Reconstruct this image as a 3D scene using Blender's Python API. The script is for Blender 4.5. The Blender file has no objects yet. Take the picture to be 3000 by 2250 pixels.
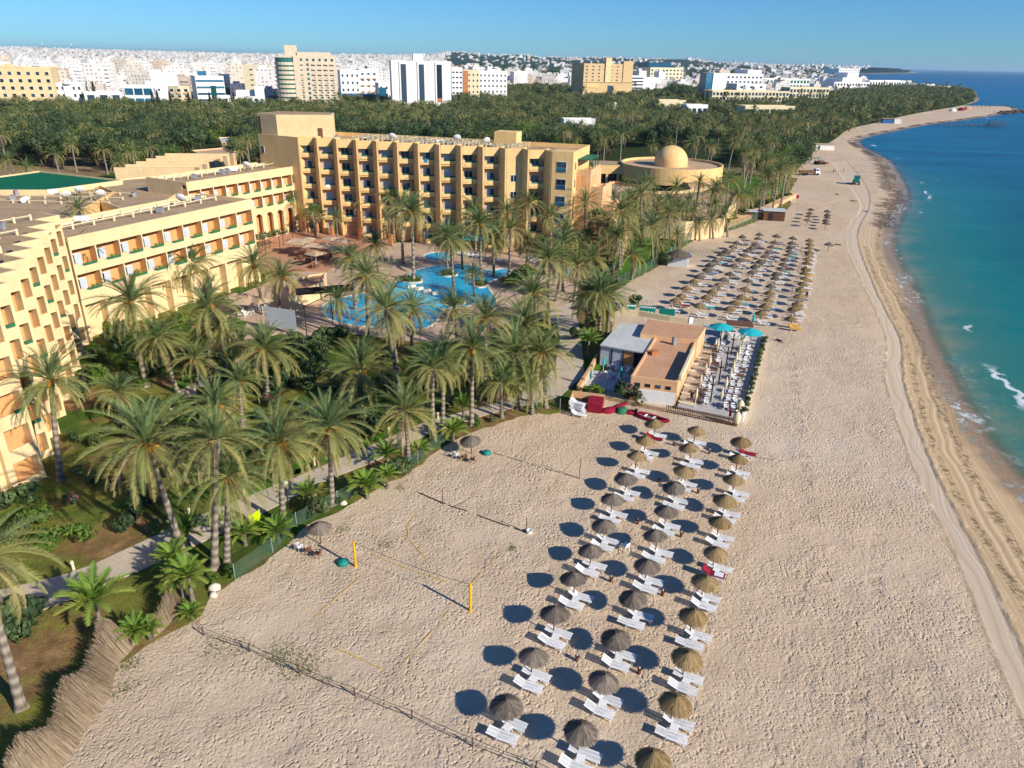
import bpy, math, random
import numpy as np
from mathutils import Vector, Matrix
from mathutils.geometry import tessellate_polygon
rnd = random.Random(7)
R = math.radians
scene = bpy.context.scene
COL = scene.collection

# ------------------------------------------------------------------ camera
F, SL, HC = 2130.0, 0.020, 38.0                 # focal length in photo pixels, horizon slope, flying height (m)
ROLL = math.atan(SL)
PITCH = math.atan((1125 - (204 - SL * 1350)) / F * math.cos(ROLL))
cr, sr, cp, sp = math.cos(ROLL), math.sin(ROLL), math.cos(PITCH), math.sin(PITCH)
def G(px, py, z=0.0):
    """the real point at height z that the photo shows at pixel px, py (3000 x 2250)"""
    u, v = (px - 1500) / F, (1125 - py) / F
    a, b = u * cr - v * sr, u * sr + v * cr
    d = (a, cp + b * sp, -sp + b * cp)
    t = (z - HC) / d[2]
    return Vector((d[0] * t, d[1] * t, z))
def PX(x, y, z):
    z -= HC
    b = y * sp + z * cp; w = y * cp - z * sp
    a, b = x / w, b / w
    return 1500 + (a * cr + b * sr) * F, 1125 - (-a * sr + b * cr) * F
def height_at(x, y, py):
    lo, hi = 0.0, 120.0
    for _ in range(40):
        m = (lo + hi) / 2
        if PX(x, y, m)[1] > py: lo = m
        else: hi = m
    return lo
cam = bpy.data.cameras.new('camera'); co = bpy.data.objects.new('camera', cam); COL.objects.link(co)
cam.sensor_fit = 'HORIZONTAL'; cam.sensor_width = 36; cam.lens = 36 * F / 3000
cam.clip_start = 0.5; cam.clip_end = 300000
_r, _u, _f = Vector((cr, sr * sp, sr * cp)), Vector((-sr, cr * sp, cr * cp)), Vector((0, cp, -sp))
co.matrix_world = Matrix(((_r.x, _u.x, -_f.x, 0), (_r.y, _u.y, -_f.y, 0), (_r.z, _u.z, -_f.z, HC), (0, 0, 0, 1)))
scene.camera = co

# ------------------------------------------------------------------ light
SUN_AZ, SUN_EL = R(-36), R(28)
SUN = Vector((math.cos(SUN_AZ) * math.cos(SUN_EL), math.sin(SUN_AZ) * math.cos(SUN_EL), math.sin(SUN_EL)))
sl = bpy.data.lights.new('sun', 'SUN'); sl.energy = 4.6; sl.angle = R(0.5); sl.color = (1.0, 0.94, 0.84)
so = bpy.data.objects.new('sun', sl); COL.objects.link(so)
so.rotation_mode = 'QUATERNION'; so.rotation_quaternion = (-SUN).to_track_quat('-Z', 'Y'); so.location = (60, -60, 80)
world = bpy.data.worlds.new('World'); scene.world = world; world.use_nodes = True
wn, wl = world.node_tree.nodes, world.node_tree.links
wn.clear()
sky = wn.new('ShaderNodeTexSky'); sky.sky_type = 'NISHITA'; sky.sun_disc = False
sky.sun_elevation = SUN_EL; sky.sun_rotation = math.atan2(SUN.x, SUN.y)
sky.altitude = 0; sky.air_density = 1.0; sky.dust_density = 0.0; sky.ozone_density = 5.0
bg = wn.new('ShaderNodeBackground'); bg.inputs[1].default_value = 0.095
wo = wn.new('ShaderNodeOutputWorld'); tint = wn.new('ShaderNodeMix'); tint.data_type = 'RGBA'; tint.blend_type = 'MULTIPLY'; tint.inputs[0].default_value = 1.0; tint.inputs[7].default_value = (.32, .63, .98, 1)
wl.new(sky.outputs[0], tint.inputs[6]); wl.new(tint.outputs[2], bg.inputs[0]); wl.new(bg.outputs[0], wo.inputs[0])
scene.view_settings.view_transform = 'Standard'; scene.view_settings.look = 'None'
scene.view_settings.exposure = 0.44; scene.view_settings.gamma = 1.0
scene.cycles.max_bounces = 5; scene.cycles.diffuse_bounces = 2; scene.cycles.transparent_max_bounces = 6
scene.cycles.use_adaptive_sampling = True; scene.cycles.adaptive_threshold = 0.03
scene.cycles.volume_bounces = 0; scene.cycles.caustics_reflective = False; scene.cycles.caustics_refractive = False
scene.cycles.use_denoising = True

# ------------------------------------------------------------------ materials
def lin(h):
    h = h.lstrip('#'); o = []
    for i in (0, 2, 4):
        v = int(h[i:i + 2], 16) / 255
        o.append(v / 12.92 if v <= .04045 else ((v + .055) / 1.055) ** 2.4)
    return tuple(o) + (1,)
class NT:
    """small node-tree helper"""
    def __init__(s, name):
        s.mat = bpy.data.materials.new(name); s.mat.use_nodes = True
        s.n, s.l = s.mat.node_tree.nodes, s.mat.node_tree.links
        s.n.clear(); s.out = s.n.new('ShaderNodeOutputMaterial')
    def put(s, sock, v):
        if v is None: return
        if hasattr(v, 'is_output') or isinstance(v, bpy.types.NodeSocket): s.l.new(v, sock)
        else: sock.default_value = v
    def math(s, op, a, b=None, c=None, clamp=False):
        n = s.n.new('ShaderNodeMath'); n.operation = op; n.use_clamp = clamp
        s.put(n.inputs[0], a); s.put(n.inputs[1], b); s.put(n.inputs[2], c); return n.outputs[0]
    def step(s, v, a, b):                        # smooth ramp 0..1 from a to b
        n = s.n.new('ShaderNodeMapRange'); n.interpolation_type = 'SMOOTHSTEP'
        s.put(n.inputs[0], v); n.inputs[1].default_value = a; n.inputs[2].default_value = b; return n.outputs[0]
    def mix(s, f, a, b, mode='MIX'):
        n = s.n.new('ShaderNodeMix'); n.data_type = 'RGBA'; n.blend_type = mode
        s.put(n.inputs[0], f); s.put(n.inputs[6], a); s.put(n.inputs[7], b); return n.outputs[2]
    def noise(s, scale, detail=4, rough=.55, vec=None, dist=0.0):
        n = s.n.new('ShaderNodeTexNoise'); n.inputs['Scale'].default_value = scale
        n.inputs['Detail'].default_value = detail; n.inputs['Roughness'].default_value = rough; n.inputs['Distortion'].default_value = dist
        if vec is not None: s.l.new(vec, n.inputs['Vector'])
        return n.outputs['Fac']
    def voro(s, scale, vec=None, feat='SMOOTH_F1', out='Distance', rand=1.0):
        n = s.n.new('ShaderNodeTexVoronoi'); n.feature = feat; n.inputs['Scale'].default_value = scale
        n.inputs['Randomness'].default_value = rand
        if vec is not None: s.l.new(vec, n.inputs['Vector'])
        return n.outputs[out]
    def pos(s): return s.n.new('ShaderNodeNewGeometry').outputs['Position']
    def obj(s): return s.n.new('ShaderNodeTexCoord').outputs['Object']
    def map(s, vec, scale=(1, 1, 1), rot=(0, 0, 0)):
        n = s.n.new('ShaderNodeMapping'); s.l.new(vec, n.inputs[0]); n.inputs['Scale'].default_value = scale; n.inputs['Rotation'].default_value = rot; return n.outputs[0]
    def attr(s, name):
        n = s.n.new('ShaderNodeAttribute'); n.attribute_name = name; return n.outputs['Fac']
    def rand(s): return s.n.new('ShaderNodeObjectInfo').outputs['Random']
    def sep(s, vec):
        n = s.n.new('ShaderNodeSeparateXYZ'); s.l.new(vec, n.inputs[0]); return n.outputs
    def bump(s, h, dist=.05, strength=1.0, normal=None):
        n = s.n.new('ShaderNodeBump'); n.inputs['Distance'].default_value = dist; n.inputs['Strength'].default_value = strength
        s.l.new(h, n.inputs['Height'])
        if normal is not None: s.l.new(normal, n.inputs['Normal'])
        return n.outputs[0]
    def ramp(s, v, stops):
        n = s.n.new('ShaderNodeValToRGB'); s.l.new(v, n.inputs[0]); e = n.color_ramp.elements
        while len(e) < len(stops): e.new(.5)
        for k, (p, c) in enumerate(stops): e[k].position = p; e[k].color = c
        return n.outputs[0]
    def bsdf(s, col, rough=.8, spec=.3, normal=None, trans=0.0, metal=0.0, alpha=None):
        p = s.n.new('ShaderNodeBsdfPrincipled')
        s.put(p.inputs['Base Color'], col); s.put(p.inputs['Roughness'], rough)
        p.inputs['Specular IOR Level'].default_value = spec; s.put(p.inputs['Metallic'], metal)
        if normal is not None: s.l.new(normal, p.inputs['Normal'])
        if alpha is not None: s.put(p.inputs['Alpha'], alpha)
        o = p.outputs[0]
        if trans:
            t = s.n.new('ShaderNodeBsdfTranslucent'); s.put(t.inputs[0], col)
            m = s.n.new('ShaderNodeMixShader'); m.inputs[0].default_value = trans
            s.l.new(o, m.inputs[1]); s.l.new(t.outputs[0], m.inputs[2]); o = m.outputs[0]
        s.l.new(o, s.out.inputs[0]); return p
def plain(name, hexa, rough=.75, var=.18, scale=1.2, bump=0.0, spec=.3, metal=0.0, rndv=0.0, fine=9.0):
    """painted / solid stuff with faint blotches and grime"""
    t = NT(name); c = lin(hexa); P = t.obj()
    n1, n2 = t.noise(scale, 5, .6, P), t.noise(scale * fine, 3, .6, P)
    f = t.math('MULTIPLY', t.math('ADD', n1, t.math('MULTIPLY', n2, .5)), 1 / 1.5)
    lo = tuple(v * (1 - var) for v in c[:3]) + (1,); hi = tuple(min(1, v * (1 + var)) for v in c[:3]) + (1,)
    col = t.ramp(f, [(.3, lo), (.7, hi)])
    if rndv:
        h = t.n.new('ShaderNodeHueSaturation'); t.l.new(col, h.inputs['Color'])
        t.l.new(t.math('MULTIPLY_ADD', t.rand(), rndv * 2, 1 - rndv), h.inputs['Value']); col = h.outputs[0]
    t.bsdf(col, rough, spec, t.bump(n2, bump) if bump else None, metal=metal)
    return t.mat
M = {}
def leafmat(name, stops, trans=.25, var=.35):
    """foliage: the vertex value 'age' picks the colour along the stops, the object's random number shifts it"""
    t = NT(name)
    a = t.math('ADD', t.attr('age'), t.math('MULTIPLY_ADD', t.rand(), var, -var / 2), clamp=True)
    t.bsdf(t.ramp(a, stops), .6, .25, trans=trans)
    return t.mat
def L3(r, g, b): return (r, g, b, 1)
M['frond'] = leafmat('palm_frond', [(0, L3(.085, .155, .06)), (.35, L3(.21, .255, .08)), (.62, L3(.37, .33, .10)), (.85, L3(.46, .35, .17)), (1, L3(.34, .25, .16))], .25, .16)
M['youngfrond'] = leafmat('young_palm_frond', [(0, L3(.10, .20, .025)), (.5, L3(.22, .33, .045)), (1, L3(.36, .35, .08))], .25, .2)
M['leaf'] = leafmat('tree_leaf', [(0, L3(.036, .068, .028)), (.4, L3(.082, .122, .04)), (.7, L3(.15, .175, .055)), (1, L3(.24, .235, .08))], .25, .55)
M['bright_leaf'] = leafmat('bright_leaf', [(0, L3(.06, .12, .016)), (.5, L3(.12, .20, .028)), (1, L3(.21, .26, .045))], .25, .4)
M['dark_leaf'] = leafmat('dark_leaf', [(0, L3(.032, .062, .028)), (.6, L3(.072, .115, .04)), (1, L3(.13, .17, .055))], .2, .4)
M['flower'] = leafmat('flower_leaf', [(0, L3(.03, .06, .02)), (.55, L3(.06, .09, .03)), (.75, L3(.32, .07, .16)), (1, L3(.45, .14, .26))], .2, .1)
def bark():
    t = NT('palm_bark'); P = t.obj(); z = t.sep(P)[2]
    w = t.math('SINE', t.math('MULTIPLY', z, 90.0)); n = t.noise(7, 5, .6, P)
    h = t.math('ADD', t.math('MULTIPLY', w, .3), n)
    c = t.ramp(t.math('MULTIPLY', h, .8), [(.1, L3(.14, .11, .08)), (.8, L3(.40, .335, .26))])
    t.bsdf(c, .95, .1, t.bump(h, .08)); return t.mat
M['bark'] = bark()
def tapemat():
    t = NT('court_tape'); P = t.pos(); p = t.bsdf(lin('#d9b25a'), .9, .1); tr = t.n.new('ShaderNodeBsdfTransparent'); mx = t.n.new('ShaderNodeMixShader')
    t.l.new(t.math('MULTIPLY', t.step(t.noise(.7, 4, .6, P), .36, .56), .8), mx.inputs[0]); t.l.new(tr.outputs[0], mx.inputs[1]); t.l.new(p.outputs[0], mx.inputs[2]); t.l.new(mx.outputs[0], t.out.inputs[0]); return t.mat
M['tape'] = tapemat()
M['wood'] = plain('dark_wood', '#5b4635', .8, .3, 3, .01)
M['dates'] = plain('date_fruit', '#c98a24', .6, .4, 8)
def wallmat(name, hexa, var=.13):
    t = NT(name); c = lin(hexa); P = t.pos()
    n1 = t.noise(.35, 5, .6, P); n2 = t.noise(2.6, 5, .7, t.map(P, (1, 1, .12)))
    f = t.math('MULTIPLY_ADD', n2, .45, t.math('MULTIPLY', n1, .6))
    lo = (c[0] * (1 - var * 1.2), c[1] * (1 - var * 1.6), c[2] * (1 - var * 2), 1); hi = tuple(min(1, v * (1 + var)) for v in c[:3]) + (1,)
    t.bsdf(t.ramp(f, [(.3, lo), (.72, hi)]), .88, .2, t.bump(t.noise(18, 3, .6, P), .01)); return t.mat
M['yellow'] = wallmat('yellow_render', '#e2c797')
M['yellow2'] = wallmat('ochre_render', '#e6c083')
M['tanwall'] = wallmat('tan_render', '#cfb283')
M['blush'] = wallmat('blush_render', '#e0cdb2')
M['orange'] = wallmat('orange_render', '#d9a069')
M['peach'] = wallmat('peach_render', '#dcb184')
M['white'] = wallmat('white_render', '#e9e6e0', .05)
M['cream'] = wallmat('cream_render', '#d9cba6', .07)
M['terracotta'] = wallmat('terracotta_render', '#b9764e', .14)
def roofmat(name, a, b):
    t = NT(name); P = t.pos(); n = t.noise(.25, 6, .65, P); n2 = t.noise(2.2, 4, .6, P)
    f = t.math('MULTIPLY_ADD', n2, .4, t.math('MULTIPLY', n, .65))
    t.bsdf(t.ramp(f, [(.3, lin(a)), (.7, lin(b))]), .95, .1, t.bump(n2, .02)); return t.mat
M['roof'] = roofmat('gravel_roof', '#93795a', '#bfa583')
M['roofp'] = roofmat('pinkish_roof', '#ad8e6e', '#cbae8b')
M['roofo'] = roofmat('terracotta_roof', '#b58460', '#cfa482')
M['roofw'] = roofmat('whitish_roof', '#a9a9a5', '#cfd0cc')
M['roofg'] = roofmat('green_roof', '#0f5a3c', '#177050')
def glassmat(name, a, b, sc=1.0):
    t = NT(name); P = t.obj(); n = t.noise(.9 * sc, 2, .5, P)
    c = t.mix(t.step(t.rand(), .2, .8), lin(a), lin(b))
    t.bsdf(c, t.math('MULTIPLY_ADD', n, .2, .06), .6); return t.mat
M['glass'] = glassmat('window_glass', '#1c2430', '#3c4c5a')
M['glassb'] = glassmat('blue_glass', '#1c4a66', '#2d6a86')
M['glassg'] = glassmat('green_glass', '#1d4d45', '#2f6a60')
M['curtain'] = plain('curtain', '#b9c0c6', .9, .15, 3)
M['whitepl'] = plain('white_plastic', '#ececea', .45, .08, 4, rndv=.06)
M['whitemetal'] = plain('white_metal', '#dcdcd8', .5, .06)
M['darkmetal'] = plain('dark_metal', '#2c2622', .6, .2)
M['grey'] = plain('grey_metal', '#8d8f92', .6, .2, 2)
M['red'] = plain('red_cloth', '#8c122c', .85, .15)
M['teal'] = plain('teal_cloth', '#1fa9ae', .8, .08)
M['tealb'] = plain('teal_board', '#128074', .6, .1)
M['lime'] = plain('lime_board', '#b9d40f', .5, .06)
M['yellowp'] = plain('yellow_paint', '#e8a90c', .55, .1)
M['bluep'] = plain('blue_paint', '#2f6ea8', .6, .15)
M['greenp'] = plain('green_paint', '#2c6b4a', .7, .2)
M['black'] = plain('black_cloth', '#17161a', .9, .2)
M['skin'] = plain('skin', '#b5805f', .7, .1)
M['stone'] = plain('pale_stone', '#d8ccb6', .9, .15, 2, .02)
M['rubber'] = plain('rubber', '#161616', .9, .1)
M['brown'] = plain('brown_wood', '#6d4a35', .8, .25, 2, .01)
M['tan'] = plain('tan_cloth', '#b59b7d', .9, .12)

# ------------------------------------------------------------------ mesh builder
class MB:
    def __init__(s): s.v, s.f, s.m, s.a = [], [], [], []
    def add(s, vs, fs, m=0, age=None):
        k = len(s.v); s.v.extend(tuple(v) for v in vs)
        for f in fs: s.f.append(tuple(i + k for i in f)); s.m.append(m)
        if age is not None:
            s.a.extend([0.0] * (len(s.v) - len(vs) - len(s.a))); s.a.extend([age] * len(vs))
        return s
    def quad(s, a, b, c, d, m=0): return s.add((a, b, c, d), ((0, 1, 2, 3),), m)
    def obox(s, o, x, y, z, m=0):
        """box from corner o along the vectors x, y, z"""
        o, x, y, z = Vector(o), Vector(x), Vector(y), Vector(z)
        v = [o, o + x, o + x + y, o + y, o + z, o + x + z, o + x + y + z, o + y + z]
        f = ((0, 3, 2, 1), (4, 5, 6, 7), (0, 1, 5, 4), (1, 2, 6, 5), (2, 3, 7, 6), (3, 0, 4, 7))
        if x.cross(y).dot(z) < 0: f = tuple(tuple(reversed(q)) for q in f)
        return s.add(v, f, m)
    def box(s, x0, x1, y0, y1, z0, z1, m=0): return s.obox((x0, y0, z0), (x1 - x0, 0, 0), (0, y1 - y0, 0), (0, 0, z1 - z0), m)
    def prism(s, poly, z0, z1, m=0, mtop=None):
        n = len(poly); ar = sum(poly[i][0] * poly[(i + 1) % n][1] - poly[(i + 1) % n][0] * poly[i][1] for i in range(n))
        if ar < 0: poly = list(reversed(poly))
        s.add([(p[0], p[1], z0) for p in poly] + [(p[0], p[1], z1) for p in poly], [(i, (i + 1) % n, n + (i + 1) % n, n + i) for i in range(n)], m)
        s.sheet(poly, z1, m if mtop is None else mtop); return s
    def sheet(s, poly, z, m=0):
        tri = tessellate_polygon([[Vector((p[0], p[1], 0)) for p in poly]])
        out = []
        for t in tri:
            a, b, c = (poly[i] for i in t)
            out.append(t if (b[0] - a[0]) * (c[1] - a[1]) - (b[1] - a[1]) * (c[0] - a[0]) > 0 else (t[0], t[2], t[1]))
        return s.add([(p[0], p[1], z) for p in poly], out, m)
    def tube(s, pts, rad, n=8, m=0, cap=True, age=None):
        """a tube along pts; rad one radius or one per point"""
        pts = [Vector(p) for p in pts]; k = len(pts)
        if not hasattr(rad, '__len__'): rad = [rad] * k
        vs = []
        for i, p in enumerate(pts):
            d = (pts[min(i + 1, k - 1)] - pts[max(i - 1, 0)]).normalized()
            a = d.orthogonal().normalized() if abs(d.z) < .98 else Vector((1, 0, 0)); b = d.cross(a).normalized(); a = b.cross(d)
            for j in range(n):
                t = 2 * math.pi * j / n; vs.append(p + (a * math.cos(t) + b * math.sin(t)) * rad[i])
        fs = [(i * n + j, i * n + (j + 1) % n, (i + 1) * n + (j + 1) % n, (i + 1) * n + j) for i in range(k - 1) for j in range(n)]
        if cap: fs += [tuple(range(n - 1, -1, -1)), tuple((k - 1) * n + j for j in range(n))]
        return s.add(vs, fs, m, age)
    def lathe(s, prof, n=24, m=0, c=(0, 0, 0), jit=0.0):
        """surface of revolution; prof = (radius, z) from the bottom up"""
        vs = []
        for r, z in prof:
            for j in range(n):
                t = 2 * math.pi * j / n; q = r * (1 + (rnd.uniform(-jit, jit) if jit else 0)); vs.append((c[0] + q * math.cos(t), c[1] + q * math.sin(t), c[2] + z))
        fs = [(i * n + j, i * n + (j + 1) % n, (i + 1) * n + (j + 1) % n, (i + 1) * n + j) for i in range(len(prof) - 1) for j in range(n)]
        return s.add(vs, fs, m)
    def mesh(s, name, mats, smooth=False):
        me = bpy.data.meshes.new(name); me.from_pydata(s.v, [], s.f)
        for k in (mats if isinstance(mats, (list, tuple)) else [mats]): me.materials.append(M[k] if isinstance(k, str) else k)
        if any(s.m): me.polygons.foreach_set('material_index', s.m)
        if s.a:
            s.a.extend([0.0] * (len(s.v) - len(s.a)))
            at = me.attributes.new('age', 'FLOAT', 'POINT'); at.data.foreach_set('value', s.a)
        if smooth: me.polygons.foreach_set('use_smooth', [True] * len(s.f))
        me.update(); return me
    def build(s, name, mats, parent=None, smooth=False):
        return link(name, s.mesh(name, mats, smooth), parent)
def link(name, data, parent=None, loc=None, rot=None, scale=None):
    o = bpy.data.objects.new(name, data); COL.objects.link(o)
    if parent is not None: o.parent = parent
    if loc is not None: o.location = loc
    if rot is not None: o.rotation_euler = rot if hasattr(rot, '__len__') else (0, 0, rot)
    if scale is not None: o.scale = scale if hasattr(scale, '__len__') else (scale,) * 3
    return o
def tag(o, label, cat, group=None):
    if label: o['label'] = label
    o['category'] = cat
    if group: o['group'] = group
    return o
def thing(name, label, cat, loc=(0, 0, 0), rot=0, group=None):
    return tag(link(name, None, None, loc, rot), label, cat, group)
def struct(o): o['kind'] = 'structure'; return o
def stuff(o, label=None, cat=None):
    o['kind'] = 'stuff'
    if label: o['label'] = label
    if cat: o['category'] = cat
    return o
def dup(o, parent=None):
    """copy of a thing with its parts and sub-parts"""
    c = o.copy(); COL.objects.link(c)
    if parent is not None: c.parent = parent
    for ch in o.children: dup(ch, c)
    return c
def kids(root, name, mesh, places):
    for loc, rot in places: link(name, mesh, root, loc, rot)
ORD = 'first second third fourth fifth sixth seventh eighth ninth tenth eleventh twelfth thirteenth fourteenth fifteenth sixteenth seventeenth eighteenth nineteenth twentieth'.split()
def ordw(i):
    if i < 20: return ORD[i]
    t = ['twenty', 'thirty', 'forty', 'fifty', 'sixty', 'seventy', 'eighty', 'ninety'][min(7, (i + 1) // 10 - 2)]
    k = (i + 1) % 10
    return t + '-' + ORD[k - 1] if k else t[:-1] + 'ieth'
def autolabel(items, marks):
    """items: (object, phrase); gives each the label «phrase, nth out from the landmark»"""
    b = {}
    for o, ph in items:
        lm = min(marks, key=lambda q: (q[1] - o.location.x) ** 2 + (q[2] - o.location.y) ** 2)
        b.setdefault((ph, lm[0]), []).append(((lm[1] - o.location.x) ** 2 + (lm[2] - o.location.y) ** 2, o.name, o))
    for (ph, lm), l in b.items():
        l.sort(key=lambda q: q[:2])
        for i, q in enumerate(l): q[2]['label'] = f'{ph}, {ordw(i)} out from the {lm}'
def mark(name, px, py): g = G(px, py); return (name, g.x, g.y)
def poly(px, z=0): return [G(a, b, z) for a, b in px]
def inside(x, y, pl):
    c = False; n = len(pl); j = n - 1
    for i in range(n):
        a, b = pl[i], pl[j]
        if (a[1] > y) != (b[1] > y) and x < (b[0] - a[0]) * (y - a[1]) / (b[1] - a[1]) + a[0]: c = not c
        j = i
    return c
def densify(pl, step, closed=True, jit=0.0):
    out = []; n = len(pl)
    for i in range(n if closed else n - 1):
        a, b = Vector(pl[i][:2]), Vector(pl[(i + 1) % n][:2]); k = max(1, int((b - a).length / step))
        for q in range(k):
            p = a.lerp(b, q / k); out.append((p.x + rnd.uniform(-jit, jit), p.y + rnd.uniform(-jit, jit)))
    if not closed: out.append(tuple(pl[-1][:2]))
    return out
def smooth(pl, it=2, closed=False):
    p = [Vector(q[:2]) for q in pl]
    for _ in range(it):
        o = [] if closed else [p[0]]; n = len(p)
        for i in range(n if closed else n - 1):
            a, b = p[i], p[(i + 1) % n]; o += [a.lerp(b, .25), a.lerp(b, .75)]
        if not closed: o.append(p[-1])
        p = o
    return [(q.x, q.y) for q in p]
def pdist(X, Y, pl):
    """unsigned distance of arrays of points to a polyline"""
    best = np.full(X.shape, 1e18)
    for a, b in zip(pl[:-1], pl[1:]):
        dx, dy = b[0] - a[0], b[1] - a[1]; q = dx * dx + dy * dy + 1e-12
        t = np.clip(((X - a[0]) * dx + (Y - a[1]) * dy) / q, 0, 1)
        best = np.minimum(best, (X - a[0] - t * dx) ** 2 + (Y - a[1] - t * dy) ** 2)
    return np.sqrt(best)
def pinside(X, Y, pl):
    c = np.zeros(X.shape, bool); j = len(pl) - 1
    for i in range(len(pl)):
        a, b = pl[i], pl[j]
        if a[1] != b[1]:
            c ^= ((a[1] > Y) != (b[1] > Y)) & (X < (b[0] - a[0]) * (Y - a[1]) / (b[1] - a[1]) + a[0])
        j = i
    return c
# ------------------------------------------------------------------ ground, beach, sea
SHORE_PX = [(3600, 2080), (3300, 1730), (3100, 1530), (3000, 1437), (2951, 1384), (2913, 1324), (2861, 1279), (2830, 1196), (2793, 1166), (2778, 1121), (2755, 1075), (2725, 1015),
    (2690, 930), (2669, 850), (2624, 778), (2604, 733), (2601, 688), (2622, 640), (2651, 579), (2649, 561), (2642, 534), (2619, 498), (2606, 471), (2556, 444), (2520, 423),
    (2506, 412), (2542, 398), (2633, 380), (2723, 362), (2836, 349), (2931, 334), (2990, 322), (2966, 312), (2904, 299), (2863, 289), (2859, 263), (2790, 256), (2670, 241), (2500, 233),
    (2405, 226), (2440, 217), (2560, 216), (2690, 214), (2694, 211), (2600, 209), (2450, 207)]
shore = [(-0.0 + 58, -5)] + [tuple(G(a, b)[:2]) for a, b in SHORE_PX]
shore = smooth(shore, 2)
VEG_PX = [(60, 2330), (195, 2236), (260, 2117), (325, 2040), (336, 1957), (380, 1921), (452, 1885), (578, 1824), (615, 1755), (669, 1715), (800, 1640), (870, 1560), (990, 1500), (1100, 1440), (1225, 1375),
    (1300, 1310), (1400, 1262), (1560, 1212), (1650, 1214), (1700, 1180), (1800, 1060), (1800, 960), (1760, 900), (1817, 841), (1942, 777), (2030, 702), (2098, 690), (2234, 645), (2322, 611), (2308, 573), (2334, 529), (2343, 507), (2380, 462),
    (2393, 440), (2452, 412), (2488, 378), (2565, 362), (2633, 344), (2723, 326), (2814, 312), (2859, 296)]
veg = [tuple(G(a, b)[:2]) for a, b in VEG_PX]
vegs = smooth(veg, 1)
shore_closed = shore + [(-90000, 90000), (-90000, -5)]
def shore_d(X, Y):
    d = pdist(X, Y, shore); return np.where(pinside(X, Y, shore_closed), d, -d)
def pxline(p): return [tuple(G(a, b)[:2]) for a, b in p]
LANE_L = smooth(pxline([(3160, 2600), (3000, 2116), (2891, 1867), (2800, 1626), (2702, 1437), (2627, 1241), (2585, 1090), (2604, 1000), (2560, 900), (2512, 800), (2475, 720), (2480, 660), (2530, 610), (2500, 560), (2440, 480)]), 2)
LANE_R = smooth(pxline([(3260, 2500), (3000, 1920), (2898, 1678), (2793, 1490), (2732, 1362), (2680, 1226), (2642, 1098), (2649, 1000), (2590, 900), (2545, 800), (2515, 720), (2512, 670), (2555, 600), (2540, 540), (2480, 470)]), 2)
WEED = smooth(pxline([(3300, 2250), (3000, 1640), (2906, 1482), (2846, 1384), (2778, 1234), (2732, 1150), (2710, 1015), (2650, 900), (2590, 800), (2565, 720), (2585, 640)]), 2)
WEED2 = smooth(pxline([(3300, 2420), (2998, 1760), (2950, 1690), (2890, 1590), (2800, 1440), (2710, 1250), (2670, 1050), (2610, 900), (2560, 800), (2535, 720)]), 2)
HEAP = pxline([(2530, 425), (2556, 455), (2585, 480), (2596, 510), (2600, 545), (2636, 566), (2605, 610), (2596, 660)])
def grid(x0, x1, y0, y1, st, keep):
    xs, ys = np.arange(x0, x1 + st * .5, st), np.arange(y0, y1 + st * .5, st)
    X, Y = np.meshgrid(xs, ys); nx = len(xs); X, Y = X.ravel(), Y.ravel()
    ok = keep(X, Y); i = np.arange(len(X)).reshape(len(ys), nx)
    q = np.stack([i[:-1, :-1], i[:-1, 1:], i[1:, 1:], i[1:, :-1]], -1).reshape(-1, 4)
    q = q[ok[q].any(1)]; used = np.unique(q); new = np.full(len(X), -1); new[used] = np.arange(len(used))
    return X[used], Y[used], new[q]
def npmesh(name, X, Y, Z, Q, mats, attrs, smoothf=True):
    me = bpy.data.meshes.new(name); me.vertices.add(len(X)); me.vertices.foreach_set('co', np.stack([X, Y, Z], 1).ravel())
    k = Q.shape[1]; me.loops.add(Q.size); me.loops.foreach_set('vertex_index', Q.ravel().astype(np.int32))
    me.polygons.add(len(Q)); me.polygons.foreach_set('loop_start', np.arange(0, Q.size, k, dtype=np.int32))
    me.polygons.foreach_set('use_smooth', np.full(len(Q), smoothf)); me.update(calc_edges=True)
    for m in mats: me.materials.append(M[m] if isinstance(m, str) else m)
    for a, v in attrs.items():
        at = me.attributes.new(a, 'FLOAT', 'POINT'); at.data.foreach_set('value', np.asarray(v, np.float32))
    return me
vegpoly = veg + [(veg[-1][0], 5000), (-9000, 5000), (-9000, veg[0][1])]
veg_in = [(x - 9, y + 4) for x, y in veg]
veg_inner = veg_in + [(veg[-1][0], 5000), (-9000, 5000), (-9000, veg[0][1])]
def keepb(X, Y): return (shore_d(X, Y) > -16) & ~pinside(X, Y, veg_inner)
gx, gy, gq = grid(-46, 158, 18, 300, .8, keepb)
hx, hy, hq = grid(40, 560, 300, 900, 4, keepb)
bx, by, bq = np.concatenate([gx, hx]), np.concatenate([gy, hy]), np.concatenate([gq, hq + len(gx)])
bd = shore_d(bx, by)
lane = np.where(pinside(bx, by, LANE_L + LANE_R[::-1]), -1, 1) * np.minimum(pdist(bx, by, LANE_L), pdist(bx, by, LANE_R))
seaw = np.minimum(pdist(bx, by, WEED), pdist(bx, by, WEED2) * 1.4); heap = pdist(bx, by, HEAP)
lanel = pdist(bx, by, LANE_L)
ruts = np.full(bx.shape, 9.0)
for q in ([(2560, 1560), (2540, 1750), (2500, 2000), (2470, 2260)], [(2590, 1560), (2572, 1750), (2536, 2000), (2508, 2260)], [(2380, 1620), (2300, 1950), (2255, 2260)], [(2300, 1000), (2330, 1300), (2400, 1700)], [(2318, 1000), (2352, 1300), (2426, 1700)], [(2190, 1240), (2150, 1500), (2080, 1800), (1990, 2260)], [(1130, 1570), (1330, 1500), (1560, 1290)]): ruts = np.minimum(ruts, pdist(bx, by, smooth(pxline(q), 2)))
rs = np.random.RandomState(3)
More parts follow.
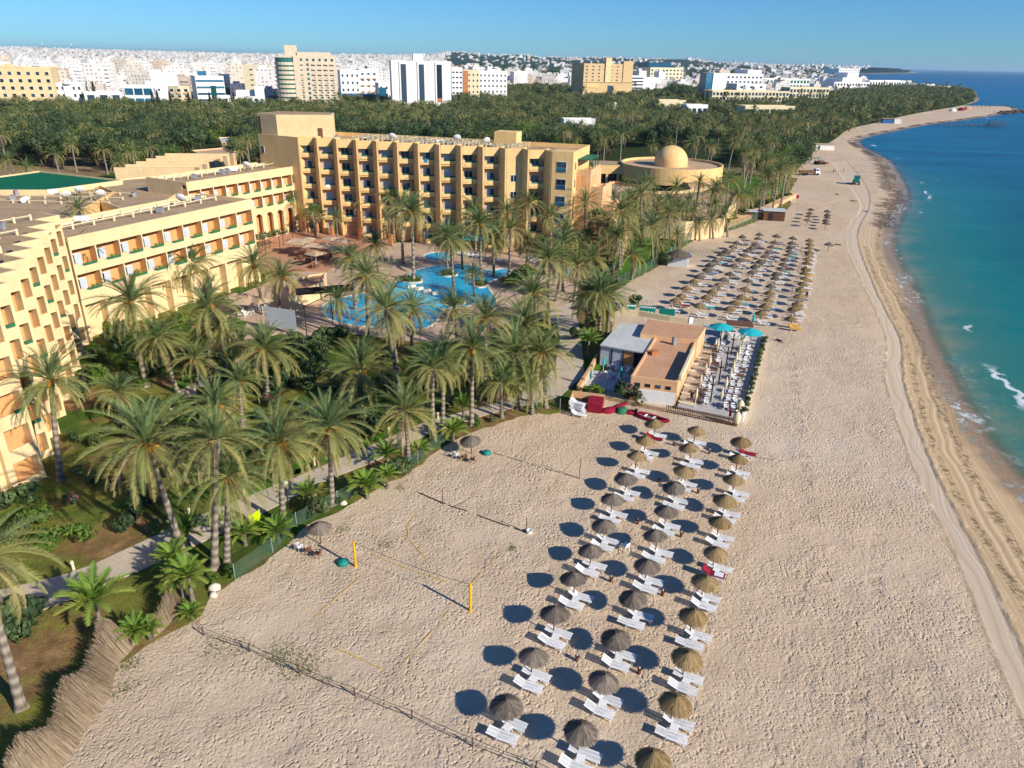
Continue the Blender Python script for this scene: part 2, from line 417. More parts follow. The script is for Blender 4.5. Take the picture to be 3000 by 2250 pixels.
sm = np.clip(bd / 9, 0, 1); sm = sm * sm * (3 - 2 * sm)
bz = np.where(bd > 0, -.32 + .35 * sm, -.32 + bd * .07)
und = (np.sin(bx * .9 + np.sin(by * .37) * 2) * np.sin(by * .8 + np.sin(bx * .31) * 2)) * .018 + (np.sin(bx * 2.3 + by * .7) * np.sin(by * 2.1 - bx * .4)) * .01
bz = bz + und * np.clip((bd - 6) / 6, 0, 1) * (lane > 0)
bz = bz - .05 * np.exp(-(np.minimum(lanel, 3) / .35) ** 2)
land_side = np.where(pinside(bx, by, LANE_R + [(200, 400), (200, -50)]), 1.0, 0.0)
def beachmat():
    t = NT('beach_sand'); P = t.pos()
    d, ln, wd, hp, ll = t.attr('shore'), t.attr('lane'), t.attr('weed'), t.attr('heap'), t.attr('lanel')
    ln = t.math('ADD', ln, t.math('MULTIPLY_ADD', t.noise(.30, 5, .65, P), .7, -.35))
    big = t.noise(.045, 5, .6, P); mid = t.noise(.35, 5, .6, P); fine = t.noise(7, 3, .6, P)
    warp = t.n.new('ShaderNodeVectorMath'); warp.operation = 'ADD'; t.l.new(P, warp.inputs[0])
    nv = t.n.new('ShaderNodeTexNoise'); nv.inputs['Scale'].default_value = 1.1; nv.inputs['Detail'].default_value = 2; t.l.new(P, nv.inputs['Vector'])
    sc = t.n.new('ShaderNodeVectorMath'); sc.operation = 'SCALE'; sc.inputs['Scale'].default_value = .55; t.l.new(nv.outputs['Color'], sc.inputs[0]); t.l.new(sc.outputs[0], warp.inputs[1])
    W = warp.outputs[0]
    v1 = t.voro(3.3, t.map(W, (1, .8, 1), (0, 0, .5))); v2 = t.voro(5.2, t.map(W, (.8, 1, 1), (0, 0, 1.1)))
    pits = t.math('ADD', t.step(v1, .05, .40), t.math('MULTIPLY', t.step(v2, .05, .38), .8))
    rough = t.math('ADD', t.math('MULTIPLY', pits, t.math('MULTIPLY_ADD', t.step(t.noise(.22, 4, .6, P), .35, .65), .75, .3)), t.math('MULTIPLY', t.noise(4.2, 5, .65, P), 1.1))
    inl = t.step(ln, .25, -.35)                                     # inside the levelled lane
    wet = t.step(t.math('ADD', d, t.math('MULTIPLY', mid, 2.2)), 4.2, 1.2)
    damp = t.math('MULTIPLY', t.step(t.math('ADD', d, t.math('MULTIPLY', big, 8)), 23, 11), t.step(ln, -.2, .4))
    seaside = t.attr('seaside'); dampz = t.math('MULTIPLY', t.math('MULTIPLY', seaside, t.step(P_y(t, P), 215, 150)), t.math('SUBTRACT', 1.0, inl))
    foot = t.math('MULTIPLY', t.math('SUBTRACT', 1.0, inl), t.math('SUBTRACT', 1.0, t.math('MULTIPLY', dampz, .85)))
    calm = t.step(t.noise(.09, 3, .5, P), .50, .68)                   # patches raked smoother
    foot = t.math('MULTIPLY', foot, t.math('MULTIPLY_ADD', calm, -.45, 1.0))
    # wheel tracks running along the water
    wv = t.n.new('ShaderNodeTexNoise'); wv.noise_dimensions = '1D'; wv.inputs['Scale'].default_value = 2.2; wv.inputs['Detail'].default_value = 3
    t.l.new(t.math('ADD', ll, t.math('MULTIPLY', t.noise(.08, 2, .5, P), 3.5)), wv.inputs['W'])
    track = wv.outputs['Fac']; tracks = t.math('MULTIPLY', t.math('MAXIMUM', inl, dampz), track)
    dry = t.ramp(t.math('MULTIPLY_ADD', mid, .35, t.math('MULTIPLY', big, .65)), [(.3, lin('#bfa789')), (.5, lin('#ccb598')), (.68, lin('#d5c0a5'))])
    dark = t.step(t.noise(.55, 5, .65, P), .52, .75)
    dry = t.mix(t.math('MULTIPLY', dark, .16), dry, lin('#a58a6c'))
    warm = t.step(t.noise(.02, 2, .5, P), .46, .58)
    dry = t.mix(t.math('MULTIPLY', warm, .3), dry, lin('#d0ae86'))
    dcol = t.ramp(track, [(.3, lin('#b89a72')), (.55, lin('#caad84')), (.7, lin('#d3b994'))])
    col = t.mix(dampz, dry, dcol)
    col = t.mix(inl, col, t.ramp(track, [(.3, lin('#c3aa8b')), (.7, lin('#d6c2a8'))]))
    col = t.mix(wet, col, t.mix(mid, lin('#94795a'), lin('#ab8c69')))
    edge = t.math('MULTIPLY', t.step(t.math('ABSOLUTE', ln), .32, .06), t.step(t.noise(.5, 4, .6, P), .3, .5))
    edge = t.math('MULTIPLY', edge, t.step(P_y(t, P), 230, 150)); col = t.mix(t.math('MULTIPLY', edge, .6), col, lin('#77634a'))
    wn1 = t.math('ADD', wd, t.math('MULTIPLY_ADD', t.noise(.5, 5, .7, P), 2.6, -1.3))
    weed = t.math('MULTIPLY', t.step(wn1, .75, .1), t.step(t.noise(2.2, 4, .7, P), .42, .56))
    hpn = t.math('MULTIPLY', t.step(t.math('ADD', hp, t.math('MULTIPLY_ADD', t.noise(.16, 5, .7, P), 16, -8)), 4.5, 1.0), t.step(t.noise(.9, 4, .7, P), .36, .5))
    rim = t.math('MULTIPLY', t.step(P_y(t, P), 250, 300), t.math('MULTIPLY', t.step(t.math('ABSOLUTE', t.math('SUBTRACT', d, 3.0)), 3.4, 1.2), t.step(t.noise(.05, 4, .6, P), .42, .52)))
    col = t.mix(t.math('MULTIPLY', weed, .75), col, lin('#5a4a34'))
    col = t.mix(t.math('MULTIPLY', t.math('MAXIMUM', hpn, rim), .85), col, lin('#4a3b2b'))
    rt = t.math('MULTIPLY', t.step(t.math('ADD', t.attr('ruts'), t.math('MULTIPLY_ADD', t.noise(.9, 3, .6, P), .7, -.35)), .30, .08), t.step(t.noise(.16, 3, .5, P), .36, .56))
    col = t.mix(t.math('MULTIPLY', rt, .22), col, lin('#8f7759')); rough = t.math('SUBTRACT', rough, t.math('MULTIPLY', rt, .7))
    h = t.math('ADD', t.math('MULTIPLY', foot, rough), t.math('MULTIPLY', tracks, .35))
    h = t.math('ADD', h, t.math('MULTIPLY', fine, .10))
    b = t.n.new('ShaderNodeBump'); b.inputs['Distance'].default_value = .10; b.inputs['Strength'].default_value = .78; t.l.new(h, b.inputs['Height'])
    t.bsdf(col, t.math('MULTIPLY_ADD', wet, -.55, .92), .25, b.outputs[0]); return t.mat
def P_y(t, P): return t.sep(P)[1]
M['beach'] = beachmat()
beach = struct(link('beach', npmesh('beach', bx, by, bz, bq, ['beach'], dict(shore=bd, lane=lane, weed=seaw, heap=heap, lanel=lanel, seaside=land_side, ruts=ruts))))
# land sheet out to the horizon
def landmat():
    t = NT('bare_ground'); P = t.pos()
    n = t.noise(.02, 6, .65, P); n2 = t.noise(.6, 5, .65, P)
    near = t.ramp(t.math('MULTIPLY_ADD', n2, .5, t.math('MULTIPLY', n, .5)), [(.32, lin('#5f5438')), (.5, lin('#8c7657')), (.66, lin('#a88d68'))])
    far = t.ramp(t.noise(.006, 6, .7, P), [(.35, lin('#6c6f55')), (.5, lin('#a89a86')), (.65, lin('#bdb0a0'))])
    t.bsdf(t.mix(t.step(t.sep(P)[1], 500, 700), near, far), .95, .1, t.bump(n2, .05)); return t.mat
M['land'] = landmat()
iend = [i for i, p in enumerate(shore) if p[1] > 600 and p[0] < G(2863, 289).x + 5 and p[0] > 300][0]
tip = min(range(len(shore)), key=lambda i: (shore[i][0] - G(2863, 289).x) ** 2 + (shore[i][1] - G(2863, 289).y) ** 2)
landpoly = [(-60, 5)] + [(x + 2.5, y - 1) for x, y in veg] + shore[tip:] + [(12200, 26000), (-26000, 26000), (-26000, 5)]
mb = MB(); mb.sheet(landpoly, 0.0); struct(mb.build('ground', 'land'))
# sea
def seamat():
    t = NT('sea_water'); P = t.pos(); d = t.attr('shore'); x, y, z = t.sep(P)
    n1 = t.noise(.016, 4, .6, t.map(P, (.35, 1, 1), (0, 0, -.25))); n2 = t.noise(.055, 4, .6, t.map(P, (.3, 1, 1), (0, 0, -.3))); n3 = t.noise(.11, 5, .65, t.map(P, (.6, 1, 1)))
    far = t.step(t.math('ADD', y, t.math('MULTIPLY_ADD', n1, 160, -80)), 150, 420)
    sh = t.ramp(t.math('MULTIPLY', t.math('ADD', d, t.math('MULTIPLY_ADD', n3, 16, -8)), 1 / 60), [(0, lin('#7d8468')), (.10, lin('#3d7767')), (.28, lin('#13726b')), (.6, lin('#07585b')), (1, lin('#04505b'))])
    dp = t.mix(t.step(t.math('MULTIPLY_ADD', n2, .7, t.math('MULTIPLY', n1, .3)), .40, .60), lin('#04506e'), lin('#086a86'))
    hor = t.step(y, 900, 4200)
    dp = t.mix(t.step(y, 500, 1500), dp, lin('#02628c')); dp = t.mix(hor, dp, lin('#00527c'))
    col = t.mix(far, sh, dp)
    pat = t.math('MULTIPLY', t.step(n1, .50, .66), t.step(d, 14, 40)); col = t.mix(t.math('MULTIPLY', pat, .55), col, lin('#0a4c62'))
    lit = t.math('MULTIPLY', t.step(n2, .56, .72), t.step(y, 330, 120)); col = t.mix(t.math('MULTIPLY', lit, .5), col, lin('#358a80'))
    # foam along the edge and a few small breakers
    edge = t.math('ADD', d, t.math('MULTIPLY_ADD', t.noise(.16, 4, .6, P), 9, -4.5))
    lace = t.step(t.noise(1.1, 6, .75, t.map(P, (1, .6, 1)), 1.5), .54, .66)
    f1 = t.math('MULTIPLY', t.step(edge, 2.2, .2), t.math('MULTIPLY', t.step(t.noise(.8, 5, .7, P), .44, .62), t.math('MULTIPLY_ADD', t.step(t.noise(.035, 3, .5, P), .42, .56), .6, .4)))
    f2 = t.math('MULTIPLY', t.step(t.math('ABSOLUTE', t.math('SUBTRACT', edge, 7.0)), .8, .15), t.step(t.noise(.05, 3, .5, P), .56, .66))
    f3 = t.math('MULTIPLY', t.math('MULTIPLY', lace, t.step(edge, 7, 1)), t.math('MULTIPLY', t.step(t.noise(.05, 3, .5, P), .40, .54), t.math('MULTIPLY_ADD', t.step(y, 150, 95), .45, .1)))
    br = t.attr('breaker'); f4 = t.math('MULTIPLY', t.step(t.math('ADD', br, t.math('MULTIPLY', t.noise(.7, 4, .7, P), 2.0)), 1.6, .8), t.step(t.noise(1.6, 4, .7, P), .35, .5))
    foam = t.math('MAXIMUM', t.math('MAXIMUM', f1, f2), t.math('MAXIMUM', f3, f4))
    col = t.mix(t.math('MULTIPLY', foam, .9), col, lin('#dfe4e2'))
    wv = t.math('ADD', t.noise(.42, 4, .6, t.map(P, (.4, 1, 1), (0, 0, .5))), t.math('MULTIPLY', t.noise(1.7, 3, .6, P), .35))
    b = t.n.new('ShaderNodeBump'); b.inputs['Distance'].default_value = .35; b.inputs['Strength'].default_value = .5; t.l.new(wv, b.inputs['Height'])
    p = t.bsdf(col, t.math('MULTIPLY_ADD', foam, .5, .34), .16, b.outputs[0])
    tr = t.n.new('ShaderNodeBsdfTransparent'); mx = t.n.new('ShaderNodeMixShader')
    a = t.step(d, -.2, 3.2); a = t.math('MAXIMUM', a, t.math('MULTIPLY', foam, .85))
    t.l.new(a, mx.inputs[0]); t.l.new(tr.outputs[0], mx.inputs[1]); t.l.new(p.outputs[0], mx.inputs[2]); t.l.new(mx.outputs[0], t.out.inputs[0])
    return t.mat
M['sea'] = seamat()
sx, sy, sq = grid(34, 620, 14, 974, 3, lambda X, Y: shore_d(X, Y) < 3)
sd = -shore_d(sx, sy)
BRK = [[(2676, 590), (2688, 606), (2700, 627)], [(2620, 715), (2635, 745), (2645, 760)], [(2608, 770), (2640, 800), (2655, 815)], [(2715, 490), (2727, 493)], [(2745, 520), (2760, 531), (2768, 541)], [(2770, 990), (2780, 1005)], [(2880, 1165), (2890, 1180)]]
brk = np.full(sx.shape, 99.0)
for b in BRK: brk = np.minimum(brk, pdist(sx, sy, pxline(b)))
me = npmesh('sea', np.concatenate([sx, [-3e4, 4e4, 4e4, -3e4]]), np.concatenate([sy, [-300, -300, 4e4, 4e4]]), np.concatenate([np.full(sx.shape, -.30), [-.9] * 4]),
            np.concatenate([sq, [[len(sx), len(sx) + 1, len(sx) + 2, len(sx) + 3]]]), ['sea'], dict(shore=np.concatenate([sd, [400] * 4]), breaker=np.concatenate([brk, [99] * 4])), False)
struct(link('sea', me))

# garden floor: soil, dry lawn and clipped grass
def gardenmat():
    t = NT('garden_soil'); P = t.pos()
    n = t.noise(.11, 5, .6, P); n2 = t.noise(.8, 5, .65, P); n3 = t.noise(6, 4, .7, P)
    soil = t.ramp(n2, [(.3, lin('#6b5136')), (.55, lin('#93734c')), (.7, lin('#b08b62'))])
    dry = t.ramp(t.math('MULTIPLY_ADD', n3, .5, t.math('MULTIPLY', n2, .5)), [(.3, lin('#4c5a22')), (.55, lin('#7b7a36')), (.7, lin('#a3924e'))])
    grs = t.ramp(n3, [(.3, lin('#2c4c18')), (.7, lin('#586f2a'))])
    col = t.mix(t.step(t.math('MULTIPLY_ADD', n2, .3, n), .54, .66), soil, dry); col = t.mix(t.math('MULTIPLY', t.step(t.noise(.07, 4, .6, P), .46, .55), t.step(P_y(t, P), 38, 55)), col, grs)
    t.bsdf(col, .95, .1, t.bump(n3, .12)); return t.mat
M['garden'] = gardenmat()
def grassmat(name, a, b):
    t = NT(name); P = t.pos(); n = t.noise(.5, 5, .6, P); n3 = t.noise(9, 4, .7, P)
    t.bsdf(t.ramp(t.math('MULTIPLY_ADD', n3, .5, t.math('MULTIPLY', n, .5)), [(.32, lin(a)), (.66, lin(b))]), .95, .1, t.bump(n3, .1)); return t.mat
M['lawn'] = grassmat('lawn_grass', '#2f5a12', '#5e8a2a')
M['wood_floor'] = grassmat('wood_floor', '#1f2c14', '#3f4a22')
gpoly = densify(vegs[:62], .9, False, .25)
gp = gpoly + [(gpoly[-1][0] - 20, gpoly[-1][1] + 20), (-20, 330), (-140, 330), (-140, 12)]
mb = MB(); mb.sheet(gp, .10); struct(mb.build('garden_ground', 'garden'))
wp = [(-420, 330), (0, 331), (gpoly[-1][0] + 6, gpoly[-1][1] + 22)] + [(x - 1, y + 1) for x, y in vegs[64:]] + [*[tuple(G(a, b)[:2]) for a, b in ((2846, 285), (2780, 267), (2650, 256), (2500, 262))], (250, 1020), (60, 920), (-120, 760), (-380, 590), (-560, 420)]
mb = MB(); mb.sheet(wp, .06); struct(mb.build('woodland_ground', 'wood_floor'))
LAWNS = [[(1790, 760), (1860, 700), (1960, 690), (1980, 730), (1880, 800), (1830, 835)], [(2110, 545), (2150, 515), (2310, 525), (2300, 560), (2200, 585), (2120, 575)],
         [(480, 1150), (560, 1085), (650, 1110), (560, 1160)], [(830, 1385), (900, 1340), (960, 1350), (860, 1400)], [(1690, 1085), (1760, 1040), (1780, 1080), (1710, 1120)], [(700, 1480), (850, 1400), (1180, 1262), (1160, 1252), (840, 1388), (690, 1462)], [(1895, 720), (2010, 690), (2060, 660), (1960, 680)]]
for lp in LAWNS:
    mb = MB(); mb.sheet(densify(smooth(poly(lp), 2, True), 1.0, True, .12), .118); struct(mb.build('lawn', 'lawn'))
# paths and terraces
def paving(name, a, b, sc):
    t = NT(name); P = t.pos(); n = t.noise(.4, 5, .6, P); n3 = t.noise(7, 4, .6, P)
    br = t.n.new('ShaderNodeTexBrick'); t.l.new(t.map(P, (1, 1, 1), (0, 0, .55)), br.inputs['Vector']); br.inputs['Scale'].default_value = sc
    br.inputs['Color1'].default_value = (1, 1, 1, 1); br.inputs['Color2'].default_value = (.94, .94, .94, 1); br.inputs['Mortar'].default_value = (.8, .8, .8, 1); br.inputs['Mortar Size'].default_value = .012
    col = t.ramp(t.math('MULTIPLY_ADD', n3, .3, t.math('MULTIPLY', n, .7)), [(.3, lin(a)), (.7, lin(b))])
    t.bsdf(t.mix(1.0, col, br.outputs[0], 'MULTIPLY'), .9, .15, t.bump(n3, .02)); return t.mat
M['path'] = paving('path_concrete', '#b5a48c', '#cfbfa6', .6)
M['deck'] = paving('terrace_tiles', '#b59a82', '#d0b49b', 1.6)
M['decko'] = paving('terracotta_tiles', '#b07d5e', '#c8987a', 1.6)
PATH_U = [(-120, 1768), (0, 1733), (181, 1690), (271, 1659), (475, 1564), (556, 1527), (720, 1460), (856, 1406), (961, 1362), (1181, 1267), (1256, 1236), (1446, 1186), (1560, 1140), (1625, 1080), (1640, 1000), (1628, 925)]
PATH_L = [(1690, 925), (1705, 1020), (1712, 1100), (1640, 1165), (1446, 1212), (1276, 1264), (1202, 1301), (1114, 1348), (944, 1416), (795, 1494), (640, 1570), (529, 1622), (362, 1697), (145, 1785), (0, 1835), (-140, 1890)]
def slab(name, px, z, mat, h=.03, sm=0):
    p = poly(px); p = [tuple(q[:2]) for q in p]
    if sm: p = smooth(p, sm, True)
    mb = MB(); mb.prism(p, z - h, z); return struct(mb.build(name, mat))
slab('path', PATH_U + PATH_L, .16, 'path', .06)
slab('path', [(480, 1180), (540, 1140), (640, 1085), (700, 1050), (720, 1065), (650, 1110), (560, 1165), (500, 1205)], .155, 'path', .05)
slab('path', [(1560, 930), (1640, 900), (1720, 870), (1735, 890), (1660, 930), (1600, 960)], .150, 'path', .05)
slab('pool_terrace', [(600, 920), (690, 870), (860, 800), (880, 735), (1180, 712), (1400, 720), (1640, 745), (1700, 780), (1690, 870), (1600, 930), (1450, 985), (1330, 1010), (1180, 1000), (990, 975), (900, 1000), (820, 980), (700, 1010), (640, 1000), (590, 960)], .19, 'deck', .08)
slab('cafe_terrace', [(740, 690), (900, 670), (1120, 690), (1150, 715), (1000, 770), (960, 800), (860, 800), (720, 790), (690, 740)], .30, 'decko', .2)
slab('courtyard_paving', [(560, 960), (640, 930), (720, 960), (640, 1000)], .2, 'decko', .06)
# ------------------------------------------------------------------ the hotel
def frame(P, Q):
    """local frame of a facade seen from the front: x from P (left end) to Q (right end), y into the building"""
    d = Vector((Q.x - P.x, Q.y - P.y)); return math.atan2(d.y, d.x), d.length
def railing(mb, x0, x1, y, z, step=3.0, h=1.0, m=0):
    """short rendered roof posts carrying a rail"""
    n = max(1, int(abs(x1 - x0) / step))
    for i in range(n + 1):
        x = x0 + (x1 - x0) * i / n; mb.box(x - .14, x + .14, y - .14, y + .14, z, z + h, m)
    mb.box(min(x0, x1), max(x0, x1), y - .06, y + .06, z + h * .72, z + h * .86, m)
def ac_mesh():
    mb = MB(); mb.box(-.5, .5, -.35, .35, .12, .95); mb.box(-.45, -.35, -.3, .3, 0, .12); mb.box(.35, .45, -.3, .3, 0, .12)
    mb.lathe([(.3, 0), (.3, .05), (.05, .06)], 12, 1, (0, 0, .95)); return mb.mesh('roof_unit', ['grey', 'darkmetal'])
AC = ac_mesh()
def tank_mesh():
    mb = MB(); mb.tube([(-.9, 0, .6), (.9, 0, .6)], .5, 12, 0); mb.box(-.7, -.55, -.45, .45, 0, .35, 1); mb.box(.55, .7, -.45, .45, 0, .35, 1); return mb.mesh('water_tank', ['whitepl', 'grey'])
TANK = tank_mesh()
def dish_mesh():
    mb = MB(); mb.tube([(0, 0, 0), (0, 0, 1.1)], .06, 6, 0)
    mb.lathe([(.05, 0), (.5, .08), (.85, .28), (.87, .3), (.5, .13), (.02, .04)], 16, 1); k = len(mb.v)
    rot = Matrix.Rotation(R(-55), 3, 'X')
    for i in range(k - 96, k): q = rot @ Vector(mb.v[i]); mb.v[i] = (q.x, q.y, q.z + 1.25)
    return mb.mesh('satellite_dish', ['darkmetal', 'whitemetal'])
DISH = dish_mesh()
roofstuff = []
def roof_things(root, spots, z):
    """loose equipment standing on a roof; spots are local to the building"""
    mw = Matrix.Translation(root.location) @ Matrix.Rotation(root.rotation_euler.z, 4, 'Z')
    for kind, x, y, a in spots:
        me, nm, ph = {'a': (AC, 'air_conditioner', 'grey air conditioning box on the roof'), 't': (TANK, 'water_tank', 'white cylindrical water tank on the roof'), 'd': (DISH, 'satellite_dish', 'white satellite dish on the roof')}[kind]
        p = mw @ Vector((x, y, z)); o = link(nm, me, None, p, a); tag(o, None, {'a': 'air conditioner', 't': 'water tank', 'd': 'satellite dish'}[kind], {'a': 'rooftop air conditioners', 't': 'rooftop water tanks', 'd': 'rooftop dishes'}[kind]); roofstuff.append((o, ph))
ZT = 21.5; ST = 3.4
PA, PB = G(870, 402, ZT), G(1681, 446, ZT)
rz, LN = frame(PA, PB)
main = thing('hotel_block', 'long six-storey ochre hotel block with saw-tooth balconies facing the palm garden', 'hotel', (PA.x, PA.y, 0), rz)
NB = 12; PW = (LN - 4.6) / NB
L2 = PW / 2.034; L1 = 1.473 * L2
E1, W1 = Vector((.885, .465, 0)), Vector((.73, -.685, 0)); IN = Vector((-.465, .885, 0))
DP = 15.5
mb = MB()
mb.box(-.0, LN, 4.2, DP, 0, ZT - .9, 0)                               # bulk
for k in range(NB):
    o = Vector((k * PW, 0, 0)); inner = o + E1 * L1; tipp = o + Vector((PW, 0, 0))
    # fin wall (shaded side) with its lit nose
    a, b = inner - W1 * .4, tipp - W1 * .05
    mb.prism([tuple(a[:2]), tuple(b[:2]), tuple((b + E1 * .36)[:2]), tuple((a + E1 * .4)[:2]), tuple((a + Vector((.4, 2.6, 0)))[:2]), tuple((a + Vector((-.2, 2.6, 0)))[:2])], 0, ZT, 0)
    if k == 0:
        mb.obox(o + Vector((-.02, 0, 0)), Vector((.36, .05, 0)), Vector((-.02, 4.5, 0)), (0, 0, ZT), 0)
    if k == 10:                                                         # bay of plain wall with double windows
        mb.prism([tuple((o + E1 * .35)[:2]), tuple(inner[:2]), tuple((inner + Vector((-.3, 3, 0)))[:2]), tuple((o + Vector((.3, 4.4, 0)))[:2])], 0, ZT - .02, 0)
        continue
    q = o + IN * 1.35                                                   # back wall of the loggias
    mb.prism([tuple((q + E1 * -.3)[:2]), tuple((q + E1 * (L1 + .3))[:2]), tuple((q + E1 * (L1 + .2) + Vector((0, 1.9, 0)))[:2]), tuple((q + Vector((0, 3.6, 0)))[:2])], 0, ZT - .93, 1)
    # top band and roof lip
    mb.obox(o + E1 * .3 + Vector((0, 0, ZT - 1.75)), E1 * (L1 - .35), IN * .3, (0, 0, 1.74), 0)
    mb.obox(o + E1 * .3 + IN * .3 + Vector((0, 0, ZT - 1.2)), E1 * (L1 - .35), IN * 1.6, (0, 0, .25), 0)
# end pavilion, parapets, rear stair head
mb.box(NB * PW + .2, LN, -.02, 4.4, 0, ZT, 0)
mb.box(-.02, LN + .02, DP - .3, DP + .02, ZT - .9, ZT, 0); mb.box(LN - .3, LN + .03, 4.4, DP - .3, ZT - .9, ZT + .02, 0)
mb.build('wall', ['yellow2', 'peach'], main)
EXP = [(.03, .03), (-12.4, 3.1), (-12.4, DP), (.03, DP)]
mb = MB(); mb.prism(EXP, 0, ZT - .9); mb.obox((.03, .03, ZT - .9), (-12.43, 3.07, 0), (.07, .3, 0), (0, 0, .9)); mb.box(-12.4, -12.1, 3.3, DP, ZT - .9, ZT - .02); mb.box(-12.1, 0, DP - .3, DP, ZT - .9, ZT - .03); mb.build('end_wall', 'yellow2', main)
mb = MB(); mb.sheet([(-.2, .5), (-12.0, 3.4), (-12.0, DP - .3), (-.2, DP - .3)], ZT - .87); mb.build('roof', 'roof', main)
TWP = [(-6.2, 1.95), (4.6, 8.0), (1.2, 14.6), (-12.2, 12.4), (-12.2, 3.5)]
mb = MB(); mb.prism(TWP, ZT - .88, ZT + 4.4, 0); mb.sheet([(x * .94 - .2, y * .94 + .5) for x, y in TWP], ZT + 4.43, 1)
mb.obox((1.6, 6.26, ZT - .85), (.9, .504, 0), (.04, -.07, 0), (0, 0, 2.4), 2); mb.obox((-12.0, 3.42, ZT - .4), (.7, -.17, 0), (-.02, -.07, 0), (0, 0, 4.2), 2)
mb.build('stair_tower', ['yellow', 'roof', 'brown'], main)
mb = MB(); mb.box(.3, LN - .3, 4.3, DP - .3, ZT - .9, ZT - .86, 0); mb.build('roof', 'roof', main)
mb = MB()
for y in (5.2, 7.6, 10.0, 12.6): railing(mb, 11, LN - 13, y, ZT - .86, 2.4, 1.15)
for x in range(13, int(LN) - 13, 5): mb.box(x, x + .2, 5.2, 12.6, ZT - .1, ZT + .05)
railing(mb, 1, 10, 5.0, ZT - .86, 3, .7)
mb.build('roof_railing', ['cream'], main)
# balcony and window parts, shared meshes
mb = MB()
mb.obox(E1 * .3 + Vector((0, 0, -.16)), E1 * (L1 - .3), IN * 1.5, (0, 0, .16), 0)
mb.obox(E1 * .32 + Vector((0, 0, -.35)), E1 * (L1 - .34), IN * .16, (0, 0, .98), 0)
mb.obox(E1 * .33 + Vector((0, 0, .62)), E1 * .55, IN * .17, (0, 0, .52), 0)
mb.obox(E1 * .95 + IN * .05 + Vector((0, 0, .63)), E1 * (L1 - 1.2), IN * .05, (0, 0, .34), 1)
BALC = mb.mesh('balcony', ['yellow2', 'glassg'])
def bwindow(op):
    mb = MB(); o = IN * 1.33 + E1 * .75; w = 1.9
    mb.obox(o - IN * .04, E1 * w, IN * .05, (0, 0, 2.25), 0)
    for x, ww, m in ((.08, .82, 2 if op != 1 else 1), (1.0, .82, 1 if op != 2 else 2)): mb.obox(o + E1 * x - IN * .08 + Vector((0, 0, .08)), E1 * ww, IN * .05, (0, 0, 2.08), m)
    return mb.mesh('window', ['whitemetal', 'glass', 'curtain'])
BW = [bwindow(0), bwindow(1), bwindow(2)]
def mk_plant(n, r, h, mat, sz=.22):
    mb = MB(); g = random.Random(n * 7 + int(r * 100))
    for _ in range(n):
        a, b = g.uniform(0, 6.28), g.random(); p = Vector((math.cos(a) * r * b ** .5, math.sin(a) * r * b ** .5, h * g.random()))
        d = Vector((g.uniform(-1, 1), g.uniform(-1, 1), g.uniform(.1, 1))).normalized(); t = d.orthogonal().normalized(); s = sz * g.uniform(.6, 1.3)
        mb.add((p - t * s * .5, p + d * s * .6, p + t * s * .5, p - d * s * .5), ((0, 1, 2, 3),), 0, g.random())
    return mb.mesh('plant', [mat])
BPL = mk_plant(46, .5, .5, 'bright_leaf', .3)
BTW = {m: MB().obox(E1 * 1.2 - IN * .03 + Vector((0, 0, .05)), E1 * .8, IN * .02, (0, 0, .62)).mesh('towel', m) for m in ('red', 'whitepl', 'bluep')}
for k in range(NB):
    if k == 10: continue
    for fl in range(6):
        if fl and (k * 7 + fl * 3) % 5 < 2: link('balcony_plant', BPL, main, Vector((k * PW, 0, fl * ST + .65)) + E1 * .75 + IN * .35)
        if fl and (k * 5 + fl * 7) % 13 == 0: link('towel', BTW[('red', 'whitepl', 'bluep')[(k + fl) % 3]], main, (k * PW, 0, fl * ST + .6))
        z = fl * ST + .55; loc = (k * PW, 0, z)
        if k in (2, 4, 5) and fl == 0: continue
        link('balcony', BALC, main, loc); link('window', BW[(k * 5 + fl * 3) % 3], main, loc)
mb = MB(); mb.box(0, 1.3, -.06, .02, 0, 1.5, 0); mb.box(.08, .6, -.09, -.05, .1, 1.4, 1); mb.box(.7, 1.22, -.09, -.05, .1, 1.4, 1); WD = mb.mesh('window', ['whitemetal', 'glass'])
mb = MB(); mb.box(0, 2.0, -.06, .02, 0, 2.1, 0); mb.box(.06, .96, -.1, -.05, .9, 2.0, 1); mb.box(1.04, 1.94, -.1, -.05, .9, 2.0, 1); mb.box(.06, 1.94, -.12, -.05, .06, .82, 2); WB = mb.mesh('window', ['whitemetal', 'glass', 'glassb'])
for fl in range(1, 5): link('window', WD, main, Vector((10 * PW, 0, fl * ST + 1.2)) + E1 * 1.2 + IN * .02, math.atan2(E1.y, E1.x))
for fl in range(1, 6): link('window', WB, main, (NB * PW + 1.3, -.03, fl * ST + .5))
mb = MB(); mb.box(0, .9, -.05, .02, 0, 1.6, 0); mb.box(.06, .84, -.08, -.04, .06, 1.5, 1); WS = mb.mesh('window', ['whitemetal', 'glass'])
for fl in range(1, 6): link('window', WS, main, (LN + .02, 1.6, fl * ST + .8), R(90))
for z in (17.3, 12.2): link('window', WS, main, (-11.6, 2.86, z), math.atan2(-3.07, 12.43))
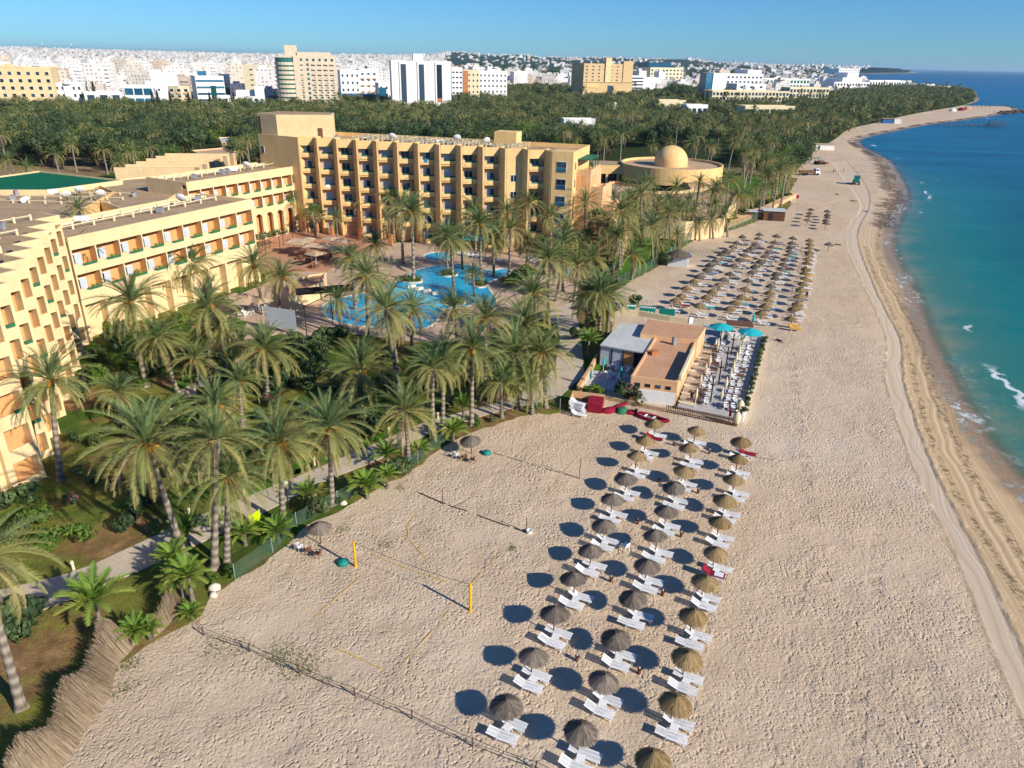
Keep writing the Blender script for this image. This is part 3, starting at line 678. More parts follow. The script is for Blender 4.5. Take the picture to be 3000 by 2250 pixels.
# stepped sea-side end
mb = MB()
mb.box(LN + .04, LN + 3.0, 3.6, DP - .4, 0, 17.0, 0); mb.box(LN + .05, LN + 5.6, 4.2, DP - .8, 0, 13.6, 0); mb.box(LN + .06, LN + 8.0, 4.8, DP - 1.2, 0, 10.2, 0); mb.box(LN + .07, LN + 10.5, 5.4, DP - 1.6, 0, 6.6, 0)
for x, y0, z in ((3.0, 3.6, 17), (5.6, 4.2, 13.6), (8.0, 4.8, 10.2), (10.5, 5.4, 6.6)):
    mb.box(LN + x - .25, LN + x, y0, DP - 2, z, z + .8, 0); mb.box(LN + .3, LN + x - .25, y0, y0 + .25, z, z + .8, 0)
    for q in range(2): mb.box(LN + x - 1.9 - 1.5 * q * .9, LN + x - 1.0 - 1.5 * q * .9, y0 - .03, y0 + .04, z - 2.6, z - .5, 1); mb.box(LN + x - .02, LN + x + .03, y0 + 1.4 + q * 3, y0 + 2.6 + q * 3, z - 2.6, z - .5, 1)
mb.build('sea_terrace', ['peach', 'orange'], main)
mb = MB(); mb.box(LN + .04, LN + 2.6, 4.0, 13.5, 19.6, 19.75, 0)
for y in (4.1, 7.2, 10.3, 13.2): mb.box(LN + 2.4, LN + 2.55, y, y + .15, 17.0, 19.6, 0)
mb.build('awning', 'greenp', main)
roof_things(main, [('a', 14, 8, .3), ('a', 15.5, 8.2, .3), ('d', 20, 6.8, 0), ('a', 26, 10.4, 0), ('t', 31, 8, .4), ('a', 37, 11, 0), ('d', 42, 8, .5), ('a', 44, 6.9, 0), ('a', 48, 10, .2), ('t', 18, 11, 0), ('a', 23, 7.4, 0), ('d', 34, 10.8, .2), ('a', 6, 6.8, .4)] + [(rnd.choice('aaat'), rnd.uniform(12, LN - 14), rnd.choice((6.4, 8.8, 11.3)), rnd.uniform(0, 3)) for _ in range(14)], ZT - .86)
mb = MB(); mb.box(0, 5, 0, .3, 0, 3.2, 0); mb.box(4.7, 5, .3, 4, 0, 3.2, 0); mb.box(0, .3, .3, 4, 0, 3.2, 0); mb.box(.02, 4.98, .32, 4, 3.1, 3.24, 0)
mb.build('plant_room', ['yellow2'], main).location = (LN - 20, 9.5, ZT - .88)

def wing(name, label, pl, pr, zt, nb, depth, rows, ground):
    P, Q = G(*pl, zt), G(*pr, zt); rz, ln = frame(P, Q); p = ln / nb
    root = thing(name, label, 'hotel wing', (P.x, P.y, 0), rz)
    mb = MB(); y1 = 1.5
    mb.box(0, ln, y1 + .02, depth, 0, zt - .55, 0)
    mb.box(0, ln, 0, .3, zt - 1.75, zt, 0); mb.box(0, .3, .3, depth, zt - .6, zt - .02, 0); mb.box(ln - .3, ln, .3, depth - .3, zt - 1.75, zt - .02, 0); mb.box(.3, ln - .3, depth - .3, depth + .02, zt - .6, zt - .03, 0)
    mb.box(.02, ln - .02, .3, y1 + .1, zt - 1.72, zt - 1.4, 0)
    z = zt - 1.75
    for r in range(rows):
        zb = z - 2.35                                                    # sill of this row
        mb.box(0, ln, -.02, .2, zb - 1.15, zb, 0); mb.box(.02, ln - .02, .2, y1 + .1, zb - 1.0, zb - .8, 0)
        for k in range(nb + 1):
            x = min(max(k * p, .12), ln - .12); mb.box(x - .1, x + .1, .02 if k not in (0, nb) else .01, .14, zb - .9, z + .05, 3); mb.box(x - .09, x + .09, .14, y1 + .05, zb - .9, z + .04, 1)
            if k < nb:
                mb.box(k * p + .08, k * p + .95, -.04, .22, zb - .05, zb + .38, 0)
                mb.box(k * p + .1, (k + 1) * p - .1, y1 - .04, y1 + .06, zb - .8, z, 1)
        z = zb - 1.15
    if ground == 'arch':
        for k in range(nb):
            xm = (k + .5) * p; w = p * .30
            mb.box(k * p, xm - w, .02, .6, 0, z, 0); mb.box(xm + w, (k + 1) * p, .02, .6, 0, z, 0)
            pts = [(xm - w, z - 1.1)] + [(xm - w * math.cos(t * math.pi / 8), z - 1.1 + w * .95 * math.sin(t * math.pi / 8)) for t in range(1, 8)] + [(xm + w, z - 1.1)]
            for a, b in zip(pts[:-1], pts[1:]):
                mb.quad((a[0], .02, a[1]), (b[0], .02, b[1]), (b[0], .02, z), (a[0], .02, z), 0); mb.quad((a[0], .6, a[1]), (b[0], .6, b[1]), (b[0], .02, b[1]), (a[0], .02, a[1]), 0)
            mb.box(k * p + .1, (k + 1) * p - .1, y1 - .02, y1 + .04, .1, z - .3, 1)
    else:
        mb.box(0, ln, .05, .35, z - .9, z, 0)
        for k in range(nb + 1):
            x = min(max(k * p, .2), ln - .2); mb.box(x - .2, x + .2, .04, y1 + .03, 0, z - .9, 0)
    mb.build('wall', ['yellow', 'orange', 'roof', 'cream'], root)
    mb = MB(); mb.box(.3, ln - .3, .3, depth - .3, zt - .55, zt - .5, 0); mb.build('roof', 'roof', root)
    mb = MB(); railing(mb, 2, ln - 2, depth * .52, zt - .5, 3.2, .8); railing(mb, 2, ln - 2, depth * .72, zt - .5, 3.2, .7); mb.box(1, ln - 1, depth * .82, depth * .82 + .25, zt - .5, zt - .05, 0); mb.build('roof_railing', ['cream'], root)
    mb = MB(); w = p * .42; q0 = p * .20; mb.box(q0, q0 + w, y1 - .07, y1 + .02, 0, 2.2, 0); mb.box(q0 + .08, q0 + w * .35, y1 - .12, y1 - .065, .1, 2.1, 2); mb.box(q0 + w * .40, q0 + w - .08, y1 - .12, y1 - .065, .1, 2.1, 1); WM = mb.mesh('window', ['whitemetal', 'curtain', 'glass'])
    mb = MB(); mb.box(p * .38, p * .92, -.1, .16, -.08, .22, 0); PB_ = mb.mesh('planter', ['greenp'])
    PL = mk_plant(60, .75, .35, 'bright_leaf')
    z = zt - 1.75
    for r in range(rows):
        zb = z - 2.35
        for k in range(nb):
            link('window', WM, root, (k * p, 0, zb - .78)); b = link('planter', PB_, root, (k * p, 0, zb))
            if (k * 3 + r) % 4: link('planter_plant', PL, b, (p * .65, .03, .2), 0, (1, .3, 1))
        z = zb - 1.15
    return root, ln, depth, p
w1, l1, d1, p1_ = wing('hotel_wing', 'sunlit three-storey yellow hotel wing with orange balconies beside the saw-tooth block', (196, 697), (735, 583), 15, 9, 12, 2, 'post')
roof_things(w1, [('a', 20, 5.2, 0), ('t', 9, 9, .1), ('d', 26, 7, 0), ('a', 31, 8.4, .3)], 14.5)
w2, l2, d2, p2_ = wing('hotel_wing', 'set-back sunlit yellow hotel wing with an arcade joining the long block', (545, 534), (881, 484), 15, 10, 12, 2, 'arch')
roof_things(w2, [('a', 14, 6, 0), ('a', 15.6, 6.1, 0), ('t', 17.5, 6.4, .3), ('d', 20, 5, 0), ('a', 30, 8, .3), ('a', 6, 5, .1)], 14.5)
# saw-tooth block at the edge of the picture
Fc, Nc = G(262, 1010), G(114, 1475)
a = w1.rotation_euler.z
saw = thing('hotel_block', 'bright stepped yellow hotel block with staggered saw-tooth bays and tall orange openings', 'hotel', (Fc.x, Fc.y, 0), a)
dl = Matrix.Rotation(-a, 3, 'Z') @ Vector((Nc.x - Fc.x, Nc.y - Fc.y, 0))
NS = 9; bw, bs = -dl.x / NS, -dl.y / NS; ZS = 18.3
mb = MB()
for k in range(NS):
    x1, x0, yf = -bw * k, -bw * (k + 1), -bs * k; big = k % 3 == 2
    mb.box(x0, x1, yf + 1.25, 16, 0, ZS - 1.2, 0); mb.box(x0 + .1, x1 - .1, yf + 1.2, yf + 1.27, .2, ZS - 1.3, 1)
    s = x0 + bw * (.2 if big else .62)
    mb.box(x0 + .01, s, yf, yf + 1.26, 0, ZS - 1.25, 0); mb.box(x1 - .3, x1 - .01, yf + .01, yf + 1.26, 0, ZS - 1.25, 0)
    for fl in range(6):
        z = fl * 3.35; mb.box(s - .02, x1 - .28, yf + .03, yf + .22, max(0, z - .5), z + .85, 0); mb.box(s, x1 - .3, yf + .2, yf + 1.25, max(0, z - .3), z - .05, 0) if fl else None
    mb.box(x0, x1, yf - .02, yf + .24, ZS - 1.5, ZS, 0); mb.box(x1 - .25, x1 + .01, yf + .24, yf + bs, ZS - 1.25, ZS - .02, 0); mb.box(x0 + .1, x1 - .3, yf + .24, yf + 1.3, ZS - 1.5, ZS - 1.2, 0)
mb.box(-bw * NS - 9, -bw * NS + .02, -bs * (NS - 1) + .6, 12, 0, ZS - 1.2, 0); mb.box(-bw * NS - 9, -bw * NS - 8.7, -bs * (NS - 1) + .6, 12, ZS - 1.2, ZS - .1, 0)
mb.build('wall', ['yellow', 'orange'], saw)
mb = MB(); mb.sheet([(0, 0), (0, 15.7), (-bw * NS, 15.7), (-bw * NS, -bs * (NS - 1) + .3)], ZS - 1.17); mb.build('roof', 'roof', saw)
mb = MB()
for q in range(4): railing(mb, -bw * (q * 2 + 1.5), -bw * (q * 2) - .4, -bs * (q * 2) + 5.5, ZS - 1.17, 2, .8)
mb.build('roof_railing', ['cream'], saw)
mb = MB(); mb.box(0, .8, -.2, .02, 0, .3, 0); PBS = mb.mesh('planter', ['greenp'])
for k in range(NS):
    for fl in range(1, 5):
        if (k * 7 + fl * 5) % 3: continue
        b = link('planter', PBS, saw, (-bw * k - 1.2, -bs * k + .04, fl * 3.35 + .8))
roof_things(saw, [('a', -6, 3, 0), ('a', -8, 2.6, .1), ('t', -14, -2, .2), ('a', -20, -9, 0), ('d', -25, -14, .3)], ZS - 1.17)

# roofs behind the wings
def flatblock(name, label, px, z, mats, par=.6, cat='building', parts=None):
    p = [tuple(q[:2]) for q in poly(px, z)]; cx, cy = sum(q[0] for q in p) / len(p), sum(q[1] for q in p) / len(p)
    root = thing(name, label, cat, (cx, cy, 0)); l = [(x - cx, y - cy) for x, y in p]
    n = len(l); ar = sum(l[i][0] * l[(i + 1) % n][1] - l[(i + 1) % n][0] * l[i][1] for i in range(n))
    if ar < 0: l.reverse()
    mb = MB(); mb.prism(l, 0, z - par)
    for i in range(n):
        a, b = Vector((*l[i], 0)), Vector((*l[(i + 1) % n], 0)); d = (b - a).normalized(); nn = Vector((-d.y, d.x, 0))
        if par: mb.obox(a + Vector((0, 0, z - par - .01 * (i % 2))), b - a, nn * .25, (0, 0, par), 0)
    mb.build('wall', mats[0], root)
    mb = MB(); s = .985; mb.sheet([(x * s, y * s) for x, y in l], z - par + .04); mb.build('roof', mats[1], root)
    return root
flatblock('pavilion', 'low pavilion with a large flat dark green roof behind the hotel wings', [(-90, 527), (115, 500), (358, 527), (140, 556), (-60, 556)], 13.0, ('yellow', 'roofg'), .35)
SB = flatblock('service_block', 'flat brown-roofed service block between the green roof and the near wing', [(-140, 560), (60, 552), (140, 556), (290, 542), (335, 560), (190, 640), (-60, 650)], 12.5, ('yellow2', 'roof'), .6)
flatblock('link_building', 'flat-roofed link between the two sunlit hotel wings', [(262, 575), (285, 540), (365, 522), (545, 507), (575, 532), (480, 590), (360, 612)], 12.4, ('yellow', 'roof'), .4)
roof_things(SB, [(rnd.choice('aatd'), rnd.uniform(-16, 16), rnd.uniform(-5, 7), rnd.uniform(0, 3)) for _ in range(16)], 11.94)
mb = MB()
for y in (-4, 1, 6): railing(mb, -15, 15, y, 11.92, 3, .7)
mb.build('roof_railing', 'cream', SB)
st = thing('hall', 'hall with yellow stepped strips of roof beside the green roof', 'building', G(452, 496, 12.8), 0)
st.location.z = 0; mb = MB()
st.rotation_euler.z = R(8)
for i in range(6): mb.box(-9 + i * .8, 9 + i * .5, i * 5.2, i * 5.2 + .5, 0, 13.2 + i * .05, 0); mb.box(-9 + i * .8, 9 + i * .5, i * 5.2 + .5, i * 5.2 + 5.2, 0, 12.6 + i * .05, 1)
mb.build('wall', ['yellow', 'roof'], st)
flatblock('bungalow', 'pink-orange garden bungalow behind the set-back hotel wing', [(560, 440), (655, 432), (690, 448), (610, 462)], 6.5, ('peach', 'roofp'), .5)
flatblock('bungalow', 'tan garden bungalow half hidden by trees behind the striped hall', [(490, 462), (565, 458), (575, 478), (500, 482)], 6.0, ('yellow2', 'roof'), .4)
flatblock('bungalow', 'small peach bungalow standing against the hedge by the trees', [(490, 415), (540, 410), (555, 420), (500, 428)], 5.0, ('peach', 'roofp'), .4)
flatblock('bungalow', 'flat cream bungalow nearest the hotel stair tower', [(640, 402), (700, 400), (715, 412), (650, 418)], 6.0, ('yellow', 'roofw'), .4)

# domed rotunda
zr = 9.0; C0 = G(1968, 477, zr); Lr, Rr = G(1815, 478, zr), G(2122, 490, zr); rr = (Rr - Lr).length / 2
rot = thing('rotunda', 'round ochre rotunda with a flat roof and central dome', 'restaurant', (C0.x, C0.y, 0))
mb = MB(); mb.lathe([(rr, 4.2), (rr, zr), (rr - .5, zr), (rr - .5, zr - .7)], 64); mb.lathe([(rr - 2.2, 0), (rr - 2.2, 4.3)], 48, 0); mb.lathe([(rr - 2.3, 4.2), (rr, 4.2)], 48)
mb.build('wall', ['yellow2'], rot)
mb = MB(); mb.lathe([(rr - .5, zr - .72), (.01, zr - .7)], 64); mb.build('roof', 'roofp', rot)
rdome = rr * .325
mb = MB(); mb.lathe([(rdome, 0), (rdome, 1.3)] + [(rdome * math.cos(t), 1.3 + rdome * .92 * math.sin(t)) for t in [R(i * 7.5) for i in range(1, 12)]] + [(.01, 1.3 + rdome * .92)], 48); d = mb.build('dome', ['yellow2'], rot, True); d.location = (-.5, -1.0, zr - .7)
mb = MB(); mb.box(-rr - 9, -rr + 1.5, -3, 8, 5.6, 8.2, 0); mb.box(-rr - 8.8, -rr + 1.3, -2.8, 7.8, 8.15, 8.25, 1)
for x in (-8.5, -5, -1.5): mb.box(-rr + x, -rr + x + .7, -2.9, -2.2, 0, 5.6, 0)
mb.box(-rr - 8, -rr + 2, -1.0, 7, 0, 5.6, 2)
mb.build('side_wing', ['yellow2', 'roof', 'glass'], rot)
for i in range(18):
    t = R(200 + i * 8.4); mb = MB(); mb.box(-1.0, 1.0, -.06, .06, 0.2, 3.4, 0) if i == 0 else None
    if i == 0: GW = mb.mesh('window', ['glass'])
    link('window', GW, rot, ((rr - 2.16) * math.cos(t), (rr - 2.16) * math.sin(t), .4), t + R(90))
# terraces in front of the rotunda
T1 = flatblock('terrace_building', 'curved sandy terrace building below the domed rotunda', [(1800, 590), (1850, 560), (1985, 560), (2095, 545), (2165, 560), (2120, 640), (2010, 650), (1890, 640), (1810, 625)], 4.5, ('yellow', 'roofp'), .9, 'terrace')
T2 = flatblock('terrace_building', 'low peach terrace with a pinkish floor beside the hotel end', [(1745, 545), (1800, 530), (1885, 545), (1870, 580), (1790, 590), (1740, 580)], 6.0, ('peach', 'roofp'), .7, 'terrace')
T3 = flatblock('garden_wall', 'low orange garden wall running from the terrace toward the beach', [(2090, 668), (2125, 640), (2245, 600), (2330, 560), (2336, 566), (2250, 612), (2140, 655)], 1.1, ('peach', 'peach'), 0, 'wall')
mb = MB(); mb.box(-6, 6, 0, 2.6, 0, .6, 0); mb.box(-6, 6, .9, 3.5, .6, 1.2, 0); mb.box(-6, 6, 1.8, 4.4, 1.2, 1.8, 0)
e = tag(link('steps', mb.mesh('steps', ['roofp']), None, G(2075, 552, 4), R(20)), 'broad pinkish steps at the foot of the rotunda wall', 'steps')
e.location.z = 3.65
autolabel(roofstuff, [('hotel stair tower', *G(830, 380, 21)[:2]), ('sea end of the long block', *G(1640, 430, 21)[:2]), ('long block plant room', *G(1530, 420, 21)[:2]), ('green pavilion roof', *G(180, 530, 13)[:2]), ('near sunlit wing', *G(480, 600, 15)[:2]), ('set-back wing', *G(700, 490, 15)[:2]), ('stepped saw-tooth block', *G(60, 700, 18)[:2]), ('middle of the long block', *G(1200, 410, 21)[:2])])
# ------------------------------------------------------------------ palms
def frond(mb, g, az, el, L, droop, pairs, wid, age, fold=.55, ll=.55):
    """one feather leaf: bent midrib with two rows of leaflets"""
    n = 9; p = Vector((0, 0, 0)); pts = [p.copy()]; dirs = []
    side0 = Vector((-math.sin(az), math.cos(az), 0)); tw = g.uniform(-.5, .5)
    for i in range(n):
        e = el - droop * ((i + .5) / n) ** 1.25
        d = Vector((math.cos(az) * math.cos(e), math.sin(az) * math.cos(e), math.sin(e))); d = (d + side0 * tw * .12 * i / n).normalized()
        p = p + d * (L / n); pts.append(p.copy()); dirs.append(d)
    dirs.append(dirs[-1])
    for i in range(n):                                               # midrib: thin triangle strip, three-sided
        a, b = pts[i], pts[i + 1]; r0, r1 = .045 * (1 - i / n) + .008, .045 * (1 - (i + 1) / n) + .008
        u = dirs[i].cross(side0).normalized()
        mb.add((a - side0 * r0, a + side0 * r0, b + side0 * r1, b - side0 * r1, a + u * r0, b + u * r1), ((0, 1, 2, 3), (0, 3, 5, 4), (1, 4, 5, 2)), 0, min(1, age + .12))
    for k in range(pairs):
        t = .14 + .86 * (k + .5) / pairs; f = t * n; i = min(n - 1, int(f)); c = pts[i].lerp(pts[i + 1], f - i); d = dirs[i]
        up = side0.cross(d).normalized(); up = up if up.z >= 0 or abs(d.z) > .9 else -up
        l = L * ll * (.19 if t < .2 else .235) * (math.sin(math.pi * min(1, t * .86 + .14)) ** .6 + .12) * g.uniform(.85, 1.1)
        for s in (-1, 1):
            v = (side0 * s * .78 + d * (.42 + .5 * t) + up * fold * g.uniform(.6, 1.2)).normalized()
            w = d * wid * .5; tip = c + v * l + Vector((0, 0, -l * l * .12))
            mb.add((c - w, c + w, tip), ((0, 1, 2),), 0, min(1, max(0, age + g.uniform(-.07, .07))))
def palm_crown(seed, n, L, pairs, wid, dead=10, low=-.5):
    g = random.Random(seed); mb = MB(); wa, wk = g.uniform(0, 6.28), g.uniform(.05, .30)
    for i in range(n):
        t = (i + .5) / n; az = i * 2.39996 + g.uniform(-.35, .35); el = R(82) - t * (R(82) - low) + g.uniform(-.2, .2) + wk * math.cos(az - wa)
        frond(mb, g, az, el, L * g.uniform(.85, 1.05) * (.78 + .22 * min(1, t * 3)), R(38 + 42 * min(1, t * 1.6)) * g.uniform(.8, 1.15), pairs, wid, .10 + .62 * t + g.uniform(-.1, .1))
    for i in range(dead):
        frond(mb, g, g.uniform(0, 6.28), g.uniform(-1.25, -.75), L * g.uniform(.6, .85), R(25), max(4, pairs // 2), wid * .8, g.uniform(.84, 1.0), .15, .42)
    return mb.mesh('crown', 'frond')
CR_HI = [palm_crown(s, n, 4.9, 38, .08, d) for s, d, n in ((1, 7, 52), (2, 3, 46), (3, 16, 54), (4, 6, 50), (5, 1, 58), (6, 9, 42))]
CR_LO = [palm_crown(s, n, 4.6, 20, .125, d) for s, d, n in ((11, 6, 38), (12, 2, 34), (13, 10, 42), (14, 4, 30))]
def fan_crown(seed):
    g = random.Random(seed); mb = MB()
    for i in range(34):
        t = i / 34; az = i * 2.4; el = R(78) - t * R(125); d = Vector((math.cos(az) * math.cos(el), math.sin(az) * math.cos(el), math.sin(el))); c = d * 1.15; sd = Vector((-math.sin(az), math.cos(az), 0))
        mb.tube([(0, 0, 0), c], [.03, .015], 3, 0, False, .5)
        for q in range(13):
            a = (q - 6) / 6 * 1.5; v = d * math.cos(a) + sd * math.sin(a); w = (sd * math.cos(a) - d * math.sin(a)) * .06; l = .95 * g.uniform(.85, 1.1)
            mb.add((c - w * .4, c + w * .4, c + v * l * .7 + w + Vector((0, 0, -.05)), c + v * l + Vector((0, 0, -.28)), c + v * l * .7 - w + Vector((0, 0, -.05))), ((0, 1, 2, 3, 4),), 0, (.1 if t < .6 else .55) + t * .35 + g.uniform(-.1, .1))
    return mb.mesh('crown', 'frond')
CR_FAN = fan_crown(5)
def young_crown(seed):
    g = random.Random(seed); mb = MB()
    for i in range(26):
        t = i / 26; frond(mb, g, i * 2.4, R(80) - t * R(62), 2.1 * g.uniform(.8, 1.1), R(50) * g.uniform(.7, 1.2), 18, .13, .2 + .5 * t + g.uniform(-.15, .15), .4, 1.0)
    return mb.mesh('crown', 'youngfrond')
CR_Y = [young_crown(21), young_crown(22)]
def trunk_mesh(seed, r0=.27, r1=.19):
    g = random.Random(seed); mb = MB(); n = 22; pts, rad = [], []
    bx_, by_ = g.uniform(-.02, .02), g.uniform(-.02, .02)
    for i in range(n + 1):
        t = i / n; pts.append((bx_ * math.sin(t * math.pi) * 1.0, by_ * math.sin(t * math.pi) * 1.0, t))
        rad.append((r0 + (r1 - r0) * min(1, t * 1.6)) * (1 + (.5 * (1 - t * 14) if t < .07 else 0)) * (1 + .10 * (i % 2)) * (1.35 if t > .93 else 1))
    return mb.tube(pts, rad, 10, 0).mesh('trunk', 'bark', True)
TR = [trunk_mesh(s) for s in (1, 2, 3)]
def date_mesh():
    mb = MB(); g = random.Random(3); mb.tube([(0, 0, 0), (.35, 0, .25), (.7, 0, .1)], [.03, .025, .02], 4, 0)
    for _ in range(46):
        c = Vector((.72 + g.uniform(-.16, .16), g.uniform(-.16, .16), -.08 + g.uniform(-.28, .2))); r = .075
        mb.add([c + Vector(q) * r for q in ((1, 0, 0), (0, 1, 0), (-1, 0, 0), (0, -1, 0), (0, 0, 1.3), (0, 0, -1.3))], ((0, 1, 4), (1, 2, 4), (2, 3, 4), (3, 0, 4), (1, 0, 5), (2, 1, 5), (3, 2, 5), (0, 3, 5)))
    return mb.mesh('date_cluster', 'dates')
DATE = date_mesh()
palms = []
def palm(base, top, scale=1.0, crown=None, dates=0, name='date_palm', hi=True, group='garden palms', phrase=None):
    root = link(name, None, None, base); v = Vector(top) - Vector(base); h = v.length
    t = link('trunk', rnd.choice(TR), root); t.rotation_mode = 'QUATERNION'; t.rotation_quaternion = v.to_track_quat('Z', 'Y'); s = min(1.25, .8 + h * .03); t.scale = (s, s, h)
    c = link('crown', crown or rnd.choice(CR_HI if hi else CR_LO), root, v, (rnd.uniform(-.08, .08), rnd.uniform(-.08, .08), rnd.uniform(0, 6.28)), scale * rnd.uniform(.95, 1.05))
    for i in range(dates): link('date_cluster', DATE, root, v + Vector((0, 0, -.1)), (0, rnd.uniform(-.3, .2), rnd.uniform(-2.6, .4)), scale * .95)
    ph = phrase or (('leaning ' if abs(v.x) + abs(v.y) > h * .22 else '') + ('tall' if h > 10.5 else 'medium' if h > 7 else 'low') + ' date palm' + (' with orange fruit' if dates else ''))
    tag(root, None, 'palm tree', group); palms.append((root, ph)); return root
# heart of the crown (px), foot of the trunk (px), crown scale, fruit clusters
PALMS = [(430, 1300, 540, 1632, 1.16, 5), (668, 1395, 664, 1662, 1.0, 3), (634, 1290, 628, 1668, .9, 1), (148, 1113, 177, 1408, 1.05, 3), (819, 1297, 830, 1538, 1.0, 3), (966, 1253, 973, 1484, 1.0, 4), (1188, 1209, 1198, 1369, 1.0, 0),
    (1059, 1084, 1066, 1190, 1.12, 2), (1300, 1050, 1297, 1253, .95, 3), (1385, 1020, 1381, 1250, 1.0, 4), (1268, 1080, 1267, 1285, .8, 0), (778, 1024, 785, 1178, 1.05, 2), (1208, 909, 1206, 1030, .9, 3), (1073, 811, 1078, 985, 1.0, 4),
    (744, 777, 775, 925, .95, 4), (825, 814, 815, 930, 1.0, 2), (1029, 760, 1042, 910, .85, 5), (1100, 716, 1108, 800, .9, 3), (910, 600, 917, 678, .9, 0), (1066, 594, 1071, 690, 1.05, 2), (1208, 621, 1212, 828, 1.05, 3), (1175, 604, 1181, 777, .95, 0),
    (1317, 702, 1334, 885, 1.0, 1), (1300, 690, 1313, 800, .85, 0), (1405, 658, 1410, 831, 1.0, 4), (1217, 530, 1232, 705, .85, 2), (1497, 672, 1491, 811, .95, 2), (1546, 709, 1542, 784, .9, 2), (1444, 702, 1447, 811, .85, 0), (1647, 719, 1649, 858, 1.0, 2),
    (1817, 618, 1815, 790, .95, 2), (1840, 635, 1840, 700, .85, 0), (1908, 662, 1912, 770, .9, 2), (1924, 709, 1922, 757, .9, 0), (1956, 604, 1956, 672, .95, 2), (1983, 594, 1986, 655, .85, 1), (2030, 624, 2018, 690, .95, 0), (1854, 750, 1851, 821, .85, 2), (1705, 736, 1707, 775, .85, 2),
    (1759, 858, 1756, 996, 1.15, 3), (1722, 866, 1714, 986, .95, 2), (1783, 872, 1780, 980, .9, 2), (1563, 865, 1576, 1000, 1.15, 3), (1539, 957, 1545, 1085, 1.1, 2), (1424, 933, 1422, 1110, 1.0, 3), (1512, 1035, 1517, 1200, 1.0, 1), (1590, 1035, 1600, 1195, .95, 2), (1468, 1120, 1470, 1225, .8, 0), (1553, 1110, 1560, 1215, .85, 0),
    (1836, 541, 1834, 600, .75, 1), (1905, 537, 1905, 605, .85, 0), (230, 747, 262, 965, 1.0, 3), (386, 885, 427, 1135, 1.15, 2), (485, 780, 498, 900, 1.0, 2), (563, 777, 563, 890, 1.0, 3), (610, 899, 622, 1120, .95, 1), (614, 975, 625, 1100, .8, 2), (647, 967, 656, 1118, .9, 3), (573, 1052, 583, 1160, .75, 3),
    (634, 1188, 642, 1335, .95, 2), (700, 1120, 712, 1250, .8, 1), (346, 1150, 350, 1240, .75, 0), (465, 990, 520, 1150, .85, 0), (-60, 1640, 66, 2082, 1.0, 0), (915, 620, 925, 700, .75, 0), (985, 640, 990, 715, .8, 0), (1140, 640, 1142, 720, .8, 0), (1350, 700, 1355, 790, .8, 0), (1590, 720, 1592, 800, .7, 1),
    (1150, 935, 1160, 1060, .8, 1), (1330, 905, 1340, 1010, .9, 2), (1110, 850, 1110, 960, .7, 0), (990, 880, 1000, 985, .7, 0), (705, 1010, 712, 1110, .7, 0), (1385, 800, 1390, 870, .6, 0), (2125, 628, 2132, 695, .95, 0), (2085, 640, 2090, 700, .85, 0), (2048, 655, 2050, 705, .8, 0), (1985, 690, 1990, 740, .8, 0), (1960, 650, 1965, 720, .8, 1), (1880, 610, 1882, 690, .8, 0), (2190, 580, 2195, 640, .85, 0), (2262, 545, 2266, 600, .8, 0), (2215, 545, 2220, 600, .75, 0)]
for hx_, hy_, fx, fy, s, dt in PALMS:
    b = G(fx, fy); h = height_at(b.x, b.y, hy_); tp = G(hx_, hy_, h)
    palm(b, tp, s * (1.02 if b.y > 75 else .94), None, dt, hi=b.y < 150)
for hx_, hy_, fx, fy in ((1654, 618, 1657, 725), (1752, 641, 1752, 752), (1769, 685, 1766, 745), (1720, 700, 1722, 770), (925, 625, 930, 690)):
    b = G(fx, fy); h = height_at(b.x, b.y, hy_); palm(b, G(hx_, hy_, h), 1.25, CR_FAN, 0, 'fan_palm', phrase='bushy green fan palm')
NOGO = [poly(q) for q in ([(940, 985), (940, 860), (1190, 790), (1390, 765), (1520, 790), (1470, 900), (1300, 990)], [(840, 780), (870, 690), (1000, 690), (1000, 780)], [(1700, 1240), (1700, 930), (2300, 900), (2300, 1240)], [(1965, 800), (1965, 740), (2010, 740), (2010, 800)], [(1740, 600), (1780, 530), (2120, 540), (2180, 560), (2120, 650), (1900, 650)])] + [poly(PATH_U + PATH_L)]
for box, n_ in ((poly([(620, 700), (900, 640), (1300, 665), (1700, 700), (1700, 790), (1520, 770), (1300, 735), (1000, 700), (700, 760)]), 18), (poly([(1480, 940), (1640, 840), (1700, 720), (1840, 640), (1990, 640), (2090, 690), (1940, 770), (1800, 840), (1650, 980)]), 14), (poly([(1720, 650), (1900, 655), (2130, 655), (2240, 600), (2310, 570), (2290, 610), (2090, 690), (1900, 700)]), 22), (poly([(2130, 545), (2160, 505), (2340, 500), (2310, 575), (2180, 590)]), 12), (poly([(1700, 500), (1800, 470), (2160, 480), (2180, 520), (2120, 520), (1800, 505)]), 10), (poly([(960, 1010), (1180, 1020), (1480, 1010), (1480, 1130), (1200, 1180), (960, 1120)]), 1)):
    k = 0; X_, Y_ = [p.x for p in box], [p.y for p in box]
    for _ in range(900):
        x, y = rnd.uniform(min(X_), max(X_)), rnd.uniform(min(Y_), max(Y_))
        if k < n_ and inside(x, y, box) and not any(inside(x, y, q) for q in NOGO) and all((x - o.location.x) ** 2 + (y - o.location.y) ** 2 > 9 for o, _p in palms): k += 1; palm((x, y, 0), (x + rnd.uniform(-1, 1), y + rnd.uniform(-1, 1), rnd.uniform(6.5, 11.5)), rnd.uniform(.8, 1.15), None, rnd.choice((0, 0, 1, 2)), hi=y < 150)
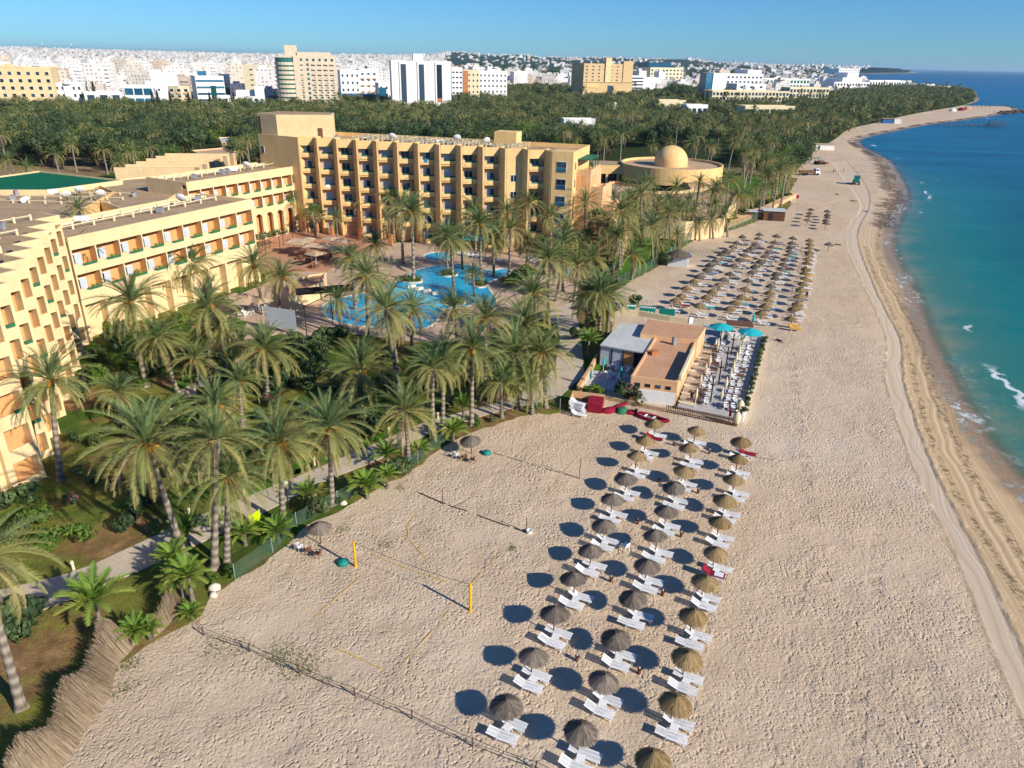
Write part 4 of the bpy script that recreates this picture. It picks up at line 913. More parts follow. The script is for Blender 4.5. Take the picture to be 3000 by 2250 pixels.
for px_, py_, z0, h in ((230, 612, 0, 13.5), (346, 476, 0, 9.5), (386, 446, 0, 9.5), (437, 432, 0, 10), (159, 452, 0, 9.5), (78, 493, 0, 9), (725, 412, 0, 10.5), (210, 425, 0, 9), (540, 505, 0, 10), (20, 470, 0, 9), (700, 440, 0, 9), (300, 440, 0, 8)):
    tp = G(px_, py_, h); palm((tp.x + rnd.uniform(-.5, .5), tp.y, 0), tp, .95, None, 0, hi=False, group='palms behind the wings')
YOUNG = [(293, 1760, 297, 1835, 1.25), (549, 1560, 556, 1610, .9), (508, 1640, 512, 1672, .9), (560, 1690, 566, 1765, .9), (401, 1850, 405, 1880, .7), (440, 1850, 442, 1875, .6), (560, 1798, 562, 1812, .55), (812, 1560, 818, 1590, .85), (725, 1565, 720, 1600, .8), (903, 1447, 905, 1470, .8), (1076, 1425, 1076, 1460, 1.0), (1134, 1395, 1136, 1430, .7), (1330, 1265, 1328, 1290, 1.0), (1134, 1335, 1136, 1370, .95), (1230, 1320, 1232, 1345, .7), (1725, 1000, 1722, 1045, 1.0), (640, 1530, 640, 1560, .6), (535, 1700, 540, 1750, .9), (1360, 1190, 1358, 1225, .8)]
for hx_, hy_, fx, fy, s in YOUNG:
    b = G(fx, fy); h = max(.15, height_at(b.x, b.y, hy_)); root = link('young_palm', None, None, b)
    link('crown', rnd.choice(CR_Y), root, (0, 0, h), rnd.uniform(0, 6), s)
    t = link('trunk', TR[0], root, None, None, (.7, .7, h)); tag(root, None, 'young palm', 'young palms along the beach edge'); palms.append((root, 'low bright green young palm'))

# ------------------------------------------------------------------ broadleaf trees and bushes
def leafball(seed, blobs, cards, size, Rr_, H, z0, spread=.7):
    """foliage clumps: leaf-sized cards scattered over the skins of several overlapping blobs"""
    g = random.Random(seed); mb = MB(); bl = []
    for i in range(blobs):
        a, q = g.uniform(0, 6.28), g.random() ** .5 * spread
        bl.append((Vector((math.cos(a) * q * Rr_, math.sin(a) * q * Rr_, z0 + H * g.uniform(.25, .8))), Rr_ * g.uniform(.30, .55), g.uniform(.05, .75)))
    for _ in range(cards):
        c, r, ag = g.choice(bl); d = Vector((g.gauss(0, 1), g.gauss(0, 1), g.gauss(.25, 1))).normalized()
        p = c + Vector((d.x * r, d.y * r, d.z * r * H / Rr_ * .62)) * (1 - .45 * g.random() ** 2)
        if p.z < z0 * .6: p.z = z0 * .6 + g.random() * .3
        nn = (d + Vector((g.gauss(0, .3), g.gauss(0, .3), g.gauss(0, .3)))).normalized(); t = nn.orthogonal().normalized(); b = nn.cross(t)
        q = g.uniform(0, 6.28); t, b = t * math.cos(q) + b * math.sin(q), b * math.cos(q) - t * math.sin(q); s = size * g.uniform(.6, 1.35)
        mb.add((p - t * s * .5, p - b * s * .28, p + t * s * .5, p + b * s * .28), ((0, 1, 2, 3),), 0, min(1, max(0, ag + g.uniform(-.2, .25))))
    return mb
def limb_trunk(seed, h, r):
    g = random.Random(seed); mb = MB(); mb.tube([(0, 0, 0), (g.uniform(-.2, .2), g.uniform(-.2, .2), h * .5), (g.uniform(-.3, .3), 0, h)], [r, r * .8, r * .5], 7)
    for i in range(4):
        a = i * 1.6 + g.uniform(-.4, .4); mb.tube([(0, 0, h * .5), (math.cos(a) * h * .3, math.sin(a) * h * .3, h * .95), (math.cos(a) * h * .5, math.sin(a) * h * .5, h * 1.3)], [r * .5, r * .35, r * .12], 5)
    return mb.mesh('trunk', 'wood', True)
def mm(mb, mat, name='crown'): return mb.mesh(name, mat)
TREES = {
    'dark': (['dense dark green tree', 'tree'], [(mm(leafball(s, 12, 2000, .55, 4.6, 6.2, 2.2), 'dark_leaf'), limb_trunk(s, 3.4, .28)) for s in (31, 32)]),
    'olive': (['olive green loose-crowned tree', 'tree'], [(mm(leafball(s, 10, 1600, .52, 4.2, 5.8, 2.4, .85), 'leaf'), limb_trunk(s, 3.6, .24)) for s in (33, 34, 35)]),
    'bright': (['bright green rounded tree', 'tree'], [(mm(leafball(s, 9, 1600, .46, 3.6, 4.6, 1.4), 'bright_leaf'), limb_trunk(s, 2.4, .2)) for s in (36, 37)])}
def cypress_mb(seed):
    g = random.Random(seed); mb = MB()
    for _ in range(700):
        t = g.random() ** .8; a = g.uniform(0, 6.28); r = 1.25 * (1 - t) ** .7 * (.35 + .65 * min(1, t * 8)) * g.uniform(.75, 1.08); p = Vector((math.cos(a) * r, math.sin(a) * r, .6 + t * 9)); d = Vector((math.cos(a), math.sin(a), g.uniform(.3, 1.6))).normalized()
        q = Vector((-math.sin(a), math.cos(a), 0)); s = .55 * g.uniform(.6, 1.2); mb.add((p - q * s * .3, p + d * s * .7, p + q * s * .3, p - d * s * .4), ((0, 1, 2, 3),), 0, g.random())
    return mb
TREES['cypress'] = (['slim dark cypress', 'tree'], [(mm(cypress_mb(s), 'dark_leaf'), limb_trunk(s, 1.2, .15)) for s in (41, 42)])
treelist = []
def tree(kind, x, y, s, group, zs=1.0):
    ph, var = TREES[kind]; c, t = rnd.choice(var); root = link('cypress_tree' if kind == 'cypress' else 'broadleaf_tree', None, None, (x, y, 0), rnd.uniform(0, 6.28), (s, s, s * zs))
    link('trunk', t, root); link('crown', c, root); tag(root, None, 'tree', group); treelist.append((root, ph[0])); return root
FOREST = [poly(p) for p in ([(-250, 345), (0, 318), (300, 312), (520, 322), (760, 318), (980, 297), (1100, 290), (1230, 300), (1380, 285), (1560, 255), (1700, 268), (1760, 280), (1950, 275), (2040, 262), (2180, 285), (2330, 305), (2480, 272), (2560, 262), (2700, 258), (2830, 268), (2858, 290), (2812, 309), (2632, 341), (2564, 359), (2487, 375), (2450, 410), (2391, 438), (2378, 460), (2341, 505), (2332, 527), (2305, 570), (2260, 560), (2180, 505), (2130, 500), (2040, 470), (1880, 455), (1800, 470), (1690, 475), (1400, 470), (1000, 455), (860, 460), (800, 492), (745, 500), (690, 480), (560, 500), (330, 505), (60, 490), (-250, 560)],)]
CLEAR = [poly(p) for p in ([(545, 425), (700, 425), (700, 470), (590, 500)], [(1650, 385), (1740, 378), (1750, 392), (1660, 400)], [(1800, 440), (2140, 430), (2180, 520), (1790, 520)], [(2030, 345), (2340, 335), (2350, 350), (2040, 362)], [(2385, 442), (2396, 405), (2450, 405), (2450, 442)], [(2580, 372), (2580, 352), (2640, 352), (2640, 372)], [(2350, 530), (2365, 470), (2420, 470), (2420, 500)], [(2080, 500), (2320, 505), (2320, 560), (2080, 560)])]
w1c = Matrix.Rotation(main.rotation_euler.z, 2); MAINBOX = []
for lx, ly in ((-6, -3), (LN + 14, -3), (LN + 14, DP + 5), (-6, DP + 5)):
    q = w1c @ Vector((lx, ly)); MAINBOX.append((main.location.x + q.x, main.location.y + q.y))
CLEAR.append(MAINBOX)
spots = []
for pl in FOREST:
    x0, x1 = min(p[0] for p in pl), max(p[0] for p in pl); y0, y1 = min(p[1] for p in pl), max(p[1] for p in pl)
    y = y0
    while y < y1:
        st_ = 8.4 if y < 330 else 10 if y < 520 else 12; x = x0
        while x < x1:
            qx, qy = x + rnd.uniform(-.45, .45) * st_, y + rnd.uniform(-.45, .45) * st_
            if inside(qx, qy, pl) and not any(inside(qx, qy, c) for c in CLEAR) and -120 < PX(qx, qy, 5)[0] < 3060: spots.append((qx, qy))
            x += st_
        y += st_
spots.sort(key=lambda p: p[1] + abs(p[0]) * .1 + rnd.uniform(-12, 12))
pcount, tcount, far = 0, 0, []
for x, y in spots:
    u, v = PX(x, y, 4); pal = .25 if (1650 < u < 2180 and y < 420) else .5 if (u > 1750 and x > 45 and v > 330) else .2 if u > 1700 else .04
    if rnd.random() < pal and pcount < 110:
        h = rnd.uniform(7, 12.5); pcount += 1
        palm((x, y, 0), (x + rnd.uniform(-.8, .8), y + rnd.uniform(-.8, .8), h), rnd.uniform(.8, 1.05), None, 0, hi=False, group='palms of the wood behind the hotel')
    elif tcount < 280:
        tcount += 1; left = u < 900
        k = rnd.choices(['dark', 'olive', 'bright', 'cypress'], [.30, .47, .20, .03] if left else [.36, .36, .25, .03])[0]
        tree(k, x, y, rnd.uniform(1.0, 1.65) if k != 'cypress' else rnd.uniform(.8, 1.2), 'trees of the wood behind the hotel')
    else: far.append((x, y, rnd.random() < pal * .3))
def cluster(seed, n, sz, Rr_, H, z0):
    b = leafball(seed, 8, n, sz, Rr_, H, z0); return np.array(b.v, np.float32), np.array(b.a, np.float32)
FV = [cluster(s, 620, .72, 5.0, 6.0, 1.0) for s in (51, 52, 53, 54)]
PV = []
for s in (61, 62):
    g = random.Random(s); b = MB()
    for i in range(26):
        t = i / 26; az = i * 2.4; el = R(80) - t * R(125); sd0 = Vector((-math.sin(az), math.cos(az), 0)); d1 = Vector((math.cos(az) * math.cos(el), math.sin(az) * math.cos(el), math.sin(el))); m_ = d1 * 2.0; e_ = m_ + (d1 + Vector((0, 0, -.9))).normalized() * 1.9
        b.add(((0, 0, 9), m_ + sd0 * .42 + Vector((0, 0, 9)), e_ + Vector((0, 0, 9)), m_ - sd0 * .42 + Vector((0, 0, 9))), ((0, 1, 2, 3),), 0, .55 + .4 * t)
    PV.append((np.array(b.v, np.float32), np.array(b.a, np.float32)))
vs, ags = [], []
for x, y, pal in far:
    v, a_ = rnd.choice(PV if pal else FV); s = rnd.uniform(.85, 1.5); an = rnd.uniform(0, 6.28); c_, s_ = math.cos(an), math.sin(an)
    q = np.stack([(v[:, 0] * c_ - v[:, 1] * s_) * s + x, (v[:, 0] * s_ + v[:, 1] * c_) * s + y, v[:, 2] * s], 1); vs.append(q); ags.append(np.clip(a_ + rnd.uniform(-.4, .4), 0, 1))
for i in range(520):
    k = rnd.uniform(34, len(vegs) - 1.01) if False else rnd.uniform(66, len(vegs) - 1.01); a, b = vegs[int(k)], vegs[int(k) + 1]; f = k % 1; q = rnd.random() ** 1.5 * 22
    x, y = a[0] + (b[0] - a[0]) * f - 1.5 - q * .9, a[1] + (b[1] - a[1]) * f + 1 + q * .3
    if any(inside(x, y, c) for c in CLEAR): continue
    v, a_ = rnd.choice(FV); s = rnd.uniform(.25, .55); an = rnd.uniform(0, 6.28); c_, s_ = math.cos(an), math.sin(an)
    vs.append(np.stack([(v[:, 0] * c_ - v[:, 1] * s_) * s + x, (v[:, 0] * s_ + v[:, 1] * c_) * s + y, v[:, 2] * s * .9], 1)); ags.append(np.clip(a_ + rnd.uniform(-.3, .4), 0, 1))
V, A = np.concatenate(vs), np.concatenate(ags)
me = npmesh('woodland', V[:, 0], V[:, 1], V[:, 2], np.arange(len(V)).reshape(-1, 4), ['leaf'], dict(age=A), False)
stuff(link('woodland', me), 'dark mixed wood of trees and palms stretching toward the headland', 'wood')
# bushes of the garden
BUSH = {'dark': ('dark green rounded bush', [mm(leafball(s, 9, 900, .24, 1.0, 1.4, .12, .55), 'dark_leaf', 'foliage') for s in (71, 72)]), 'leaf': ('olive green loose bush', [mm(leafball(s, 9, 700, .24, 1.0, 1.25, .10, .65), 'leaf', 'foliage') for s in (73, 74)]),
        'bright': ('bright green bush', [mm(leafball(s, 8, 760, .22, 1.0, 1.2, .10, .6), 'bright_leaf', 'foliage') for s in (75, 76)]), 'flower': ('pink flowering bush', [mm(leafball(s, 8, 760, .2, 1.0, 1.25, .10, .6), 'flower', 'foliage') for s in (77,)])}
bushes = []
def bush(kind, x, y, s, group='garden bushes', zs=1.0):
    o = link('bush', rnd.choice(BUSH[kind][1]), None, (x, y, .08), rnd.uniform(0, 6.28), (s, s, s * zs)); tag(o, None, 'bush', group); bushes.append((o, BUSH[kind][0])); return o
for kind, px_, py_, s in (('bright', 237, 1590, 1.4), ('bright', 142, 1608, 1.6), ('leaf', 64, 1595, 1.5), ('bright', 112, 1535, 1.4), ('dark', 366, 1560, 1.2), ('flower', 217, 1485, 1.1), ('dark', 90, 1470, 1.4), ('dark', 30, 1500, 1.7), ('dark', 20, 1860, 2.0), ('dark', 75, 1850, 2.0), ('dark', 50, 1890, 1.8), ('dark', 110, 1815, 1.5), ('flower', 1854, 1180, 1.7), ('dark', 1830, 1175, 1.5), ('bright', 1745, 1160, 1.2), ('leaf', 930, 1510, 1.4), ('flower', 905, 1520, .8),
        ('bright', 1520, 830, 2.2), ('bright', 1545, 815, 2.0), ('bright', 1490, 840, 1.7), ('dark', 960, 1010, 1.9), ('dark', 925, 1025, 1.8), ('dark', 1000, 1000, 1.6), ('bright', 530, 965, 2.0), ('bright', 690, 975, 1.8), ('dark', 880, 1040, 1.7), ('bright', 840, 1110, 1.6), ('dark', 900, 1090, 1.6), ('bright', 560, 440, 3.0), ('bright', 685, 480, 3.0), ('dark', 640, 480, 2.2), ('dark', 1950, 780, 1.8), ('bright', 330, 975, 1.5), ('dark', 1165, 1400, 1.3), ('leaf', 1190, 1392, 1.1), ('dark', 1610, 1060, 1.3), ('dark', 1690, 1000, 1.4), ('leaf', 1740, 965, 1.5), ('dark', 1860, 900, 1.5), ('leaf', 1790, 935, 1.6), ('dark', 1730, 915, 1.5)):
    p = G(px_, py_); bush(kind, p.x, p.y, s)
GBOX = poly([(0, 1560), (300, 1600), (520, 1530), (850, 1390), (1200, 1240), (1440, 1170), (1600, 1050), (1600, 950), (1300, 1020), (1000, 1000), (700, 1020), (560, 1010), (330, 980), (270, 1010), (180, 1380), (120, 1500)])
GBOX2 = poly([(1560, 940), (1700, 880), (1800, 840), (1990, 735), (2080, 690), (1990, 640), (1830, 640), (1700, 700), (1700, 800), (1640, 900)])
GBOX3 = poly([(640, 690), (900, 640), (1280, 690), (1640, 720), (1660, 690), (1300, 640), (900, 610)])
NOPE = [poly(PATH_U + PATH_L), poly([(480, 1180), (720, 1065), (500, 1205)])] + [poly(l) for l in LAWNS]
for box, st_, pr in ((GBOX, 2.9, .60), (GBOX2, 4.2, .5), (GBOX3, 4.6, .6)):
    x0, x1 = min(p[0] for p in box), max(p[0] for p in box); y0, y1 = min(p[1] for p in box), max(p[1] for p in box); y = y0
    while y < y1:
        x = x0
        while x < x1:
            qx, qy = x + rnd.uniform(-1, 1), y + rnd.uniform(-1, 1)
            if rnd.random() < pr and inside(qx, qy, box) and not any(inside(qx, qy, c) for c in NOPE): bush(rnd.choices(['dark', 'leaf', 'bright', 'flower'], [.5, .27, .18, .05])[0], qx, qy, rnd.uniform(.8, 1.75), 'garden bushes', rnd.uniform(.8, 1.2))
            x += st_
        y += st_
for i in range(26):
    f = i / 26; q = G(2100 + 225 * f, 692 - 112 * f - 14 * math.sin(f * 3)); bush(rnd.choice(['leaf', 'dark', 'bright']), q.x - rnd.uniform(0, 2), q.y + rnd.uniform(-1, 1), rnd.uniform(.9, 1.6), 'scrub along the low orange wall')
for i in range(60):                                                    # scrub along the beach edge
    k = rnd.uniform(9, len(veg) - 16); a, b = veg[int(k)], veg[int(k) + 1]; f = k % 1; x, y = a[0] + (b[0] - a[0]) * f - rnd.uniform(.2, 2.2), a[1] + (b[1] - a[1]) * f + rnd.uniform(0, 1.2)
    if not (PX(x, y, 0)[0] > 1640 and 850 < PX(x, y, 0)[1] < 1240): bush(rnd.choice(['leaf', 'dark', 'bright']), x, y, rnd.uniform(.35, .8), 'scrub along the beach fence', .8)
GM = [mark('curved pool', 1150, 900), mark('white projection screen', 640, 1000), mark('lime green board', 745, 1540), mark('sunlit wing', 500, 900), mark('saw-tooth block', 200, 1300), mark('beach bar', 1750, 1130), mark('long block middle', 1300, 700), mark('stair tower foot', 900, 660), mark('long block sea end', 1690, 700), mark('rotunda', 1980, 560), mark('white kiosk by the fence', 1985, 760), mark('reed fence', 230, 2000), mark('small round pool', 1280, 753), mark('pool planter', 1335, 890), mark('bend of the garden path', 960, 1400), mark('teal boards', 1900, 890), mark('brown beach hut', 2240, 620), mark('first volleyball net', 900, 1600), mark('round clipped bush', 237, 1590), mark('cafe terrace', 900, 750), mark('path far end', 1500, 1180), mark('path near end', 300, 1690), mark('pool bar canopy', 1340, 720), mark('set-back wing foot', 760, 720)]
FM = [mark('green pavilion roof', 180, 530), mark('striped hall', 430, 490), mark('bungalows', 600, 440), mark('stair tower', 830, 440), mark('long block middle roof', 1200, 440), mark('long block plant room', 1530, 440), mark('rotunda dome', 1970, 460), mark('small white villa in the wood', 1690, 388), mark('yellow hotel tower', 1770, 290), mark('white slab tower', 1240, 305), mark('cream and green tower', 900, 305), mark('yellow apartment block', 90, 325), mark('white arched arcade', 2180, 350), mark('long cream hotel', 2250, 310), mark('white beach shed', 2415, 430), mark('beach lawn', 2210, 545), mark('road wall', 40, 370), mark('white striped office', 615, 320), mark('white chimney post', 1800, 335), mark('parked truck', 2365, 503), mark('blue glass tower', 2070, 290), mark('headland beach', 2600, 350), mark('tractor', 2395, 478), mark('long block sea roof', 1700, 455), mark('white ranch wall', 1950, 330)]
autolabel([p for p in palms if p[0].get('group') != 'palms of the wood behind the hotel'], GM)
autolabel([p for p in palms if p[0].get('group') == 'palms of the wood behind the hotel'], FM)
autolabel(treelist, FM); autolabel(bushes, GM)
# ------------------------------------------------------------------ beach umbrellas and loungers
def thatchmat(name, stops):
    t = NT(name); t.bsdf(t.ramp(t.math('ADD', t.attr('age'), t.math('MULTIPLY_ADD', t.rand(), .3, -.15), clamp=True), stops), .95, .1); return t.mat
M['thatch_grey'] = thatchmat('grey_thatch', [(0, L3(.10, .075, .055)), (.5, L3(.20, .16, .125)), (1, L3(.33, .27, .21))])
M['thatch_gold'] = thatchmat('golden_thatch', [(0, L3(.17, .11, .045)), (.5, L3(.31, .21, .095)), (1, L3(.44, .32, .17))])
def canopy_mesh(seed, mat, rr=1.18, hh=.62, n=620):
    g = random.Random(seed); mb = MB()
    base = MB(); base.lathe([(rr * .97, 0), (rr * .6, hh * .42), (.06, hh)], 28, 0, (0, 0, 1.62), .02); mb.add(base.v, base.f, 0, .25)
    base = MB(); base.lathe([(.05, hh - .1), (rr * .94, -.03)], 20, 0, (0, 0, 1.62)); mb.add(base.v, base.f, 0, .1)
    ring = {}
    for i in range(n):
        a = g.uniform(0, 6.28); k = int(a * 5); ring.setdefault(k, g.uniform(.15, .85)); q = g.random() ** .6; r0 = rr * q; r1 = min(rr * 1.07, r0 + .38 * g.uniform(.6, 1.2)); da = .022 / max(r0, .18) * g.uniform(.8, 2)
        z = lambda r: 1.62 + hh * (1 - r / rr) * (1 + .16 * (r / rr)) + .035 + g.uniform(0, .03)
        d0, d1 = Vector((math.cos(a - da), math.sin(a - da), 0)), Vector((math.cos(a + da), math.sin(a + da), 0)); jj = g.uniform(-.04, .04); d2 = Vector((math.cos(a + jj), math.sin(a + jj), 0)); d3 = Vector((math.cos(a + jj + da * .6), math.sin(a + jj + da * .6), 0))
        za, zb = z(r0), z(r1) - .02
        mb.add((d0 * r0 + Vector((0, 0, za)), d2 * r1 + Vector((0, 0, zb)), d3 * r1 + Vector((0, 0, zb)), d1 * r0 + Vector((0, 0, za))), ((0, 1, 2, 3),), 0, min(1, max(0, ring[k] * .5 + g.uniform(0, .5))))
    mb.tube([(0, 0, 1.62 + hh), (0, 0, 1.62 + hh + .22)], [.07, .03], 7, 0, True, .1)
    return mb.mesh('canopy', mat)
CAN = {'grey': [canopy_mesh(s, 'thatch_grey') for s in (1, 2, 3)], 'gold': [canopy_mesh(s, 'thatch_gold', 1.15, .66) for s in (4, 5, 6)]}
POLE = MB().tube([(0, 0, -.1), (0, 0, 2.1)], .05, 8).mesh('pole', 'wood')
BRACE = MB().tube([(0, 0, 1.2), (.55, 0, 1.66)], .025, 5).tube([(0, 0, 1.2), (-.55, 0, 1.66)], .025, 5).mesh('brace', 'wood')
CANLO = {k: [canopy_mesh(s, 'thatch_' + k, 1.2, .62, 200) for s in (7, 8)] for k in ('grey', 'gold')}
def umbrella(x, y, kind, label, group, hi=True):
    u = thing('beach_umbrella', label, 'beach umbrella', (x, y, .02), rnd.uniform(0, 6), group)
    link('canopy', rnd.choice((CAN if hi else CANLO)[kind]), u, (0, 0, rnd.uniform(-.08, .1)), (rnd.uniform(-.11, .11), rnd.uniform(-.11, .11), rnd.uniform(0, 6)), (lambda q: (q, q, rnd.uniform(.96, 1.03)))(rnd.uniform(.82, .93))); link('pole', POLE, u)
    if hi: link('brace', BRACE, u, None, rnd.uniform(0, 3)); link('brace', BRACE, u, None, rnd.uniform(3.6, 4.2))
    return u
def slats(mb, x0, x1, w, z0, z1, n):
    d = Vector((x1 - x0, 0, z1 - z0)); nn = Vector((-d.z, 0, d.x)).normalized() * .03
    mb.obox((x0, -w / 2, z0), d, (0, .07, 0), nn); mb.obox((x0, w / 2 - .07, z0), d, (0, .07, 0), nn); mb.obox((x0, -.03, z0), d, (0, .06, 0), nn * .9)
    for i in range(n):
        a = Vector((x0, 0, z0)) + d * (i + .12) / n; mb.obox(a + Vector((0, -w / 2 + .07, 0)), d * (.62 / n), (0, w - .14, 0), nn * .8)
_b = MB(); slats(_b, -.28, 1.02, .66, .34, .36, 15); _b.obox((-.28, -.35, .27), (1.3, 0, 0), (0, .05, 0), (0, 0, .08)); _b.obox((-.28, .30, .27), (1.3, 0, 0), (0, .05, 0), (0, 0, .08)); BED = _b.mesh('bed', 'whitepl')
def backr(ang):
    b = MB(); slats(b, 0, -.72 * math.cos(ang), .66, 0, .72 * math.sin(ang), 9); return b.mesh('backrest', 'whitepl')
BACKS = [backr(R(a)) for a in (30, 22, 10)]
LEG = MB().obox((-.03, -.025, 0), (.06, 0, 0), (0, .05, 0), (.10, 0, .36)).mesh('leg', 'whitepl'); LEG2 = MB().obox((-.03, -.025, 0), (.06, 0, 0), (0, .05, 0), (-.12, 0, .36)).mesh('leg', 'whitepl')
_b = MB(); slats(_b, -.28, 1.02, .66, .34, .36, 7); slats(_b, -.28, -.85, .66, .36, .75, 4)
for x in (-.5, .8):
    for y in (-.3, .26): _b.box(x, x + .06, y, y + .05, 0, .36)
LOUNGE_LO = _b.mesh('sun_lounger', 'whitepl')
TABLE = MB(); TABLE.box(-.26, .26, -.26, .26, .40, .45)
for x in (-.22, .17):
    for y in (-.22, .17): TABLE.box(x, x + .05, y, y + .05, 0, .40)
TABLE = TABLE.mesh('side_table', 'whitepl')
def lounger(x, y, a, label, group, hi=True):
    if not hi: return tag(link('sun_lounger', LOUNGE_LO, None, (x, y, .03), a), label, 'sun lounger', group)
    o = thing('sun_lounger', label, 'sun lounger', (x, y, .03), a, group)
    link('bed', BED, o); b = link('backrest', rnd.choice(BACKS), o, (-.28, 0, .35))
    for yy in (-.31, .31): link('leg', LEG2, o, (.86, yy, 0)); link('leg', LEG, o, (-.32, yy, 0))
    return o
LA = math.atan2(*reversed(tuple((G(1744, 2222, .35) - G(1654, 2181, .35))[:2])))
LA += .07
LD, LN_ = Vector((math.cos(LA), math.sin(LA), 0)), Vector((-math.sin(LA), math.cos(LA), 0))
ROWS = {'inland': [(1921, 1235), (1892, 1284), (1865, 1335), (1835, 1397), (1794, 1458), (1770, 1533), (1733, 1604), (1684, 1692), (1625, 1797), (1559, 1917), (1483, 2054)],
        'middle': [(2038, 1255), (2026, 1308), (2001, 1372), (1979, 1420), (1953, 1492), (1926, 1567), (1896, 1648), (1861, 1746), (1810, 1858), (1763, 1985), (1698, 2141)],
        'seaward': [(2174, 1287), (2162, 1341), (2153, 1399), (2126, 1457), (2108, 1525), (2096, 1611), (2064, 1696), (2029, 1803), (2008, 1924), (1973, 2054), (1917, 2224)]}
for row, l in ROWS.items():
    for i, (px_, py_) in enumerate(l):
        kind = 'gold' if row == 'seaward' or i < 3 else 'grey'; c = G(px_, py_, 1.95); nth = ordw(i)
        umbrella(c.x, c.y, kind, f"{'golden' if kind == 'gold' else 'grey-brown'} thatched umbrella, {nth} from the bar in the {row} row", f'thatched umbrellas of the {row} near row')
        for s, w in ((-1, 'camera side'), (1, 'bar side')):
            if row == 'inland' and i == 10 and s == 1: pass
            q = Vector((c.x, c.y, 0)) + LN_ * (-1.12 if s < 0 else .0) + LD * (rnd.uniform(.0, .3) if s < 0 else rnd.uniform(.35, .55)); ang = LA + rnd.uniform(-.05, .05)
            lounger(q.x, q.y, ang, f"white lounger on the {'outer' if s < 0 else 'bar-facing'} side of the {nth} {row} umbrella from the bar", f'loungers of the {row} near row')
        q = Vector((c.x, c.y, 0)) + LD * .35 - LN_ * .52; tag(link('side_table', TABLE, None, (q.x, q.y, .03), LA + rnd.uniform(-.2, .2)), f"square white table under the {nth} {row} umbrella from the bar", 'table', 'white tables under the near umbrellas')
TOWEL = MB(); TOWEL.obox((-.25, -.36, .385), (1.25, 0, 0), (0, .72, 0), (0, 0, .06)); TOWEL.obox((-.25, -.36, .40), (-.58, 0, .42), (0, .72, 0), (.03, 0, .05)); TOW = {k: TOWEL.mesh('cushion', k) for k in ('red', 'bluep', 'yellowp', 'teal')}
for row, i, s in (('seaward', 0, 1), ('inland', 0, -1), ('seaward', 5, -1)):
    c = G(*ROWS[row][i], 1.95); q = Vector((c.x, c.y, 0)) + LN_ * (-1.12 if s < 0 else 0) + LD * (.15 if s < 0 else .65)
    tag(link('cushion', TOW['red'], None, (q.x, q.y, .06), LA), f'dark red mattress on a lounger at the {ordw(i)} {row} umbrella from the bar', 'mattress')
t_ = MB(); t_.box(-.1, .62, -.3, .3, .45, .49); c = G(*ROWS['seaward'][5], 1.95); q = Vector((c.x, c.y, 0)) - LN_ * 1.12 + LD * .4
tag(link('towel', t_.mesh('towel', 'whitepl'), None, (q.x, q.y, .07), LA), 'white towel spread over a dark red mattress', 'towel')
# plastic chair and litter posts between the rows
def chair_mesh(mat):
    b = MB(); b.box(-.25, .25, -.25, .25, .42, .46); b.obox((-.25, -.25, .46), (0, .5, 0), (-.14, 0, .44), (.03, 0, .0)); b.box(-.25, .22, -.27, -.23, .62, .66); b.box(-.25, .22, .23, .27, .62, .66)
    for x in (-.24, .2):
        for y in (-.25, .21): b.box(x, x + .04, y, y + .04, 0, .62)
    return b.mesh('chair', mat)
CH = chair_mesh('whitepl'); CHD = chair_mesh('brown')
p = G(1831, 1612); tag(link('plastic_chair', CH, None, (p.x, p.y, .03), 2.2), 'single white plastic armchair standing between the inland and middle umbrella rows', 'chair')
BIN = MB().lathe([(.12, 0), (.14, .4), (.17, .42), (.17, .46)], 10, 0).tube([(0, 0, .46), (0, 0, .62)], .05, 6, 1).mesh('ash_bin', ['brown', 'stone'])
bins = []
for px_, py_ in ((1868, 1536), (1995, 1574), (1976, 1307), (2078, 1330), (1930, 1414), (2045, 1446), (1790, 1705), (1941, 1746), (1690, 1937), (1872, 1975)):
    p = G(px_, py_); bins.append((tag(link('ash_bin', BIN, None, (p.x, p.y, .03)), None, 'ash bin', 'small ash bins between the umbrellas'), 'small brown ash bin on the sand'))
autolabel(bins, [mark('bar corner', 2150, 1240), mark('lone plastic chair', 1831, 1612), mark('last near umbrella', 1698, 2141)])
# the far field
z8 = lambda x, y: (1800 + x * .339, 560 + y * .339)
FIELD = {'seaward edge': [(1540, 1085), (1565, 1015), (1585, 965), (1595, 905), (1608, 848), (1632, 795), (1645, 750), (1650, 710), (1655, 665), (1665, 620), (1670, 582), (1680, 550), (1688, 518), (1690, 485), (1690, 452), (1690, 422)],
         'fourth': [(1270, 1040), (1310, 985), (1325, 925), (1345, 870), (1355, 810), (1390, 755), (1410, 710), (1440, 665), (1460, 632), (1480, 588), (1500, 550), (1515, 515), (1530, 480), (1538, 440), (1540, 402)],
         'third': [(1000, 1005), (1050, 950), (1100, 900), (1130, 835), (1155, 772), (1195, 697), (1225, 645), (1265, 605), (1305, 560), (1330, 525), (1355, 480), (1380, 440), (1400, 382)],
         'second': [(740, 980), (800, 910), (855, 860), (900, 805), (945, 755), (1000, 705), (1035, 640), (1090, 582), (1115, 550), (1150, 515), (1190, 487), (1220, 455), (1240, 410), (1255, 372)],
         'inland edge': [(520, 940), (585, 895), (625, 835), (690, 780), (745, 725), (800, 670), (835, 630), (885, 590), (930, 548), (970, 512), (1020, 475), (1060, 440), (1110, 388)]}
LAF = LA + .12; FD, FN = Vector((math.cos(LAF), math.sin(LAF), 0)), Vector((-math.sin(LAF), math.cos(LAF), 0))
extra = {}
